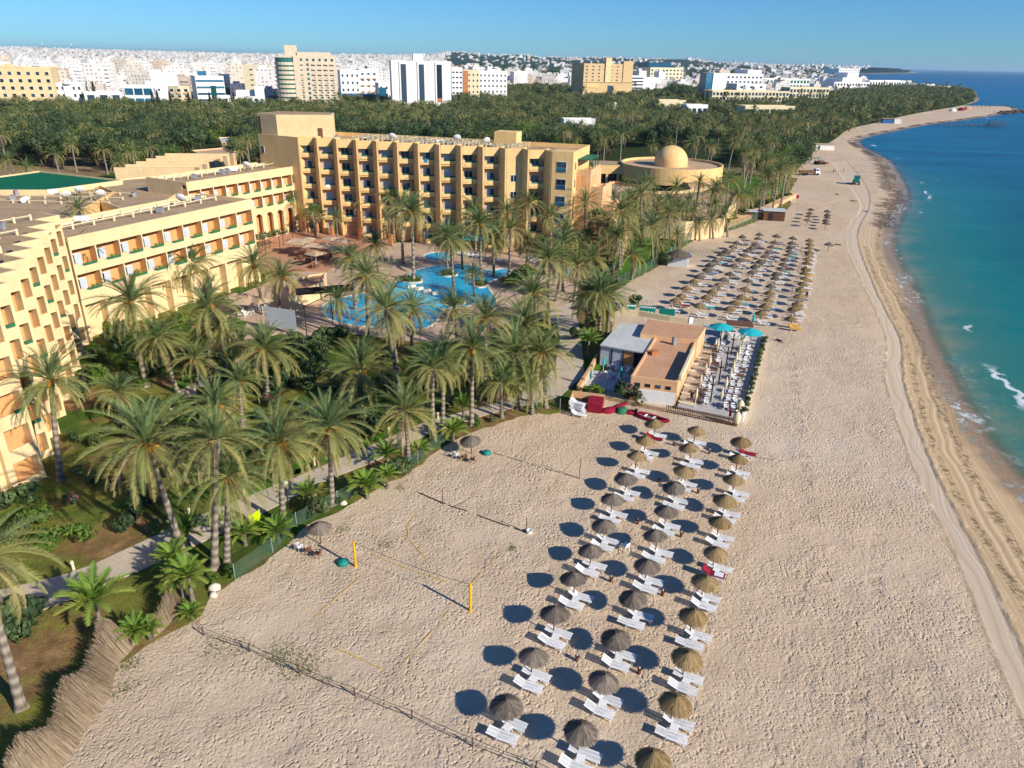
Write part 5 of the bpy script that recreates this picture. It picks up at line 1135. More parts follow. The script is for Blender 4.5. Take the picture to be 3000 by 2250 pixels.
for row, l in FIELD.items():
    for i, q in enumerate(l):
        c = G(*z8(*q), 1.95); kind = 'gold' if row == 'seaward edge' or i < 4 else 'grey'; nth = ordw(i)
        umbrella(c.x, c.y, kind, f"{'golden' if kind == 'gold' else 'grey-brown'} umbrella, {nth} beyond the bar in the far field {row} row", 'thatched umbrellas of the far field', False)
        for s, w in ((-1, 'bar side'), (1, 'headland side')):
            p = Vector((c.x, c.y, 0)) + FN * (-1.2 if s < 0 else .1) + FD * rnd.uniform(.2, .7); lounger(p.x, p.y, LAF + rnd.uniform(-.06, .06), f'white lounger, {w} of {nth} umbrella, {row} row, far field', 'loungers of the far field', False)
            if rnd.random() < .13:
                k = rnd.choice(['red', 'bluep', 'teal', 'bluep', 'yellowp']); tag(link('cushion', TOW[k], None, (p.x, p.y, .06), LAF), f"{dict(red='red', bluep='blue', teal='turquoise', yellowp='yellow')[k]} mattress, {w} of the {nth} umbrella in the {row} far row", 'mattress', 'coloured mattresses of the far field')
for i, q in enumerate([(1700, 152), (1690, 185), (1680, 215), (1665, 245)]): c = G(*z8(*q), 1.95); umbrella(c.x, c.y, 'grey', f'{ordw(i)} umbrella of the inland line in the little group beside the brown hut', 'umbrellas by the brown hut', False)
for i, q in enumerate([(1842, 172), (1846, 196), (1840, 220), (1835, 245), (1830, 270)]): c = G(*z8(*q), 1.95); umbrella(c.x, c.y, 'grey', f'{ordw(i)} umbrella of the seaward line in the little group near the brown hut', 'umbrellas by the brown hut', False)
c = G(*z8(1855, 452), 1.95); umbrella(c.x, c.y, 'grey', 'lone grey-brown umbrella on open sand seaward of the far field', 'lone umbrellas', False)
for px_, py_, w in ((934, 1541, 'beside the dusty bush at the garden fence'), (1381, 1284, 'beside the dark seats where the path meets the beach')):
    c = G(px_, py_, 1.9); umbrella(c.x, c.y, 'grey', f'dark thatched umbrella {w}', 'umbrellas at the garden fence')
    for k in range(3): q = c + Vector((-1.6 + .9 * k, -.9 - .45 * k, 0)); tag(link('plastic_chair', CHD if k else CH, None, (q.x, q.y, .03), 1 + k), f"{'white' if not k else 'dark'} chair, {ordw(k)} beside the umbrella {w}", 'chair')
# ------------------------------------------------------------------ volleyball courts, ropes, small beach things
def post(px_, py_, top, mat, label, r=.05, name='volleyball_post'):
    b = G(px_, py_); h = height_at(b.x, b.y, top); mb = MB(); mb.tube([(0, 0, -.1), (0, 0, h)], r, 10); mb.tube([(0, 0, 0), (0, 0, .05)], r * 1.6, 10)
    return tag(link(name, mb.mesh(name, mat), None, b), label, 'post', 'volleyball posts'), b, h
_, v1, h1 = post(1042, 1660, 1586, 'yellowp', 'yellow volleyball post beside the green bag', .10); _, v2, h2 = post(1378, 1790, 1709, 'yellowp', 'yellow volleyball post standing alone near the umbrella rows', .10)
post(1297, 1477, 1434, 'brown', 'thin brown post at the garden end of the second court', .045); _, v4, h4 = post(1542, 1560, 1517, 'brown', 'thin brown post at the umbrella end of the second court', .045); post(1697, 1403, 1345, 'brown', 'thin brown post of the third court near the umbrellas', .04)
def rope(name, pts, r, label, mat='darkmetal', cat='rope'):
    o = pts[0].copy(); mb = MB(); mb.tube([q - o for q in pts], r, 5); return tag(link(name, mb.mesh(name, mat), None, o), label, cat)
def sag(a, b, d, n=8): return [a.lerp(b, i / n) - Vector((0, 0, d * 4 * (i / n) * (1 - i / n))) for i in range(n + 1)]
rope('net_rope', sag(v1 + Vector((0, 0, h1 - .1)), v2 + Vector((0, 0, h2 - .1)), .25), .018, 'thin slack rope strung between the two yellow posts')
def ground_line(name, px, w, z, mat, label, cat, gaps=0.0):
    pl = smooth([tuple(G(*q)[:2]) for q in px], 1); pl = densify(pl, .35, False, .04); mb = MB()
    for a, b in zip(pl[:-1], pl[1:]):
        if rnd.random() < gaps: continue
        a, b = Vector((*a, z + rnd.uniform(0, .02))), Vector((*b, z + rnd.uniform(0, .02))); n = Vector((-(b - a).y, (b - a).x, 0)).normalized() * w / 2; mb.quad(a - n, b - n, b + n, a + n)
    return tag(link(name, mb.mesh(name, mat), None, (0, 0, 0)), label, cat)
for px, lb in (([(1062, 1688), (990, 1748), (920, 1812)], 'yellow boundary tape on the garden side of the first court'), ([(967, 1893), (1050, 1930), (1130, 1966)], 'yellow boundary tape across the rope-fence end of the first court'), ([(1315, 1794), (1240, 1880), (1171, 1956)], 'yellow boundary tape on the umbrella side of the first court'),
        ([(1089, 1627), (1200, 1670), (1311, 1708)], 'tangled yellow tape just beyond the two yellow posts'), ([(1460, 1627), (1410, 1680), (1356, 1740)], 'faint yellow tape running from the second court to the yellow post'), ([(1250, 1640), (1180, 1560), (1230, 1490)], 'faint sandy tape on the garden side of the second court'), ([(1700, 1330), (1640, 1400), (1600, 1450)], 'faint yellow tape on the umbrella side of the third court')):
    ground_line('court_tape', px, .10, .07, 'tape', lb, 'court tape')
ground_line('dark_sand_line', [(1227, 1445), (1297, 1476), (1370, 1500), (1450, 1530), (1540, 1560)], .10, .08, 'darkmetal', 'dark slack net lying on the sand between the thin posts', 'net', .1)  # one dark strip draws the rope and the posts' cast shadows
ground_line('dark_sand_line', [(1425, 1322), (1520, 1350), (1610, 1378), (1697, 1402)], .07, .08, 'darkmetal', 'thin dark net line across the sand nearest the bar', 'net', .2)
ground_line('ground_rope', [(2190, 1336), (2240, 1346), (2297, 1352)], .05, .08, 'darkmetal', 'short dark rope stretched over the sand seaward of the umbrella rows', 'rope', .1)
RP = [(565, 1812), (599, 1863), (731, 1910), (877, 1975), (1040, 2040), (1207, 2108), (1385, 2189), (1568, 2258), (1760, 2340)]
rf = thing('rope_fence', 'low dark rope fence on wooden stakes crossing the sand', 'fence', G(*RP[3])); o = rf.location.copy()
pp = [G(*q) for q in RP]
for b in pp: MB().tube([b - o - Vector((0, 0, .1)), b - o + Vector((rnd.uniform(-.06, .06), rnd.uniform(-.06, .06), .82))], .045, 7).build('stake', 'wood', rf)
for hh in (.76, .32):
    mb = MB()
    for a, b in zip(pp[:-1], pp[1:]): mb.tube(sag(a - o + Vector((0, 0, hh)), b - o + Vector((0, 0, hh)), .16 if hh < .5 else .1), .016, 4)
    mb.build('rope', 'darkmetal', rf)
def weeds(seed, spots):
    g = random.Random(seed); mb = MB()
    for px_, py_, r, n in spots:
        c = G(px_, py_)
        for _ in range(n):
            p = c + Vector((g.gauss(0, r), g.gauss(0, r), .03)); d = Vector((g.uniform(-1, 1), g.uniform(-1, 1), g.uniform(.2, 1))).normalized() * g.uniform(.08, .22); t = d.orthogonal().normalized() * .03; mb.add((p - t, p + t, p + d), ((0, 1, 2),), 0, g.random())
    return mb.mesh('dune_weeds', 'leaf')
stuff(link('dune_weeds', weeds(4, [(860, 1940, .8, 420), (820, 1920, .5, 200), (910, 1955, .5, 120), (640, 1890, .7, 160), (700, 1900, .5, 90), (960, 1995, .3, 60), (1130, 1598, .35, 110), (1002, 1552, .3, 60), (1170, 1430, .3, 60), (1500, 1608, .25, 60), (2010, 735, 1.6, 500), (2060, 745, 2.2, 700), (2090, 735, 1.5, 400), (2310, 598, 2.5, 500), (380, 1945, .5, 200), (360, 2020, .5, 100), (1250, 1560, .5, 50), (1360, 1530, .6, 60)])), 'sparse green weeds creeping over the sand by the ropes and fences', 'weeds')
# reed fence
def reeds(name, px, label, h, lean, dens=34):
    pl = densify(smooth([tuple(G(*q)[:2]) for q in px], 3), .4, False); o = Vector((*pl[len(pl) // 2], 0)); mb = MB(); g = random.Random(9)
    for a, b in zip(pl[:-1], pl[1:]):
        a, b = Vector((*a, 0)), Vector((*b, 0)); d = (b - a); n = Vector((-d.y, d.x, 0)).normalized(); n = n if n.x < 0 else -n
        hh0 = h * (.9 + .16 * math.sin(a.x * .9 + a.y * 1.3)); ag = g.uniform(.42, .58)
        for _ in range(dens):
            p = a + d * g.random() + n * g.uniform(-.12, .12); hh = hh0 * g.uniform(.74, 1.06); t = p + n * lean * hh * g.uniform(.8, 1.15) + Vector((g.gauss(0, .08), g.gauss(0, .08), hh)); w = d.normalized() * g.uniform(.008, .018)
            mb.add((p - w - o, p + w - o, t + w * .6 - o, t - w * .6 - o), ((0, 1, 2, 3),), 0, min(1, max(0, ag + g.uniform(-.45, .45))))
    return tag(link(name, mb.mesh(name, 'reed'), None, o), label, 'fence')
M['reed'] = leafmat('dry_reed', [(0, L3(.16, .11, .065)), (.5, L3(.33, .24, .145)), (1, L3(.50, .39, .26))], .15, .1)
reeds('reed_fence', [(90, 2330), (195, 2240), (260, 2120), (325, 2040), (336, 1957), (380, 1915), (398, 1890)], 'tattered leaning reed fence at the foot of the garden', 2.1, .85, 110)
reeds('reed_fence', [(452, 1870), (490, 1838), (520, 1800), (528, 1770)], 'short upright piece of reed fence behind the young palm', 1.9, .25)
# green mesh fences
def netmat():
    t = NT('green_mesh'); P = t.pos(); p = t.bsdf(lin('#4f6b55'), .9, .1); tr = t.n.new('ShaderNodeBsdfTransparent'); mx = t.n.new('ShaderNodeMixShader')
    t.l.new(t.math('MULTIPLY_ADD', t.noise(1.2, 4, .6, P), .5, .12), mx.inputs[0]); t.l.new(tr.outputs[0], mx.inputs[1]); t.l.new(p.outputs[0], mx.inputs[2]); t.l.new(mx.outputs[0], t.out.inputs[0]); return t.mat
M['net'] = netmat()
def netfence(px, h, label, step=2.6):
    pl = densify([tuple(G(*q)[:2]) for q in px], step, False); o = Vector((*pl[0], 0)); f = thing('mesh_fence', label, 'fence', o); mb = MB(); pst = MB(); pst.tube([(0, 0, 0), (0, 0, h + .1)], .04, 6); pm = pst.mesh('post', 'grey')
    for a, b in zip(pl[:-1], pl[1:]): a, b = Vector((*a, .05)) - o, Vector((*b, .05)) - o; mb.quad(a, b, b + Vector((0, 0, h)), a + Vector((0, 0, h)))
    mb.build('mesh_panel', 'net', f)
    for p in pl: link('post', pm, f, Vector((*p, 0)) - o)
netfence([(690, 1700), (800, 1622), (870, 1545), (990, 1480), (1100, 1425), (1225, 1360), (1300, 1300)], 1.5, 'low green mesh fence between the garden path and the beach')
netfence([(1810, 838), (1870, 810), (1942, 770), (2030, 700), (2098, 688), (2150, 672), (2225, 642)], 2.0, 'tall green mesh fence along the lawn behind the far umbrella field')
netfence([(1560, 1205), (1600, 1190), (1640, 1205)], 1.6, 'short green mesh fence by the palms beside the red cushions')
# boards, lamps and odds and ends by the garden path
def quadboard(px, mat, th=.06):
    pts = [Vector(p) for p in px]; n = (pts[1] - pts[0]).cross(pts[3] - pts[0]).normalized() * th; mb = MB(); return mb.add(pts + [p - n for p in pts], ((0, 1, 2, 3), (7, 6, 5, 4), (4, 5, 1, 0), (5, 6, 2, 1), (6, 7, 3, 2), (7, 4, 0, 3)))
a, b = G(736, 1568), G(766, 1548); lb = thing('notice_board', 'bright lime green slatted board standing by the garden path', 'board', a); ha, hb = height_at(a.x, a.y, 1504), height_at(b.x, b.y, 1496)
for i in range(7):
    z0, z1 = .1 + i * .26, .1 + i * .26 + .235; quadboard([Vector((0, 0, z0)), b - a + Vector((0, 0, z0)), b - a + Vector((0, 0, z1)), Vector((0, 0, z1))], 'lime', .05).build('slat', 'lime', lb)
MB().tube([(0, .05, 0), (0, .05, 2.0)], .05, 6).build('post', 'lime', lb); MB().tube([b - a + Vector((0, .05, 0)), b - a + Vector((0, .05, 2.0))], .05, 6).build('post', 'lime', lb)
bn = thing('bench', 'dark slatted bench on the path behind the lime board', 'bench', G(690, 1530), R(-28)); mb = MB()
for i in range(4): mb.box(-.9, .9, -.3 + i * .16, -.3 + i * .16 + .11, .42, .46)
mb.build('seat', 'darkmetal', bn); mb = MB()
for i in range(3): mb.box(-.9, .9, .33, .37, .55 + i * .14, .55 + i * .14 + .1)
mb.build('backrest', 'darkmetal', bn)
for x in (-.8, .75): MB().box(x, x + .06, -.28, .36, 0, .42).build('leg', 'darkmetal', bn)
BOL = MB().tube([(0, 0, 0), (0, 0, .75)], [.12, .10], 10).tube([(0, 0, .75), (0, 0, .95)], [.15, .11], 10).mesh('bollard_light', 'cream')
bl = []
for px_, py_ in ((922, 1366), (1140, 1274), (556, 1514), (217, 1672), (1283, 1230), (716, 1455)): bl.append((tag(link('bollard_light', BOL, None, G(px_, py_)), None, 'bollard light', 'cream bollard lights along the path'), 'cream bollard light at the path edge'))
autolabel(bl, [mark('lime board', 745, 1540), mark('near end of the path', 100, 1720), mark('far end of the path', 1446, 1190)])
lp = thing('lamp_post', 'slim lamp post with a pale globe beside a palm trunk on the path', 'lamp post', G(846, 1495)); MB().tube([(0, 0, 0), (0, 0, 2.7)], [.06, .04], 8).build('pole', 'darkmetal', lp); MB().lathe([(.02, 0), (.18, .1), (.22, .25), (.15, .42), (.01, .48)], 14, 0, (0, 0, 2.7)).build('globe', 'whitepl', lp, True)
for px_, py_, s, l in ((629, 1728, .55, 'large white boulder beside the palm trunks on the beach edge'), (626, 1748, .4, 'smaller white boulder in front of the large white boulder'), (1005, 1478, .4, 'flat pale stone slab at the foot of the palm by the fence')):
    g = random.Random(int(px_)); mb = MB(); mb.lathe([(.01, -.1), (.7, 0), (1, .3), (.8, .75), (.35, 1.0), (.01, 1.05)], 9, 0, (0, 0, 0), .16); o = link('boulder', mb.mesh('boulder', 'stone', True), None, G(px_, py_), g.uniform(0, 6), (s, s * .8, s)); tag(o, l, 'stone')
bgm = MB().lathe([(.01, 0), (.45, .02), (.5, .2), (.3, .38), (.01, .42)], 10, 0, (0, 0, 0), .15).mesh('bag', 'tealb', True)
for px_, py_, l in ((1004, 1652, 'crumpled green bag by the yellow volleyball post'), (1425, 1330, 'small green bag at the start of the net line nearest the bar')): tag(link('bag', bgm, None, G(px_, py_)), l, 'bag')
b = thing('low_barrier', 'white plastic tub beside the thin brown post', 'tub', G(1551, 1562)); MB().lathe([(.01, .0), (.22, 0), (.26, .32), (.23, .32), (.2, .05), (.01, .05)], 14).build('body', 'whitepl', b)
# ------------------------------------------------------------------ pools
def poolmat():
    t = NT('pool_water'); P = t.pos(); n = t.noise(.28, 4, .6, P); c = t.voro(.9, P, 'DISTANCE_TO_EDGE')
    col = t.mix(t.step(n, .42, .6), lin('#0c9cc6'), lin('#1badd4')); col = t.mix(t.math('MULTIPLY', t.step(c, .09, .0), .07), col, lin('#6fd0e0'))  # faint caustic light web painted into the water colour
    t.bsdf(col, .2, .2, t.bump(t.noise(2.2, 3, .6, P), .03)); return t.mat
M['pool'] = poolmat(); M['shallow'] = plain('shallow_pool_floor', '#5cc0d2', .2, .08, 1)
POOL = [(944, 909), (958, 889), (998, 875), (1056, 867), (1131, 841), (1168, 826), (1192, 811), (1219, 794), (1276, 780), (1337, 777), (1388, 780), (1410, 792), (1446, 797), (1478, 787), (1508, 804), (1470, 813), (1425, 831), (1432, 855), (1455, 880), (1450, 905), (1420, 900), (1395, 888), (1360, 905), (1300, 905), (1280, 940), (1249, 967), (1180, 968), (1073, 960), (992, 950), (956, 932)]
def pool(px, label, z=.22):
    p = smooth([tuple(G(*q)[:2]) for q in px], 2, True); mb = MB(); mb.sheet(p, z - .02); struct(mb.build('pool_water', 'pool'))
    n = len(p); mb = MB()
    ar = sum(p[i][0] * p[(i + 1) % n][1] - p[(i + 1) % n][0] * p[i][1] for i in range(n)); s = 1 if ar > 0 else -1
    o = []
    for i in range(n):
        d = Vector((p[(i + 1) % n][0] - p[i - 1][0], p[(i + 1) % n][1] - p[i - 1][1])).normalized(); o.append((p[i][0] + d.y * .42 * s, p[i][1] - d.x * .42 * s))
    for i in range(n):
        j = (i + 1) % n; a, b, c, d = p[i], p[j], o[j], o[i]
        mb.quad((*a, z + .05), (*b, z + .05), (*c, z + .05), (*d, z + .05)); mb.quad((*a, z - .03), (*b, z - .03), (*b, z + .05), (*a, z + .05)); mb.quad((*d, z - .04), (*c, z - .04), (*c, z + .05), (*d, z + .05))
    struct(mb.build('pool_coping', 'stone'))
pool(POOL, ''); pool([(1240, 752), (1262, 743), (1300, 742), (1322, 750), (1318, 762), (1285, 768), (1250, 764)], '')
mb = MB(); p = [tuple(G(a, b)[:2]) for a, b in [(1125, 850), (1180, 832), (1290, 880), (1330, 905), (1300, 918), (1200, 880)]]; mb.prism(smooth(p, 1, True), .12, .235); struct(mb.build('pool_shelf', 'shallow'))
ISL = [([(1160, 822), (1200, 812), (1235, 818), (1242, 832), (1205, 834), (1170, 830)], 'kidney planter island with one palm by the pool bridge'), ([(1284, 806), (1312, 799), (1340, 804), (1342, 812), (1310, 815), (1290, 812)], 'small round planter island under two palms in the pool'), ([(1382, 836), (1405, 828), (1432, 834), (1425, 846), (1395, 848)], 'planter island with a palm near the far pool edge'), ([(1292, 885), (1325, 872), (1362, 878), (1368, 898), (1330, 904), (1300, 900)], 'large planter island with green bushes in the pool')]
for px, l in ISL:
    p = smooth([tuple(G(*q)[:2]) for q in px], 2, True); cx, cy = sum(q[0] for q in p) / len(p), sum(q[1] for q in p) / len(p); r = thing('planter_island', l, 'planter', (cx, cy, 0)); q = [(x - cx, y - cy) for x, y in p]
    mb = MB(); mb.prism(q, .05, .42); mb.build('rim', 'stone', r); mb = MB(); mb.sheet([(x * .88, y * .88) for x, y in q], .44); mb.build('soil', 'garden', r)
    pm = mk_plant(240, .9 * max(abs(x) for x, _ in q), .55, 'leaf', .3); link('foliage', pm, r, (0, 0, .44))
BRG = MB().box(-.35, .35, -.35, .35, 0, .5).box(-.3, .3, -.3, .3, .5, .58).mesh('pool_block', 'stone')
for i, (px_, py_) in enumerate(((1206, 842), (1228, 849), (1250, 856), (1272, 863))): tag(link('pool_block', BRG, None, G(px_, py_, .15), .5, (2.2, .7, .9)), f'pale stepping block in the pool, {ordw(i)} from the kidney planter', 'stepping block', 'stepping blocks across the pool')
# parasols
def parasol(name, px_, py_, z, r, mat, label, cat='parasol', group=None, sides=8, open_=True, base=0.2):
    c = G(px_, py_, z); u = thing(name, label, cat, (c.x, c.y, base), rnd.uniform(0, 1), group); h = z - base
    MB().tube([(0, 0, 0), (0, 0, h + .35)], .04, 7).build('pole', 'whitemetal', u)
    mb = MB()
    if open_:
        mb.lathe([(r, h - .05), (r * .55, h + .28), (.04, h + .55)], sides); mb.lathe([(.04, h + .5), (r * .98, h - .08)], sides)
    else: mb.lathe([(.10, h - 1.0), (.20, h - .55), (.15, h - .1), (.10, h + .25), (.03, h + .5)], 10, 0, (0, 0, 0), .12)
    mb.build('canopy', mat, u); return u
for i, (a, b) in enumerate(((900, 702), (968, 699), (924, 743), (910, 719), (1005, 706), (880, 712), (950, 722), (990, 728), (860, 706))): parasol('cafe_parasol', a, b, 3.0, 2.2, 'tan', f'tan square parasol on the cafe terrace, {ordw(i)} out from the arcade wing', 'parasol', 'tan parasols of the cafe terrace', 4, True, .3)
for i, (a, b) in enumerate(((727, 873), (710, 884), (690, 868), (765, 880))): parasol('cafe_parasol', a, b, 2.8, 2.1, 'tan', f'tan square parasol below the cafe terrace wall, {ordw(i)} counted from the white screen', 'parasol', 'tan parasols below the wall', 4, True, .2)
TB = MB().lathe([(.01, .70), (.4, .70), (.4, .74), (.01, .75)], 12).tube([(0, 0, 0), (0, 0, .7)], .04, 6).lathe([(.2, 0), (.2, .03), (.01, .04)], 10); TBL = TB.mesh('table', 'brown'); TBW = TB.mesh('table', 'whitepl')
tabs, chs = [], []
def dining(x, y, z, tm, cm, n, g, tl, cl):
    t = tag(link('table', tm, None, (x, y, z), 0), None, 'table', g + ' tables'); tabs.append((t, tl)); a0 = rnd.uniform(0, 1)
    for k in range(n): a = a0 + k * 6.283 / n; chs.append((tag(link('chair', cm, None, (x + math.cos(a) * .72, y + math.sin(a) * .72, z), a + rnd.uniform(-.3, .3)), None, 'chair', g + ' chairs'), cl))
for a, b in ((880, 760), (905, 770), (935, 762), (965, 752), (890, 740), (985, 745), (920, 785), (1010, 735), (1040, 728)): q = G(a, b, .3); dining(q.x, q.y, .3, TBL, CHD, 4, 'cafe', 'round brown cafe table', 'brown cafe chair')
for a, b in ((700, 905), (730, 898), (715, 925), (745, 915), (690, 890), (765, 905)): q = G(a, b, .2); dining(q.x, q.y, .2, TBW, CH, 4, 'lower cafe', 'round white cafe table', 'white cafe chair')
cw = flatblock('cafe_kiosk', 'yellow retaining wall of the cafe terrace with small arched windows', [(846, 868), (905, 842), (945, 826), (955, 798), (900, 806), (850, 825)], 3.1, ('yellow', 'decko'), .3, 'terrace wall')
pl_ = MB().box(-.35, .35, -.35, .35, 0, 2.3).box(-.42, .42, -.42, .42, 2.3, 2.45).mesh('gate_pillar', 'terracotta')
for i, (a, b) in enumerate(((896, 680), (930, 684), (972, 690), (1056, 703), (1146, 720))): tag(link('gate_pillar', pl_, None, G(a, b, .2), rz), f'square terracotta pillar, {ordw(i)} along the cafe terrace from the arcade wing', 'pillar', 'terracotta pillars of the cafe terrace')
pg = thing('pergola', 'thin dark pergola with climbing green in front of the arcade', 'pergola', G(770, 735, .2), w2.rotation_euler.z)
for i in range(4):
    for y in (0, -3): MB().tube([(-6 + i * 4, y, 0), (-6 + i * 4, y, 3.4)], .06, 6).build('post', 'darkmetal', pg)
MB().box(-6.2, 6.2, -.05, .05, 3.4, 3.5).box(-6.2, 6.2, -3.05, -2.95, 3.4, 3.5).build('beam', 'darkmetal', pg)
link('foliage', mk_plant(420, 5.0, .6, 'leaf', .45), pg, (0, -1.5, 3.3), 0, (1.2, .4, 1))
# projection screen and lighting frame
a, b = G(786, 972), G(870, 985); sc_ = thing('projection_screen', 'white outdoor screen on a frame in front of the pool terrace', 'screen', a); h = 4.0
quadboard([Vector((0, 0, .9)), b - a + Vector((0, 0, .9)), b - a + Vector((0, 0, h)), Vector((0, 0, h))], 'whitepl').build('sheet', 'curtain', sc_)
for q in (Vector(), b - a): MB().tube([q + Vector((0, .06, 0)), q + Vector((0, .06, h + .1))], .06, 6).build('post', 'grey', sc_)
a, b = G(900, 990), G(975, 948); tr_ = thing('lighting_frame', 'thin black frame of two posts and a beam over the pool terrace', 'frame', a); h = height_at(a.x, a.y, 899); mid = G(870, 872, h) - a
for q in (Vector(), b - a): MB().tube([q, q + Vector((0, 0, h))], .07, 6).build('post', 'darkmetal', tr_)
MB().tube([Vector((0, 0, h)), b - a + Vector((0, 0, h))], .07, 6).build('beam', 'darkmetal', tr_); e = (G(868, 866, h) - a); e.z = h
MB().tube([Vector((0, 0, h)), e], .05, 6).tube([b - a + Vector((0, 0, h)), e + Vector((8, 3, 0))], .05, 6).build('beam', 'darkmetal', tr_)
mb = MB(); mb.obox(e, Vector((8, 3, 0)), Vector((-.03, .08, 0)), (0, 0, 1.1)); mb.build('banner', 'black', tr_)
# pool bar canopy and pool loungers
a = G(1372, 732); pb = thing('shade_canopy', 'turquoise fabric shade over the bar at the far side of the pool', 'canopy', a, rz); mb = MB(); mb.obox((-3.6, -1.5, 2.5), (7.2, 0, 0), (0, 3.2, .5), (0, 0, .06)); mb.build('fabric', 'teal', pb)
for x in (-3.4, 3.4):
    for y in (-1.4, 1.5): MB().tube([(x, y, 0), (x, y, 2.5)], .05, 6).build('post', 'whitemetal', pb)
pls = []
for i, (a, b) in enumerate(((1368, 750), (1380, 752), (1392, 754), (1404, 756), (1350, 748), (1560, 770), (1575, 768), (1640, 800), (1655, 806), (1668, 800), (1600, 780), (1480, 770), (1462, 768))): q = G(a, b, .2); o = lounger(q.x, q.y, rnd.uniform(-1, -.3), None, 'white loungers round the pool', False); o.location.z = .2; pls.append((o, 'white lounger on the pool terrace'))
autolabel(pls, [mark('turquoise pool bar shade', 1372, 732), mark('turquoise open parasol', 1634, 790), mark('bright bush by the pool', 1520, 830)])
parasol('sun_parasol', 1634, 778, 2.4, 1.5, 'teal', 'open turquoise parasol beside the pool terrace', group='turquoise pool parasols')
parasol('sun_parasol', 1663, 790, 2.2, 1, 'teal', 'closed turquoise parasol beside the open one at the pool', group='turquoise pool parasols', open_=False)
parasol('sun_parasol', 1678, 775, 2.2, 1, 'teal', 'closed turquoise parasol on the lawn side of the pool', group='turquoise pool parasols', open_=False)
parasol('sun_parasol', 1556, 745, 2.2, 1, 'teal', 'closed turquoise parasol by the palms at the far pool end', group='turquoise pool parasols', open_=False)
# ------------------------------------------------------------------ the beach bar
z7 = lambda x, y: (1600 + x * .339, 850 + y * .339)
bar = thing('beach_bar', 'flat-roofed peach beach bar with a tiled terrace toward the sea', 'beach bar', G(1983, 1189)); O = bar.location.copy()
def LP(px, z): return [tuple((G(a, b, z) - O)[:2]) for a, b in px]
def walls(mb, l, z0, z1, th=.25, m=0):
    n = len(l); ar = sum(l[i][0] * l[(i + 1) % n][1] - l[(i + 1) % n][0] * l[i][1] for i in range(n)); l = l if ar > 0 else l[::-1]
    for i in range(n):
        a, b = Vector((*l[i], z0)), Vector((*l[(i + 1) % n], z0)); d = (b - a).normalized(); mb.obox(a + d * (.01 * i), b - a, Vector((-d.y, d.x, 0)) * th, (0, 0, z1 - z0 - .008 * i), m)
RF = LP([(1849, 1101), (1986, 1118), (2044, 992), (1925, 975)], 3.3)
mb = MB(); mb.prism(RF, 0, 2.95); walls(mb, RF, 2.9, 3.3); mb.build('wall', 'peach', bar); mb = MB(); mb.sheet([(x * .97 + .0, y * .97 + .3) for x, y in RF], 2.99); mb.build('roof', 'roofo', bar)
a, b = Vector((*RF[1], 3.2)), Vector((*RF[2], 3.2)); mb = MB(); mb.obox(a + (b - a) * .03, (b - a) * .62, (b - a).cross(Vector((0, 0, 1))).normalized() * .3, (0, 0, .75)); mb.build('parapet', 'cream', bar)
UR = LP([(1876, 976), (2044, 993), (2068, 958), (1898, 936)], 3.75)
mb = MB(); mb.prism(UR, 0, 3.74); mb.build('upper_block', 'peach', bar); mb = MB(); mb.sheet(UR, 3.76); mb.build('upper_roof', 'roofo', bar)
WR = LP([(1758, 1011), (1892, 1034), (1920, 984), (1890, 976), (1897, 952), (1817, 947)], 3.05)
mb = MB(); mb.prism(WR, 2.9, 3.08); mb.build('canopy_roof', 'roofw', bar)
wrg = [Vector((*q, 0)) for q in WR]; mb = MB()
for f0, f1, m in ((0, .27, 0), (.27, .52, 0), (.52, .76, 1), (.76, 1, 2)):
    A_, B_ = wrg[0].lerp(wrg[1], f0 + .01), wrg[0].lerp(wrg[1], f1 - .01); d = (B_ - A_).normalized(); mb.obox(A_ + Vector((-d.y, d.x, .1)) * .25, B_ - A_, Vector((-d.y, d.x, 0)) * .06, (0, 0, 2.75), m)
mb.build('glass_front', ['curtain', 'orange', 'glass'], bar)
for f in (0, .265, .52, .76, 1): q = wrg[0].lerp(wrg[1], f); MB().obox(q + Vector((0, .2, 0)), (.1, 0, 0), (0, .1, 0), (0, 0, 2.9)).build('post', 'darkmetal', bar)
MB().prism([tuple(q[:2]) for q in (wrg[0] + Vector((.3, .6, 0)), wrg[1] + Vector((-.2, .6, 0)), wrg[2] + Vector((-.3, -.2, 0)), wrg[5] + Vector((.3, -.4, 0)))], 0, 2.88).build('inner_wall', 'peach', bar)
# front: white panel and small windows under the roof edge
a, b = Vector((*RF[0], 0)), Vector((*RF[1], 0)); d = (b - a).normalized(); n = Vector((d.y, -d.x, 0)); W_ = (b - a).length
mb = MB(); mb.obox(a + d * W_ * .18 + n * .02, d * W_ * .8, n * .12, (0, 0, 1.75)); mb.build('white_panel', 'white', bar)
WNB = MB().obox((0, 0, 0), (.62, 0, 0), (0, .06, 0), (0, 0, .42)).mesh('window', 'glass')
for i in range(4): link('window', WNB, bar, a + d * (W_ * (.10 + .22 * i)) + n * .05 + Vector((0, 0, 2.1)), math.atan2(d.y, d.x))
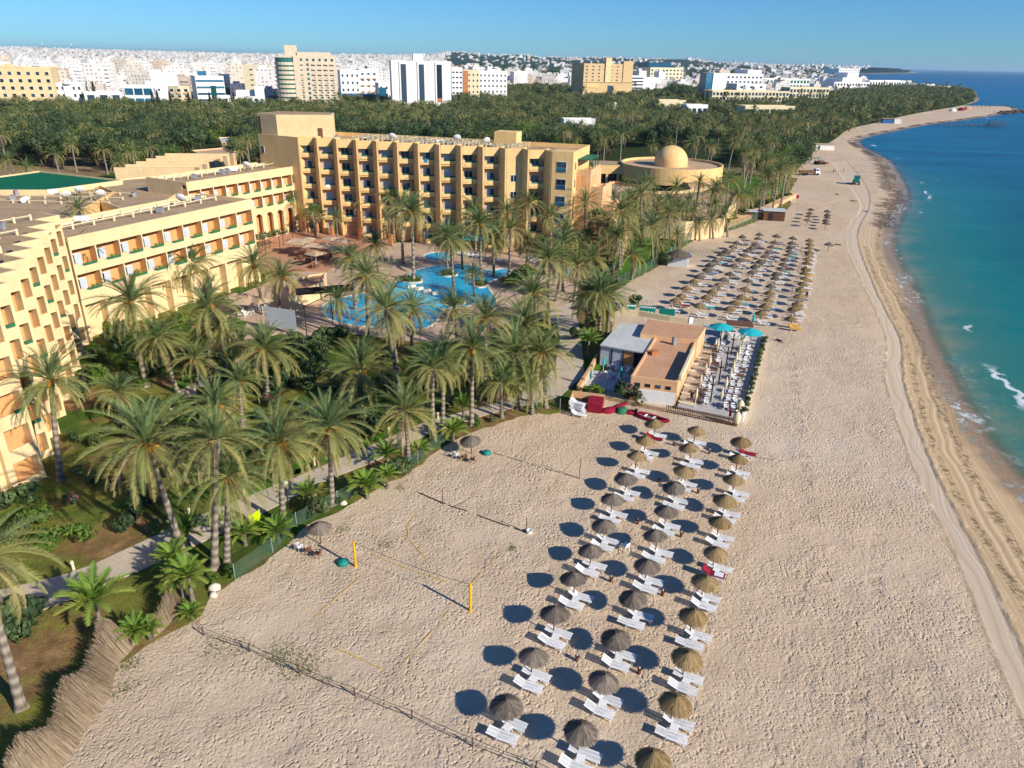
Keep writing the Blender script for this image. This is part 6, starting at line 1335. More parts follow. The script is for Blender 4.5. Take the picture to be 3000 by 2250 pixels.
# patio on the garden side
mb = MB(); mb.prism(LP([(1735, 1085), (1862, 1095), (1850, 1150), (1705, 1128)], .15), 0, .15); mb.build('patio', 'roofw', bar); mb = MB(); walls(mb, LP([(1700, 1130), (1738, 1068), (1752, 1035), (1746, 1034), (1728, 1068), (1690, 1126)], 1), 0, .9); mb.build('patio_wall', 'peach', bar)
for i, (x, y) in enumerate(((500, 600), (390, 705), (650, 690))): parasol('sun_parasol', *z7(x, y), 2.2, 1, 'teal', ('closed turquoise parasol by the glass front of the bar', 'closed turquoise parasol at the outer corner of the bar patio', 'closed turquoise parasol deep in the shaded bar patio')[i], group='turquoise bar parasols', open_=False, base=.15)
for a, b in ((1800, 1082), (1815, 1110), (1780, 1105), (1840, 1090)): q = G(a, b, .15); dining(q.x, q.y, .15, TBW, CH, 3, 'bar patio', 'round white table in the bar patio', 'white chair in the bar patio')
# terrace toward the sea
TP = [(1985, 1190), (2171, 1228), (2237, 992), (2060, 958)]
def terrmat():
    t = NT('terrace_floor'); P = t.pos(); br = t.n.new('ShaderNodeTexBrick'); t.l.new(t.map(P, (1, 1, 1), (0, 0, -.2)), br.inputs['Vector']); br.inputs['Scale'].default_value = .9
    br.inputs['Color1'].default_value = lin('#c9c6c2'); br.inputs['Color2'].default_value = lin('#b7b2ab'); br.inputs['Mortar'].default_value = lin('#8f887e'); br.inputs['Mortar Size'].default_value = .015
    t.bsdf(t.mix(t.math('MULTIPLY', t.noise(.7, 4, .6, P), .3), br.outputs[0], lin('#8d8274')), .8, .2); return t.mat
M['terrace'] = terrmat()
mb = MB(); mb.prism(LP(TP, .45), 0, .45); mb.build('terrace_floor', 'terrace', bar)
tq = [Vector((*q, .45)) for q in LP(TP, .45)]
def tp(s, t): return tq[0].lerp(tq[3], t).lerp(tq[1].lerp(tq[2], t), s)
mb = MB(); a, b = tp(0.01, .02), tp(.01, .80)
for i in range(18): q = tp(.01, .03 + i * .043); r = tp(.27, .03 + i * .043); dd = (r - q); mb.obox(q + Vector((0, 0, .03)), dd, Vector((0, .75, 0)), (0, 0, .05), i % 2)
mb.build('slat_shadow_bands', ['cream', 'tan'], bar)  # cream and tan bands imitate pergola slat shadows on the floor
pw = MB()
for s0, t0, s1, t1 in ((1, 0, 1, 1), (0, 1, 1, 1)): A_, B_ = tp(s0, t0), tp(s1, t1); d = (B_ - A_).normalized(); pw.obox(A_ - Vector((0, 0, .45)), B_ - A_, Vector((d.y, -d.x, 0)) * .25, (0, 0, .95))
pw.build('terrace_wall', 'white', bar)
for i in range(17):
    q = tp(1.0, .04 + i * .056); bushes_ = link('hedge_plant', BUSH['leaf'][1][i % 2], bar, q + Vector((.25, 0, .35)), i, (.5, .5, .55))
WPR = []
for i, (x, y) in enumerate(((1302, 935), (1340, 815), (1385, 720), (1420, 645), (1490, 500), (1525, 425))): parasol('terrace_parasol', *z7(x, y - 60), 2.6, 1, 'cream', f'closed cream parasol, {ordw(i)} from the front in the inner terrace line', group='closed cream parasols of the terrace', open_=False, base=.45)
for i, (x, y) in enumerate(((1525, 930), (1562, 840), (1600, 760), (1625, 690), (1650, 620), (1675, 560), (1712, 460))): parasol('terrace_parasol', *z7(x, y - 60), 2.6, 1, 'cream', f'closed cream parasol, {ordw(i)} from the front in the seaward terrace line', group='closed cream parasols of the terrace', open_=False, base=.45)
TBR = MB().box(-.75, .75, -.4, .4, .7, .75).box(-.6, -.5, -.3, .3, 0, .7).box(.5, .6, -.3, .3, 0, .7).mesh('table', 'brown')
for s in (.36, .78):
    for i in range(10):
        q = tp(s, .08 + i * .078) + O; q.z = .45; t = tag(link('table', TBR, None, q, LA + .15), None, 'table', 'bar terrace tables'); tabs.append((t, 'brown rectangular table on the bar terrace'))
        for dx, dy in ((-.4, .65), (.4, .65), (-.4, -.65), (.4, -.65)):
            if rnd.random() < .3: continue
            v = Matrix.Rotation(LA + .15, 3, 'Z') @ Vector((dx, dy, 0)); chs.append((tag(link('chair', CH, None, q + v, LA + .15 + (1.57 if dy > 0 else -1.57) + rnd.uniform(-.25, .25)), None, 'chair', 'bar terrace chairs'), 'white chair at the bar terrace'))
BP = [('slat shadow bands front', *(tp(.2, .05) + O)[:2]), ('tan jars', *(tp(.95, .08) + O)[:2]), ('open turquoise parasols', *(tp(.7, .93) + O)[:2]), ('bar wall middle', *(tp(.1, .5) + O)[:2]), ('terrace hedge middle', *(tp(1, .5) + O)[:2]), ('terrace hedge rear', *(tp(1, .72) + O)[:2]), ('terrace hedge front', *(tp(1, .28) + O)[:2]), ('slat shadow bands rear', *(tp(.2, .8) + O)[:2]), ('bar patio corner', *G(1720, 1120)[:2]), ('bar glass front', *G(1830, 1050)[:2])]
CAFE = [mark('arcade wing', 760, 720), mark('white screen', 830, 975), mark('second terracotta pillar', 930, 684), mark('kidney planter', 1200, 822), mark('sunlit wing corner', 700, 860)]
autolabel(tabs, BP + CAFE); autolabel(chs, BP + CAFE)
for i, (x, y) in enumerate(((1600, 560), (1550, 680), (1490, 810), (1420, 965))):
    f = thing('terrace_mast', f'dark branching mast on the terrace, {ordw(i)} from the turquoise parasols', 'mast', G(*z7(x, y), .45), 0, 'dark masts of the terrace'); MB().tube([(0, 0, 0), (0, 0, 3.2)], .09, 8).build('pole', 'darkmetal', f)
    for k in range(4): a = k * 1.571 + .5; MB().tube([(0, 0, 2.2), (math.cos(a) * 1.7, math.sin(a) * 1.7, 3.1)], .05, 5).build('arm', 'darkmetal', f)
parasol('sun_parasol', *z7(1515, 318), 2.9, 1.85, 'teal', 'open turquoise parasol at the rear of the terrace next to the bar roof', group='turquoise terrace parasols', base=.45)
parasol('sun_parasol', *z7(1765, 362), 2.9, 1.85, 'teal', 'open turquoise parasol at the rear sea corner of the terrace', group='turquoise terrace parasols', base=.45)
parasol('sun_parasol', *z7(1798, 225), 3.0, 1, 'teal', 'tall closed turquoise parasol standing on the sand behind the terrace', group='turquoise terrace parasols', open_=False, base=0)
q = tp(.60, .92) + O; k_ = thing('counter', 'brown-roofed counter between the two open turquoise parasols', 'counter', q, LA + .2); mb = MB(); mb.box(-1.6, 1.6, -.5, .5, 0, 1.1); mb.build('base', 'white', k_); mb = MB(); mb.box(-1.9, 1.9, -1.2, 1.2, 2.4, 2.5); mb.build('roof', 'brown', k_)
for x in (-1.8, 1.75):
    for y in (-1.1, 1.05): MB().box(x, x + .07, y, y + .07, 0, 2.4).build('post', 'darkmetal', k_)
AMPH = MB().lathe([(.02, 0), (.22, .02), (.34, .4), (.42, .8), (.36, 1.15), (.18, 1.4), (.15, 1.5), (.22, 1.58)], 18).mesh('jar', 'cream', True)
for x, y, l in ((1668, 1060, 'tall tan jar on the terrace corner'), (1640, 1165, 'tall tan jar on the sand in front of the terrace corner')): tag(link('jar', AMPH, None, G(*z7(x, y), .1), 0, 1.15), l, 'jar')
A_, B_ = G(1950, 1208), G(2160, 1252); ff = thing('picket_fence', 'low brown wooden fence along the front of the bar terrace', 'fence', A_, math.atan2((B_ - A_).y, (B_ - A_).x)); L_ = (B_ - A_).length; mb = MB()
for i in range(int(L_ / .22)): mb.box(i * .22, i * .22 + .09, -.02, .02, .05, 1.0)
mb.build('pickets', 'brown', ff); MB().box(0, L_, .021, .07, .3, .38).box(0, L_, .021, .07, .8, .88).build('rail', 'brown', ff); MB().box(-9, -.1, -.12, .12, 0, .5).build('kerb_wall', 'roofp', ff)
link('flag', MB().tube([(0, 0, 0), (0, 0, 2.2)], .03, 6).mesh('pole', 'darkmetal'), None, G(2135, 1240)); fl = bpy.context.scene.collection.objects[-1]; fl.name = 'folded_flag'; tag(fl, 'red flag rolled round a thin pole by the terrace corner', 'flag'); link('cloth', MB().lathe([(.02, .9), (.16, 1.0), (.13, 1.7), (.03, 2.1)], 8, 0, (0, 0, 0), .15).mesh('cloth', 'red'), fl)
# vents on the bar roof
for (x, y), s, m, l in ((z7(1105, 470), (.5, .5, 1.1), 'grey', 'dark vent box on the bar roof'), (z7(930, 555), (.9, .8, .6), 'terracotta', 'square terracotta vent on the bar roof edge'), (z7(1245, 285), (.6, .4, .9), 'whitepl', 'white air conditioning unit on the rear edge of the bar roof')):
    mb = MB(); mb.box(-.5, .5, -.5, .5, 0, .8); mb.box(-.56, .56, -.56, .56, .8, .9); mb.lathe([(.3, .9), (.3, 1.0), (.01, 1.05)], 10); tag(link('roof_vent', mb.mesh('roof_vent', m), None, G(x, y, 3.0 if y > 980 else 3.76), .3, s), l, 'vent')
# cushions, boat and covers in front of the bar
bx0 = thing('mattress_rack', 'open wooden rack piled with dark red and grey mattresses by the palms', 'rack', G(1718, 1196), -.25); MB().box(-2.0, 2.0, 1.2, 1.3, 0, 1.5).box(-2.0, -1.9, -1.2, 1.2, 0, 1.3).build('frame', 'peach', bx0)
for i in range(5): MB().box(.2, 1.9, -1.1, 1.1, .1 + i * .24, .1 + i * .24 + .2).build('mattress', 'red', bx0); MB().box(-1.8, .1, -1.0, 1.0, .05 + i * .18, .05 + i * .18 + .15).build('mattress', 'darkmetal', bx0) if i < 4 else None
for i in range(6):
    q = G(1690, 1212); o = lounger(q.x + rnd.uniform(-.15, .15), q.y + .1 * i, -.5 + rnd.uniform(-.1, .1), f'white lounger, {ordw(i)} from the bottom of the stack beside the mattress rack', 'stacked white loungers', False); o.location.z = .03 + i * .17
q = G(1694, 1222); lounger(q.x, q.y, -.45, 'white lounger lying in front of the lounger stack', None, False)
bt = thing('rubber_boat', 'red and grey inflatable boat on the sand in front of the bar', 'boat', G(1904, 1228), -.62); bt.scale = (.78, .78, .78); mb = MB()
pts = [(2.3 * math.cos(t) * (1.25 if math.cos(t) > 0 else 1), .75 * math.sin(t) * (1 if math.cos(t) < .5 else .8), .32 + .25 * max(0, math.cos(t)) ** 2) for t in [i * 6.283 / 24 for i in range(25)]]
mb.tube(pts, .24, 9, 0, False); mb.build('hull', 'red', bt, True); MB().sheet([(p[0] * .9, p[1] * .9) for p in pts[:-1]], .2).build('floor', 'grey', bt)
for x in (-.9, .4): MB().box(x, x + .35, -.62, .62, .38, .44).build('seat', 'whitepl', bt)
MB().box(-2.55, -2.2, -.25, .25, .2, .95).build('motor', 'black', bt)
def heap(name, px_, py_, mat, sx_, sy_, sz_, label, seed): mb = MB(); g = random.Random(seed); mb.lathe([(1.0, 0), (.95, .25), (.7, .6), (.45, .75), (.01, .8)], 14, 0, (0, 0, 0), .16); return tag(link(name, mb.mesh(name, mat, True), None, G(px_, py_), g.uniform(0, 3), (sx_, sy_, sz_)), label, 'cover')
heap('folded_cover', 1785, 1205, 'red', 1.2, .7, .6, 'dark red folded cover heaped on the sand by the mattress rack', 1); heap('folded_cover', 1852, 1212, 'red', 1.0, .5, .6, 'dark red cover heaped against the boat', 2); heap('folded_cover', 1822, 1207, 'greenp', .9, .7, .8, 'grey-green cover between the two red heaps', 3); heap('folded_cover', 1815, 1192, 'red', 1.5, .4, .4, 'long narrow red cover behind the heaps', 4)
# kiosk, brown hut, teal boards, low wall
k1 = thing('beach_kiosk', 'white lattice kiosk with a dark thatched roof by the mesh fence', 'kiosk', G(1985, 782), -.25); mb = MB(); mb.box(-2, 2, 0, .1, 0, 2.2)
for i in range(9): mb.box(-2 + i * .47, -1.9 + i * .47, -.06, -.01, 0, 2.2)
for i in range(6): mb.box(-2, 2, -.1, -.061, .1 + i * .4, .18 + i * .4)
mb.build('lattice', 'whitepl', k1); MB().box(-2, -1.9, .1, 2.6, 0, 2.2).box(1.9, 2, .1, 2.6, 0, 2.2).build('wall', 'white', k1); q = MB(); q.lathe([(2.7, 2.1), (1.5, 2.8), (.05, 3.4)], 12, 0, (0, 1.3, 0), .04); q.build('roof', 'thatch_grey', k1); MB().obox((.3, -.1, 2.2), (1.9, 0, 0), (0, 2, .4), (0, 0, .06)).build('tarp', 'bluep', k1)
k2 = thing('beach_hut', 'brown wooden beach hut with a pale flat roof beside the little umbrella group', 'hut', G(2245, 645), -.18); MB().box(-5, -1, 0, 3, 0, 2.0).box(-1, 4.5, -.8, 3.4, 0, 2.6).build('wall', 'brown', k2); MB().box(-1.3, 4.8, -1.1, 3.7, 2.6, 2.75).box(-5.2, -1.05, -.3, 3.2, 2.0, 2.12).build('roof', 'roofw', k2); MB().box(.2, 1.4, -.85, -.78, .1, 2.1).build('door', 'darkmetal', k2)
for i in range(5): MB().box(1.7 + i * .5, 1.75 + i * .5, -.86, -.8, .1, 2.5).build('panel_strip', 'wood', k2)
q = thing('flag_pole', 'thin pole with a red pennant beside the brown hut', 'flag', G(2321, 640)); MB().tube([(0, 0, 0), (0, 0, 6.5)], .05, 6).build('pole', 'whitemetal', q); MB().quad((0, 0, 6.4), (.9, .2, 6.2), (.9, .2, 5.4), (0, 0, 5.3)).build('pennant', 'red', q)
for i, (pa, pb_, tops, dots, l) in enumerate((((1834, 920), (1860, 922), 889, 1, 'turquoise board with white spots partly behind the palms'), ((1873, 921), (1919, 925), 894, 1, 'turquoise board with a row of white spots behind the bar'), ((1930, 927), (1976, 932), 902, 0, 'plain turquoise board nearest the umbrellas behind the bar'))):
    a, b = G(*pa), G(*pb_); h = height_at(a.x, a.y, tops); bo = thing('beach_board', l, 'board', a, 0, None); quadboard([Vector((0, 0, .1)), b - a + Vector((0, 0, .1)), b - a + Vector((0, 0, h)), Vector((0, 0, h))], 0, .08).build('panel', 'tealb', bo)
    for q in (Vector((0, .1, 0)), b - a + Vector((0, .1, 0))): MB().tube([q, q + Vector((0, 0, h))], .05, 6).build('post', 'whitemetal', bo)
    if dots:
        d = (b - a); nrm = d.normalized().cross(Vector((0, 0, 1))).normalized(); mb = MB(); n = 8
        for r_ in (.82, .3):
            for k in range(n if r_ > .5 else 4): c = d * ((k + .6) / (n + .3) if r_ > .5 else (k + .7) / 4.6) + Vector((0, 0, .1 + (h - .1) * r_)) + nrm * .012; u = d.normalized(); mb.add([c + (u * math.cos(t) + Vector((0, 0, 1)) * math.sin(t)) * .13 for t in [j * .7854 for j in range(8)]], (tuple(range(8)),))
        mb.build('spot_pattern', 'whitepl', bo)
pw_ = [G(*q) for q in ((1790, 918), (1870, 926), (1960, 942), (2020, 950))]; mb = MB()
for a, b in zip(pw_[:-1], pw_[1:]): d = (b - a).normalized(); mb.obox(a - pw_[0], b - a, Vector((-d.y, d.x, 0)) * .35, (0, 0, .9))
tag(link('low_wall', mb.mesh('low_wall', 'cream'), None, pw_[0]), 'low cream wall between the beach bar and the turquoise boards', 'wall')
# ------------------------------------------------------------------ people
def body(pose, seed):
    """one skinned figure; joints as (x, y, z, radius, parent)"""
    J = pose; me = bpy.data.meshes.new('p'); me.from_pydata([j[:3] for j in J], [(i, j[4]) for i, j in enumerate(J) if j[4] is not None], []); o = bpy.data.objects.new('p', me); COL.objects.link(o)
    md = o.modifiers.new('s', 'SKIN'); me.skin_vertices.new() if not me.skin_vertices else None
    for i, j in enumerate(J): me.skin_vertices[0].data[i].radius = (j[3], j[3]); me.skin_vertices[0].data[i].use_root = i == 0
    o.modifiers.new('u', 'SUBSURF').levels = 1; dg = bpy.context.evaluated_depsgraph_get(); dg.update(); m = bpy.data.meshes.new_from_object(o.evaluated_get(dg)); bpy.data.objects.remove(o); m.name = 'person'; m.materials.clear(); return m
STAND = [(0, 0, .95, .13, None), (0, 0, 1.2, .14, 0), (0, 0, 1.42, .15, 1), (0, 0, 1.53, .055, 2), (0, .01, 1.66, .10, 3), (0, .01, 1.72, .09, 4), (.19, 0, 1.41, .06, 2), (.25, .02, 1.12, .045, 6), (.27, -.08, .88, .035, 7), (.27, -.1, .79, .035, 8), (-.19, 0, 1.41, .06, 2), (-.25, .02, 1.12, .045, 10), (-.26, -.08, .88, .035, 11), (-.26, -.1, .79, .035, 12), (.09, 0, .88, .09, 0), (.10, -.06, .48, .062, 14), (.10, .04, .08, .045, 15), (.10, -.12, .04, .04, 16), (-.09, 0, .88, .09, 0), (-.10, .06, .48, .062, 18), (-.10, .14, .08, .045, 19), (-.10, -.02, .04, .04, 20)]
LIE = [(0, 0, .14, .13, None), (0, .25, .15, .13, 0), (0, .46, .17, .14, 1), (0, .58, .2, .055, 2), (0, .7, .24, .10, 3), (0, .77, .25, .09, 4), (.19, .45, .14, .055, 2), (.34, .25, .08, .045, 6), (.3, .02, .06, .035, 7), (-.19, .45, .14, .055, 2), (-.34, .25, .08, .045, 9), (-.3, .02, .06, .035, 10), (.09, -.08, .13, .09, 0), (.11, -.45, .28, .062, 12), (.12, -.82, .07, .045, 13), (.12, -.86, .16, .04, 14), (-.09, -.08, .13, .09, 0), (-.10, -.5, .12, .062, 16), (-.10, -.9, .07, .045, 17), (-.10, -.95, .15, .04, 18)]
PM = {k: body(p, 1) for k, p in (('s', STAND), ('l', LIE))}
def person(px_, py_, pose, mat, label, a=0.0, z=.03):
    m = PM[pose].copy(); m.materials.append(M['skin']); m.materials.append(M[mat]); m.materials.append(M['black'])
    for p in m.polygons:
        c = p.center; top = (1.46 if pose == 's' else .52); v = c.z if pose == 's' else c.y
        p.use_smooth = True; p.material_index = 2 if v > top + .2 and (c.y > .0 if pose == 's' else c.z > .2) else 1 if (v < top and (v > .5 if pose == 's' else v > -.5) and abs(c.x) < .24) else 0
    return tag(link('person', m, None, G(px_, py_, z), a), label, 'person')
person(2024, 1181, 's', 'black', 'person in black standing on the bar terrace', .4, .45); person(2441, 508, 's', 'black', 'person in dark clothes walking by the tracks on the far beach', .5); person(2447, 505, 's', 'bluep', 'person in blue walking beside the one in dark clothes', .6); person(2470, 505, 's', 'red', 'person in red standing alone on the far beach', 1)
person(2497, 590, 'l', 'black', 'person lying on the far sand, inland one of a pair', .9); person(2504, 590, 'l', 'red', 'person lying on the far sand, seaward one of a pair', 1.1); person(2536, 620, 'l', 'bluep', 'person lying on the sand near the wheel tracks', .7); person(2452, 570, 'l', 'black', 'person lying alone on the far sand below the tractor', .3); person(2455, 718, 'l', 'black', 'person lying beside the lone umbrella', 1.2); person(2319, 862, 's', 'bluep', 'person in blue standing among the seaward umbrellas of the far field', 1.0); person(2361, 878, 's', 'black', 'person in black at the seaward edge of the far field', .2); person(2196, 968, 's', 'red', 'person in red behind the rear terrace wall', .2, .0); person(2283, 1000, 'l', 'black', 'dark figure resting on the sand seaward of the bar', .4)
# ------------------------------------------------------------------ vehicles and huts on the far beach
WH = MB().tube([(0, -.16, 0), (0, .16, 0)], .5, 16).mesh('wheel', 'rubber')
tk = thing('truck', 'flat-bed truck with a rusty bed and white cab on the far beach', 'truck', G(2372, 513), .18); MB().box(-4.2, 1.6, -1.1, 1.1, .8, 1.0).box(-4.2, -4.1, -1.1, 1.1, 1.0, 1.7).box(-4.1, 1.5, -1.1, -1.02, 1.0, 1.7).box(-4.1, 1.5, 1.02, 1.1, 1.0, 1.7).build('bed', 'brown', tk); c = MB(); c.box(1.8, 3.6, -1.1, 1.1, .6, 1.5); c.obox((1.8, -1.05, 1.5), (1.4, 0, 0), (0, 2.1, 0), (.1, 0, .9)); c.build('cab', 'whitepl', tk); MB().box(2.0, 3.0, -1.13, -1.07, 1.6, 2.2).build('window', 'glass', tk)
for x in (-3, -1.9, 2.6):
    for y in (-1.0, 1.0): link('wheel', WH, tk, (x, y, .5))
tr = thing('tractor', 'tractor with a green canopy parked near the palms on the far beach', 'tractor', G(2398, 482), .4); MB().box(-.2, 2.4, -.45, .45, .8, 1.6).build('bonnet', 'brown', tr); MB().box(-1.6, -.1, -.7, .7, .7, 1.3).build('body', 'darkmetal', tr); MB().box(-1.7, .2, -.9, .9, 2.7, 2.85).build('canopy', 'tealb', tr); MB().box(2.4, 4.2, -1.3, 1.3, .3, .9).build('blade', 'brown', tr)
for x, y, s in ((-1.0, -.9, 1.5), (-1.0, .9, 1.5), (1.7, -.7, .9), (1.7, .7, .9)): link('wheel', WH, tr, (x, y, .5 * s), 0, s)
for x in (-1.6, .1):
    for y in (-.8, .75): MB().box(x, x + .07, y, y + .07, 1.2, 2.7).build('post', 'darkmetal', tr)
g_ = thing('beach_cleaner', 'tall green beach cleaning machine on dark wheels by the tracks', 'machine', G(2507, 541), 1.2); MB().box(-1.2, 1.2, -.9, .9, 1.0, 2.9).build('cab', 'tealb', g_); MB().box(-1.0, 1.0, -.93, -.88, 1.9, 2.7).build('window', 'glass', g_); MB().box(1.2, 3.8, -1.0, 1.0, .5, 1.2).build('sweeper', 'darkmetal', g_); MB().box(-1.35, 1.35, -1.0, 1.0, 2.9, 3.05).build('roof', 'tealb', g_)
for x in (-.9, .9):
    for y in (-1.0, 1.0): link('wheel', WH, g_, (x, y, .55), 0, 1.1)
sd_ = thing('beach_shed', 'white beach shed beside a round bush where the beach narrows', 'shed', G(2416, 440), -.1); MB().box(-4.5, 4.5, 0, 5, 0, 2.6).build('wall', 'white', sd_); MB().box(-4.8, 4.8, -.3, 5.3, 2.6, 2.8).build('roof', 'roofp', sd_); MB().box(-3.5, -2.4, -.05, .01, .1, 2.1).build('door', 'greenp', sd_)
s2 = thing('beach_shack', 'blue and white beach shack among the palms of the bay', 'shack', G(2610, 362), -.2); MB().box(-6, 2, 0, 6, 0, 3.2).build('wall', 'bluep', s2); MB().box(2, 7, -.3, 6.3, 0, 3.0).build('side_wall', 'white', s2); MB().box(-6.5, 2.3, -.5, 6.5, 3.2, 3.5).build('roof', 'roof', s2)
for (px_, py_, m, l) in ((2790, 326, 'whitepl', 'white tent on the headland beach'), (2815, 324, 'red', 'red tent on the headland beach beside the white one'), (2832, 321, 'roofo', 'orange tent on the headland beach beside the red one')): t = thing('beach_tent', l, 'tent', G(px_, py_), .2); MB().lathe([(3.2, 0), (3.1, 1.6), (1.6, 2.6), (.1, 3.1)], 8).build('canopy', m, t); MB().tube([(0, 0, 3.1), (0, 0, 3.7)], .08, 5).build('pole', 'whitemetal', t)
for i in range(10): c = G(2852 + (i % 5) * 12, 304 + (i // 5) * 7, 2); umbrella(c.x, c.y, 'grey', f'thatched umbrella, {ordw(i)} of the cluster near the headland tip', 'umbrellas on the headland tip', False)
a, b = G(2750, 368), G(2925, 371); pr = thing('pier', 'thin dark pier with a small end platform in the bay', 'pier', a, math.atan2((b - a).y, (b - a).x)); L_ = (b - a).length; MB().box(0, L_, -.8, .8, 1.0, 1.25).build('deck', 'wood', pr); MB().box(L_ - 9, L_ + 4, -3, 3, 1.26, 1.5).box(L_ - 7, L_ + 3, -2.5, 2.5, 3.6, 3.8).build('platform', 'wood', pr); pm = MB().tube([(0, 0, -1.5), (0, 0, 1.0)], .2, 6).mesh('pile', 'wood')
for i in range(13): link('pile', pm, pr, (i * L_ / 12, .5 * (-1) ** i, 0))
for x in (-6.5, 2.5):
    for y in (-2.3, 2.3): MB().box(L_ + x, L_ + x + .3, y - .15, y + .15, 1.5, 3.6).build('post', 'wood', pr)
jt = MB(); g = random.Random(8)
for i in range(90):
    f = g.random(); c = G(2935 + 60 * f, 333 - 8 * f) + Vector((g.gauss(0, 2.5), g.gauss(0, 4), 0)); s = g.uniform(.8, 2.2); k = len(jt.v); jt.lathe([(.01, -.6), (1, -.2), (.9, .4), (.4, .8), (.01, .85)], 6, 0, (0, 0, 0), .3); jt.v[k:] = [(c.x + x * s, c.y + y * s, c.z + z * s - .2) for x, y, z in jt.v[k:]]
stuff(jt.build('breakwater_rocks', 'wood'), 'dark rocks at the tip of the headland', 'rocks')
# ------------------------------------------------------------------ the town beyond the wood
def hill_z(x, y):
    u = 1500 + 2130 * x / max(y, 1); prof = [(-400, 8), (0, 8), (400, 5), (700, 3), (900, 3), (1150, 7), (1260, 9), (1335, 19), (1400, 14), (1440, 13), (1500, 17), (1560, 12), (1640, 11), (1750, 14), (1850, 13), (1950, 14), (2060, 6), (2200, 3), (2400, 3), (2600, 1)]
    p = prof[0][1]
    for (a, b), (c, d) in zip(prof[:-1], prof[1:]):
        if a <= u < c: f = (u - a) / (c - a); f = f * f * (3 - 2 * f); p = b + (d - b) * f
    t = min(1, max(0, (y - 2600) / 3600)); t = t * t * (3 - 2 * t)
    return t * (30 + p / 2130 * 6200) * (1 + .06 * math.sin(x * .004) * math.sin(y * .003 + x * .002))
def hillmat():
    t = NT('hill_ground'); P = t.pos(); n = t.noise(.004, 6, .7, P); n2 = t.noise(.02, 5, .7, P)
    c = t.ramp(t.math('MULTIPLY_ADD', n2, .4, t.math('MULTIPLY', n, .6)), [(.38, lin('#1f3026')), (.58, lin('#3c4a34')), (.74, lin('#7d7a62'))]); t.bsdf(c, .95, .1); return t.mat
M['hill'] = hillmat()
us = list(range(-500, 2601, 25)); ds = [2600, 3000, 3400, 3800, 4200, 4600, 5000, 5400, 5800, 6200, 6600, 7200, 8000, 9000]
mb = MB(); vs = []
for d in ds:
    for u in us: x = (u - 1500) / 2130 * d; vs.append((x, d, .05 + hill_z(x, d) * (1 if d <= 6600 else max(0, 1 - (d - 6600) / 2400))))
n = len(us); mb.add(vs, [(j * n + i, j * n + i + 1, (j + 1) * n + i + 1, (j + 1) * n + i) for j in range(len(ds) - 1) for i in range(n - 1) if inside((us[i] - 1475) / 2130 * ds[j], ds[j], landpoly) or us[i] < 2250])
struct(mb.build('hills', 'hill', None, True))
def townmat(name, ramp_, win=True):
    t = NT(name); g = t.n.new('ShaderNodeNewGeometry'); P, N = g.outputs['Position'], g.outputs['Normal']; px_, py_, pz_ = t.sep(P); nx, ny, nz = t.sep(N)
    r = t.math('FRACT', t.math('ADD', t.attr('age'), t.rand())); col = t.ramp(r, ramp_)
    col = t.mix(t.math('MULTIPLY', t.noise(.25, 4, .6, P), .25), col, lin('#a59a8c'))
    u = t.math('SUBTRACT', t.math('MULTIPLY', px_, ny), t.math('MULTIPLY', py_, nx))
    fu = t.math('FRACT', t.math('MULTIPLY', u, 1 / 3.4)); fz = t.math('FRACT', t.math('MULTIPLY', pz_, 1 / 3.1))
    m = t.math('MULTIPLY', t.math('MULTIPLY', t.math('GREATER_THAN', fu, .34), t.math('LESS_THAN', fu, .68)), t.math('MULTIPLY', t.math('GREATER_THAN', fz, .36), t.math('LESS_THAN', fz, .78)))
    m = t.math('MULTIPLY', m, t.math('LESS_THAN', t.math('ABSOLUTE', nz), .4)); wn_ = t.n.new('ShaderNodeTexWhiteNoise'); wn_.noise_dimensions = '2D'
    cb = t.n.new('ShaderNodeCombineXYZ'); t.l.new(t.math('FLOOR', t.math('MULTIPLY', u, 1 / 3.4)), cb.inputs[0]); t.l.new(t.math('FLOOR', t.math('MULTIPLY', pz_, 1 / 3.1)), cb.inputs[1]); t.l.new(cb.outputs[0], wn_.inputs['Vector'])
    m = t.math('MULTIPLY', m, t.math('GREATER_THAN', wn_.outputs['Value'], .3))
    roof = t.math('GREATER_THAN', nz, .6); col = t.mix(t.math('MULTIPLY', roof, .55), col, lin('#a89c8e'))
    t.bsdf(t.mix(t.math('MULTIPLY', m, .7), col, lin('#3a3f46')), .85, .2); return t.mat
TOWN = [(0, lin('#efece6')), (.45, lin('#e9e5dd')), (.62, lin('#e3dacb')), (.74, lin('#d6bda6')), (.8, lin('#efece8')), (.92, lin('#c4b5a5')), (1, lin('#dcd8d0'))]
M['town'] = townmat('town_render', TOWN)
named = []
def win_mesh(w, h, mat, frame_='whitemetal'): return MB().box(-w / 2, w / 2, -.10, .02, -h / 2, h / 2, 0).box(-w / 2 + .12, w / 2 - .12, -.16, -.09, -h / 2 + .12, h / 2 - .12, 1).mesh('window', [frame_, mat])
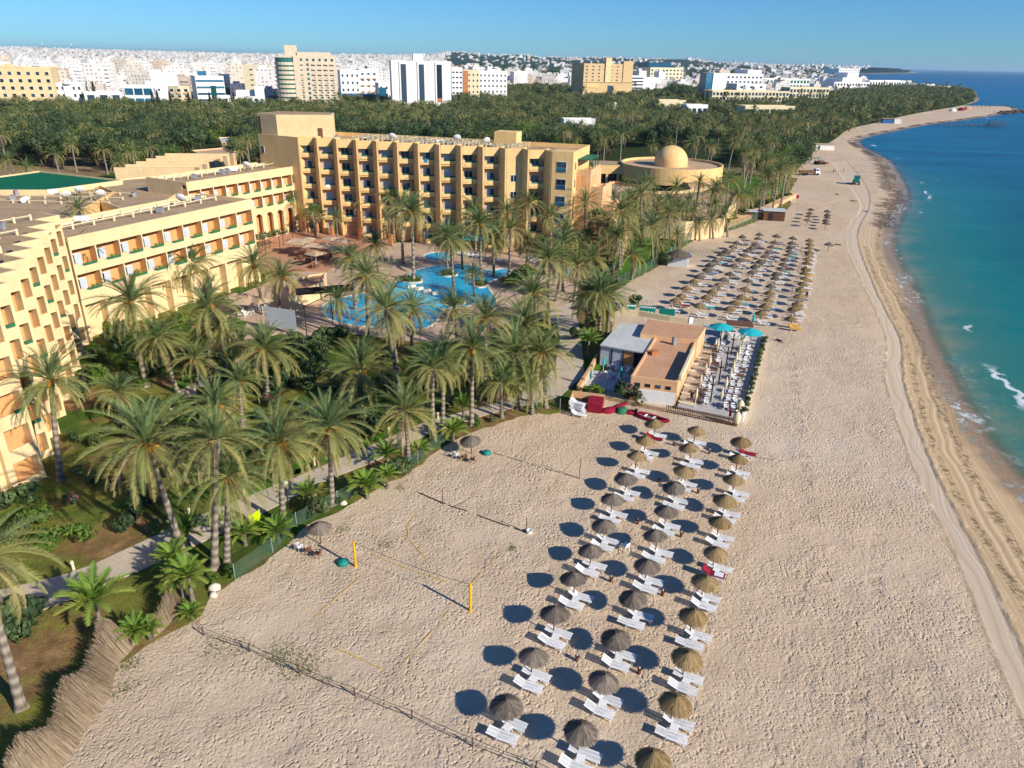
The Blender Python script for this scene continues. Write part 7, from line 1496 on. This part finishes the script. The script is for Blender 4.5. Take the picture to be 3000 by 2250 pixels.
def cblock(name, label, cat, pl_, pr_, base, top, dep, wall='white', roof='roofw', yaw=0.0, cols=0, rows=0, ww=.5, wh=.5, glass='glass', z0=.06, z1=.94, extra=None, side=True):
    a, b = G(pl_, base), G(pr_, base); c = (a + b) / 2; w = (b - a).length; h = height_at(c.x, c.y, top); root = thing(name, label, cat, (c.x, c.y, 0), math.atan2(b.y - a.y, b.x - a.x) + R(yaw)); d = w * dep
    mb = MB(); mb.box(-w / 2, w / 2, 0, d, 0, h - .8); mb.box(-w / 2, w / 2, 0, .3, h - .8, h); mb.box(-w / 2, w / 2, d - .3, d, h - .8, h); mb.box(-w / 2, -w / 2 + .3, .3, d - .3, h - .8, h); mb.box(w / 2 - .3, w / 2, .3, d - .3, h - .8, h); mb.build('wall', wall, root)
    mb = MB(); mb.box(-w / 2 + .3, w / 2 - .3, .3, d - .3, h - .8, h - .74); mb.build('roof', roof, root)
    if cols:
        cw, fh = w / cols, h * (z1 - z0) / rows; wm = win_mesh(cw * ww, fh * wh, glass); kids(root, 'window', wm, [((-w / 2 + cw * (i + .5), 0, h * z0 + fh * (j + .5)), 0) for j in range(rows) for i in range(cols)])
        if side and yaw:
            s = 1 if yaw < 0 else -1; n = max(1, int(d / cw / 1.5)); kids(root, 'window', wm, [((s * w / 2, d * (i + .5) / n, h * z0 + fh * (j + .5)), R(90) * s) for j in range(rows) for i in range(n)] if cols * rows + n * rows < 100 else [])
    if extra: extra(root, w, d, h)
    named.append((root, label, w, d)); return root
def upper(x0, x1, y0, y1, dz, wall='white'):
    def f(r, w, d, h): MB().box(-w / 2 + x0 * w, -w / 2 + x1 * w, y0 * d, y1 * d, h - .75, h + dz).build('stair_head', wall, r)
    return f
def bands(n, mat, th=.42, z0=.06, z1=.96, proud=.3):
    def f(r, w, d, h):
        for i in range(n): fh = h * (z1 - z0) / n; z = h * z0 + i * fh; MB().box(-w / 2 + .4, w / 2 - .4, -proud, -.01, z + fh * .25, z + fh * (.25 + th)).build('window_band', mat, r)
    return f
def many(*fs):
    def f(*a):
        for q in fs: q(*a)
    return f
def balconies(cols, n, mat='white', z0=.1, z1=.9, ww=.55, skip=()):
    def f(r, w, d, h):
        cw, fh = w / cols, h * (z1 - z0) / n; m = MB().box(-cw * ww / 2, cw * ww / 2, -1.2, -.02, 0, .2).box(-cw * ww / 2, cw * ww / 2, -1.2, -1.08, .2, 1.1).mesh('balcony', mat)
        for i in range(cols):
            if i in skip: continue
            for j in range(n): link('balcony', m, r, (-w / 2 + cw * (i + .5), 0, h * z0 + fh * j))
    return f
def pediment(r, w, d, h): MB().add([(-w * .22, -.2, h - .5), (w * .22, -.2, h - .5), (0, -.2, h + 2.2), (-w * .22, .6, h - .5), (w * .22, .6, h - .5), (0, .6, h + 2.2)], ((0, 1, 2), (5, 4, 3), (0, 3, 4, 1), (1, 4, 5, 2), (2, 5, 3, 0))).build('pediment', 'yellow', r)
def slots(r, w, d, h):
    for i, x in enumerate((-.30, .0, .30)):
        MB().box(x * w - w * .045, x * w + w * .045, -.2, .1, h * .18, h * .93).build('stair_window', 'glass', r); MB().box(x * w - w * .07, x * w - w * .046, -.6, -.01, h * .1, h * .98).build('fin', 'white', r)
    MB().box(.255 * w, .345 * w, -.26, -.2, h * .18, h * .26).build('red_panel', 'terracotta', r)
cblock('apartment_block', 'yellow-orange apartment block with a low pediment at the edge of the town', 'apartment block', -70, 172, 318, 196, .5, 'yellow', 'roofw', 2, 9, 5, .42, .5, extra=many(pediment, upper(.05, .45, .4, .8, 3, 'white')))
cblock('house', 'white house with a tall arched centre beside the yellow apartment block', 'house', 172, 252, 316, 243, .8, 'white', 'roofw', 0, 5, 3, .5, .45, extra=lambda r, w, d, h: MB().box(-w * .16, w * .16, -.8, 0, 0, h * .96).lathe([(w * .16, 0), (w * .15, 1.2), (.1, 1.6)], 14, 0, (0, -.2, h * .96)).build('arched_bay', 'white', r))
cblock('showroom', 'low white showroom with sloping fins and glass front', 'shop', 255, 365, 318, 268, .6, 'white', 'roofw', 0, 3, 1, .6, .7, 'glass')
cblock('office_building', 'low blue glass office between white buildings', 'office', 372, 456, 316, 250, .6, 'white', 'roofw', -6, 3, 2, .9, .7, 'glassb')
cblock('tower_block', 'bright white blank-walled block with a stepped foot', 'apartment block', 455, 530, 312, 213, .6, 'white', 'roofw', 0, 2, 1, .2, .08, extra=upper(.0, .4, .3, .9, 2))
cblock('house', 'small tan terraced house with stacked balconies', 'house', 500, 562, 312, 252, .8, 'cream', 'roof', 0, 3, 3, .5, .5, extra=balconies(3, 3, 'peach'))
cblock('office_building', 'white office striped with dark window bands and a grey blind side', 'office', 582, 666, 306, 222, .9, 'white', 'roofw', 12, 0, 0, extra=many(bands(4, 'glassb', .3), lambda r, w, d, h: MB().box(w * .0, w * .18, -.5, -.3, h * .2, h * .66).build('glass_bay', 'glassg', r), lambda r, w, d, h: MB().box(-w * .35, -w * .05, d * .2, d * .3, h, h + 3.5).build('roof_sign', 'glassb', r)))
cblock('villa', 'long terraced white villa with outside stairs at the edge of the trees', 'villa', 640, 780, 322, 282, .5, 'white', 'roofw', 0, 8, 2, .5, .55, extra=lambda r, w, d, h: (MB().box(-w * .1, w * .3, d * .3, d, h, h + 4).build('upper_floor', 'white', r), MB().box(w * .3, w * .5, -.2, d * .8, h - .7, h + 7).build('side_tower', 'white', r)))
cblock('tower_block', 'plain grey-beige slab behind the terraced villa', 'apartment block', 722, 768, 292, 190, 1.2, 'cream', 'roof', -14, 1, 6, .2, .3)
def green_corner(r, w, d, h):
    g = MB().lathe([(w * .19, 0), (w * .19, h * .78)], 20); g.build('round_bay', 'glassg', r).location = (-w * .40, w * .12, h * .18)
    for i in range(9): MB().lathe([(w * .20, 0), (w * .205, 2.0), (w * .19, 2.0)], 20).build('balcony_ring', 'blush', r).location = (-w * .40, w * .12, h * (.16 + .083 * i))
    MB().box(-w * .25, -w * .14, -1.2, 2, 0, h * .99).build('pilaster', 'blush', r)
cblock('apartment_tower', 'tall cream and green apartment tower with a rounded glazed corner', 'tower', 832, 992, 322, 163, .5, 'blush', 'roof', -7, 9, 10, .42, .6, 'glassg', .1, .97, many(green_corner, upper(.10, .30, .2, .7, 7, 'blush'), upper(.32, .92, .15, .8, 2.5, 'blush'), balconies(9, 9, 'blush', .1, .93, .5, (0, 1, 2, 4))))
cblock('apartment_block', 'grey and white stepped block just beyond the tall cream and green tower', 'apartment block', 1002, 1058, 300, 205, .9, 'white', 'roofw', 0, 4, 4, .4, .4)
cblock('apartment_block', 'white and peach block with side balconies behind the low blue shops', 'apartment block', 1058, 1110, 300, 202, .9, 'white', 'roofw', 0, 3, 5, .4, .4, extra=balconies(3, 4, 'peach'))
cblock('shop_row', 'low shop row with dark blue fascia in front of the tall cream tower', 'shop', 948, 1102, 306, 276, .35, 'bluep', 'roofw', 0, 7, 1, .7, .7, 'glassb', extra=upper(.15, .3, .1, .5, 5, 'bluep'))
cblock('house', 'white three-storey house with a blue glass side next to the big slab', 'house', 1112, 1190, 312, 243, .8, 'white', 'roofw', 0, 5, 3, .4, .4, 'glass', extra=lambda r, w, d, h: MB().box(-w / 2 - .3, -w * .22, -.5, 3, h * .06, h * .8).build('glass_bay', 'glassb', r))
cblock('tower_block', 'huge white slab with three dark vertical stair windows', 'tower', 1152, 1322, 325, 178, .3, 'white', 'roofw', -3, 0, 0, extra=many(slots, upper(.38, .55, .3, .8, 5)))
cblock('apartment_block', 'white balcony block leaning against the huge slab', 'apartment block', 1324, 1356, 300, 198, 1.0, 'white', 'roofw', 0, 3, 6, .7, .35)
cblock('apartment_block', 'tan and cream narrow block between the slab and the white hotel', 'apartment block', 1357, 1405, 300, 205, .9, 'cream', 'roof', 0, 4, 5, .4, .4, extra=lambda r, w, d, h: MB().box(-w / 2 - .2, -w * .2, -.4, 2, 0, h * .98).build('brown_bay', 'terracotta', r))
cblock('hotel', 'broad white hotel with rows of square windows at the edge of the wood', 'hotel', 1404, 1484, 296, 208, .6, 'white', 'roofw', -4, 7, 5, .42, .42)
def ytower(r, w, d, h):
    MB().box(-w * .07, w * .05, -1.5, 4, 0, h + 6).build('lift_shaft', 'yellow', r); MB().box(-w * .52, w * .5, -2.5, 0, 0, h * .48).build('podium', 'tanwall', r); MB().box(-w * .54, w * .52, -3.0, .2, h * .48, h * .50).build('cornice', 'roof', r)
    MB().box(w * .30, w * .5, -1.0, 6, h * .5, h + 3).build('corner_tower', 'tanwall', r); MB().box(-w * .02, w * .1, -2.6, -2.4, 0, h * .4).build('recess', 'glass', r); MB().box(-w * .45, -w * .2, -3.0, -2.5, h * .34, h * .46).build('balcony', 'yellow2', r)
cblock('hotel_tower', 'massive ochre hotel tower with a projecting lift shaft rising over the wood', 'tower', 1706, 1846, 292, 187, .5, 'tanwall', 'roof', 0, 8, 5, .35, .45, 'glass', .5, .97, ytower)
cblock('office_building', 'small white office with black window stripes beside the ochre tower', 'office', 1848, 1882, 275, 222, .9, 'white', 'roofw', 0, 0, 0, extra=bands(5, 'glass', .45))
cblock('warehouse', 'windowless pale block stepping down behind dark pines', 'building', 1880, 1918, 272, 226, 1.0, 'white', 'roofw', 0, 0, 0, extra=upper(.6, 1.5, .1, .9, -8))
cblock('hotel', 'beige stepped hotel under a dark blue roof on the rise', 'hotel', 1902, 1998, 246, 198, .5, 'cream', 'roof', 0, 9, 4, .5, .5, extra=lambda r, w, d, h: MB().box(-w * .42, w * .25, d * .3, d, h - .7, h + 9).build('upper_block', 'glassb', r))
cblock('tower_block', 'white slab tower with a dark blue glass flank', 'tower', 2082, 2122, 292, 214, 1.2, 'white', 'roofw', 0, 0, 0, extra=lambda r, w, d, h: MB().box(-w / 2 - 9, -w / 2, 1, 14, 0, h * .98).build('glass_flank', 'glassb', r))
cblock('hotel', 'white stepped hotel with terraces beside the blue-flanked tower', 'hotel', 2122, 2228, 278, 216, .5, 'white', 'roofw', 0, 9, 4, .55, .45, extra=upper(.6, .98, .1, .9, 5))
cblock('hotel', 'long white hotel with green balcony arches in front of the far shore', 'hotel', 2232, 2368, 262, 231, .3, 'white', 'roofw', 0, 14, 2, .75, .7, 'glassg')
cblock('house', 'small pale blue and white house among dark trees under the green-arched hotel', 'house', 2155, 2240, 282, 245, .6, 'white', 'roofw', 0, 3, 2, .3, .4)
cblock('hotel', 'long cream three-storey hotel with a gridded front facing the wood', 'hotel', 2086, 2302, 312, 266, .22, 'cream', 'roof', -3, 22, 3, .72, .68, 'glass')
cblock('hotel', 'cream wing angled back from the long gridded hotel', 'hotel', 2304, 2426, 304, 256, .25, 'cream', 'roof', 4, 12, 3, .72, .68, 'glass')
cblock('arcade', 'low white arcade with wide dark openings below the long cream hotel', 'arcade', 2180, 2322, 350, 310, .3, 'cream', 'roofp', -2, 8, 1, .8, .78, 'glass', 0, .85)
cblock('arcade', 'short low white gallery half hidden by palms beside the wide arcade', 'arcade', 2008, 2070, 348, 306, .5, 'white', 'roofp', 0, 4, 1, .75, .75, 'glass', 0, .85)
cblock('villa', 'flat white ranch house hidden in the wood left of the arcades', 'villa', 1926, 2006, 335, 293, .5, 'cream', 'roofw', 0, 0, 0)
cblock('villa', 'long low white villa roof in a clearing of the wood', 'villa', 1650, 1742, 398, 347, .35, 'white', 'roofp', 0, 4, 1, .4, .4)
cblock('chimney_post', 'slim white pillar standing alone among dark trees', 'pillar', 1797, 1803, 345, 300, 1.0, 'white', 'roofw', 0, 0, 0)
cblock('house', 'pale low house roof by the road nearest the sea end of the hotel', 'house', 1812, 1858, 412, 390, .4, 'cream', 'roofp', 0, 0, 0)
def pyr(r, w, d, h): MB().box(-w * .28, w * .28, .5, d * .8, h - .7, h * 1.45).build('upper_floors', 'white', r); MB().box(-w * .16, w * .16, 1, d * .7, h * 1.4, h * 1.95).build('top_floors', 'white', r)
cblock('hotel', 'white pyramid-shaped hotel stepping up above the headland trees', 'hotel', 2440, 2542, 268, 240, .5, 'white', 'roofw', 0, 12, 2, .6, .55, extra=pyr)
cblock('hotel', 'long low white arcaded hotel behind the headland trees', 'hotel', 2545, 2668, 256, 236, .2, 'white', 'roofw', 0, 16, 1, .6, .6)
cblock('house', 'small white house with a terracotta cap near the headland tip', 'house', 2712, 2735, 262, 246, .8, 'white', 'terracotta', 0, 2, 1, .4, .4)
cblock('house', 'low white roof behind the last headland trees', 'house', 2738, 2782, 266, 252, .4, 'white', 'roofw', 0, 0, 0)
cblock('hotel', 'far pale hotel block on the spit across the bay', 'hotel', 2455, 2515, 224, 201, .3, 'white', 'roofw', 0, 8, 3, .5, .5)
cblock('boundary_wall', 'long white road wall at the edge of the wood below the yellow apartments', 'wall', -40, 105, 348, 334, .02, 'white', 'white')
cblock('boundary_wall', 'white garden wall with a pillar near the yellow apartments', 'wall', 95, 180, 338, 322, .02, 'white', 'white')
masts = []
for px_, b_, t_, l in ((139, 190, 124, 'red and white lattice mast over the white town'), (222, 190, 127, 'second red and white mast, farther from the picture edge'), (2122, 214, 180, 'slim grey mast beside the blue-flanked tower')):
    c = G(px_, b_ + 5); h = height_at(c.x, c.y, t_); m = thing('radio_mast', l, 'mast', (c.x, c.y, 0)); n = 9
    for i in range(n):
        z0, z1 = h * i / n, h * (i + 1) / n; mb = MB(); w0, w1_ = 2.2 - 1.6 * i / n, 2.2 - 1.6 * (i + 1) / n
        for a in range(3): q = a * 2.094; q2 = q + 2.094; mb.tube([(w0 * math.cos(q), w0 * math.sin(q), z0), (w1_ * math.cos(q), w1_ * math.sin(q), z1)], .28, 4); mb.tube([(w0 * math.cos(q), w0 * math.sin(q), z0), (w1_ * math.cos(q2), w1_ * math.sin(q2), z1)], .16, 3)
        mb.build('section', 'grey' if 'grey' in l else ('red' if i % 2 else 'whitepl'), m)
# individual houses between the wood and the dense town, then the rest as one mass
hv = []
for s in range(7):
    g = random.Random(90 + s); mb = MB(); w, d, h = g.uniform(11, 22), g.uniform(10, 15), g.choice([6.6, 9.6, 9.8, 12.8, 13.2, 16.2]); mb.box(-w / 2, w / 2, -d / 2, d / 2, 0, h); mb.box(-w / 2, w / 2, -d / 2, -d / 2 + .3, h, h + .9); mb.box(-w / 2, -w / 2 + .3, -d / 2 + .3, d / 2, h, h + .9); mb.box(w / 2 - .3, w / 2, -d / 2 + .3, d / 2, h, h + .9)
    x = g.uniform(-.3, .1) * w; mb.box(x, x + w * .35, 0, d * .4, h, h + 2.8); mb.box(-w * .3, w * .2, -d / 2 - 1.3, -d / 2, 3.1, 3.3); mb.box(-w * .3, w * .2, -d / 2 - 1.3, -d / 2 - 1.15, 3.3, 4.2)
    if s % 2: mb.box(w / 2, w / 2 + 4, -d / 4, d / 2, 0, h * .55)
    hv.append(mb.mesh('wall', 'town'))
tv = []
for s in range(5):
    g = random.Random(190 + s); mb = MB(); w, d, h = g.uniform(13, 26), g.uniform(12, 16), g.uniform(17, 28); mb.box(-w / 2, w / 2, -d / 2, d / 2, 0, h); mb.box(-w / 2, w / 2, -d / 2, -d / 2 + .3, h, h + 1.2); mb.box(w / 2 - .3, w / 2, -d / 2 + .3, d / 2, h, h + 1.2); mb.box(-w * .2, w * .1, -d * .1, d * .3, h, h + 3.4)
    n = int(h / 3.1)
    for j in range(1, n): mb.box(w * (-.4 if s % 2 else .05), w * (-.05 if s % 2 else .42), -d / 2 - 1.2, -d / 2, j * 3.1, j * 3.1 + 1.0)
    tv.append(mb.mesh('wall', 'town'))
foot = [(r.location.x, r.location.y + d * .5, max(w, d) * .62 + 7) for r, _, w, d in named]
fpoly = FOREST[0]
def free(x, y, r): return all((x - a) ** 2 + (y - b) ** 2 > (c + r) ** 2 for a, b, c in foot) and not inside(x, y, fpoly)
houses, placed, tries = [], [], 0
while len(houses) < 285 and tries < 9000:
    tries += 1; u = rnd.uniform(-60, 1420) if rnd.random() < .82 else rnd.uniform(1380, 2240); dd = 620 + 900 * rnd.random() ** 1.1 if u < 1420 else rnd.uniform(880, 1700); x, y = (u - 1500) / 2130 * dd, dd
    if not free(x, y, 7) or any(abs(x - a) < 21 and abs(y - b) < 20 for a, b in placed): continue
    if u < 200 and y < 700: continue
    placed.append((x, y)); tall_ = len(houses) % 3 == 0 and dd > 680; r = link('town_block' if tall_ else 'town_house', rnd.choice(tv if tall_ else hv), None, (x, y, 0), rnd.choice([0, 1.571]) + rnd.uniform(-.25, .25) + .2, (1, 1, rnd.uniform(.8, 1.15))); tag(r, None, 'house', 'houses of the near town'); houses.append((r, 'pale mid-rise town block' if tall_ else 'flat-roofed town house'))
TM = [(l.split(' beside')[0].split(' with')[0].split(' at the')[0].split(' behind')[0].split(' between')[0].split(' in front')[0], r.location.x, r.location.y) for r, l, w, d in named if r.location.y < 1300 and len(l.split(' with')[0].split()) < 9 and not r.name.startswith(('villa', 'arcade', 'chimney', 'boundary'))]
TM += [(f'{k} mast', *[(G(px_, 195)).x, (G(px_, 195)).y]) for k, px_ in (('first red and white', 139), ('second red and white', 222))]
autolabel(houses, TM)
rs = np.random.RandomState(11)
N = 24000; u = np.where(rs.rand(N) < .62, rs.uniform(-120, 1320, N), rs.uniform(1250, 2440, N)); dd = 1150 * np.exp(rs.rand(N) ** 1.15 * 1.95); X, Y = (u - 1500) / 2130 * dd, dd
cell = np.stack([np.round(X / 20), np.round(Y / 22)], 1); _, idx = np.unique(cell, axis=0, return_index=True); X, Y, u = X[idx], Y[idx], u[idx]
keep = pinside(X, Y, landpoly) & ~pinside(X, Y, [tuple(p[:2]) for p in fpoly]) & ((u < 1300) | (rs.rand(len(X)) < np.where((Y > 2300) & (u < 2080), .17, .42))) & ~((u > 1480) & (u < 2060) & (Y < 1500) & (rs.rand(len(X)) < .55))
for a, b, c in foot: keep &= (X - a) ** 2 + (Y - b) ** 2 > (c + 8) ** 2
for a, b in placed: keep &= ~((np.abs(X - a) < 18) & (np.abs(Y - b) < 20))
X, Y = X[keep], Y[keep]; n = len(X); W_, D_, H_ = rs.uniform(9, 26, n), rs.uniform(8, 18, n), rs.choice([6.3, 6.5, 9.5, 9.7, 12.8, 16], n, p=[.24, .22, .2, .16, .11, .07]) * rs.uniform(.9, 1.15, n); an = rs.choice([0, 1.571], n) + rs.uniform(-.3, .3, n)
Z0 = np.array([hill_z(a, b) for a, b in zip(X, Y)])
def boxes(X, Y, Z0, Z1, W_, D_, an):
    c, s = np.cos(an), np.sin(an); vs = []
    for z in (Z0, Z1):
        for sx_, sy_ in ((-1, -1), (1, -1), (1, 1), (-1, 1)): a, b = sx_ * W_ / 2, sy_ * D_ / 2; vs.append(np.stack([X + a * c - b * s, Y + a * s + b * c, z], 1))
    V = np.stack(vs, 1).reshape(-1, 3); base = np.arange(len(X))[:, None, None] * 8; F_ = np.array([[4, 5, 6, 7], [0, 1, 5, 4], [1, 2, 6, 5], [2, 3, 7, 6], [3, 0, 4, 7]])[None]; return V, (base + F_).reshape(-1, 4)
V1, F1 = boxes(X, Y, Z0 - 3, Z0 + H_, W_, D_, an); k = rs.rand(n) < .6
V2, F2 = boxes(X[k] + 2, Y[k] + 1, (Z0 + H_)[k] - .01, (Z0 + H_)[k] + rs.uniform(1.5, 3.4, k.sum()), W_[k] * .45, D_[k] * .4, an[k])
col = rs.rand(n); V, Fq = np.concatenate([V1, V2]), np.concatenate([F1, F2 + len(V1)]); ag = np.concatenate([np.repeat(col, 8), np.repeat(col[k], 8)])
stuff(link('distant_town', npmesh('distant_town', V[:, 0], V[:, 1], V[:, 2], Fq, ['town'], dict(age=ag), False)), 'dense white flat-roofed town spreading to the horizon', 'town')
# trees among the houses
vs, ags = [], []
for _ in range(1500):
    q = rnd.random(); uu = rnd.uniform(-100, 1400) if q < .45 else rnd.uniform(1250, 2400); d_ = 640 * math.exp(rnd.random() * 2.0); x, y = (uu - 1500) / 2130 * d_, d_
    if not free(x, y, -4) or not inside(x, y, landpoly): continue
    v, a_ = rnd.choice(FV); s = rnd.uniform(.5, 1.2) * (1 if d_ < 2000 else 2.2 if uu < 1300 else 3.2); an_ = rnd.uniform(0, 6.28); c_, s_ = math.cos(an_), math.sin(an_); vs.append(np.stack([(v[:, 0] * c_ - v[:, 1] * s_) * s + x, (v[:, 0] * s_ + v[:, 1] * c_) * s + y, v[:, 2] * s * (.8 if d_ > 2000 else 1.1) + hill_z(x, y)], 1)); ags.append(np.clip(a_ + rnd.uniform(-.4, .1), 0, 1))
V, A = np.concatenate(vs), np.concatenate(ags); stuff(link('town_trees', npmesh('town_trees', V[:, 0], V[:, 1], V[:, 2], np.arange(len(V)).reshape(-1, 4), ['leaf'], dict(age=A), False)), 'scattered dark trees among the houses of the town', 'trees')
for px_, py_, s in ((265, 312, 1.5), (285, 316, 1.9), (250, 320, 1.2), (505, 330, 1.5), (455, 335, 1.6), (470, 335, 1.6), (560, 335, 1.5), (620, 330, 1.4), (690, 330, 1.4), (2040, 320, 1.6), (2055, 322, 1.7), (2048, 318, 1.5), (2068, 320, 1.6)):
    p = G(px_, py_); treelist2 = tree('cypress', p.x, p.y, s, 'cypresses at the edge of the town')
for px_, py_, s in ((1960, 300, 2.2), (1975, 298, 2.4), (2000, 300, 2.2), (1945, 305, 1.8), (2020, 295, 1.8), (2140, 300, 1.6)): p = G(px_, py_); tree('dark', p.x, p.y, s, 'big pines near the ochre tower')
autolabel([(o, p) for o, p in treelist if o['group'] in ('cypresses at the edge of the town', 'big pines near the ochre tower')], FM)
# air
def hazemat():
    m = bpy.data.materials.new('haze_air'); m.use_nodes = True; n, l = m.node_tree.nodes, m.node_tree.links; n.clear(); o = n.new('ShaderNodeOutputMaterial'); v = n.new('ShaderNodeVolumePrincipled'); v.inputs['Color'].default_value = (.52, .80, .97, 1); v.inputs['Density'].default_value = 0.000045; v.inputs['Anisotropy'].default_value = .1; l.new(v.outputs[0], o.inputs['Volume']); return m
HAZE = True
if HAZE:
    hz = link('haze', MB().box(-32000, 42000, -400, 42000, -2.5, 135).mesh('haze', hazemat())); stuff(hz, 'thin pale air over the bay and the town', 'haze')
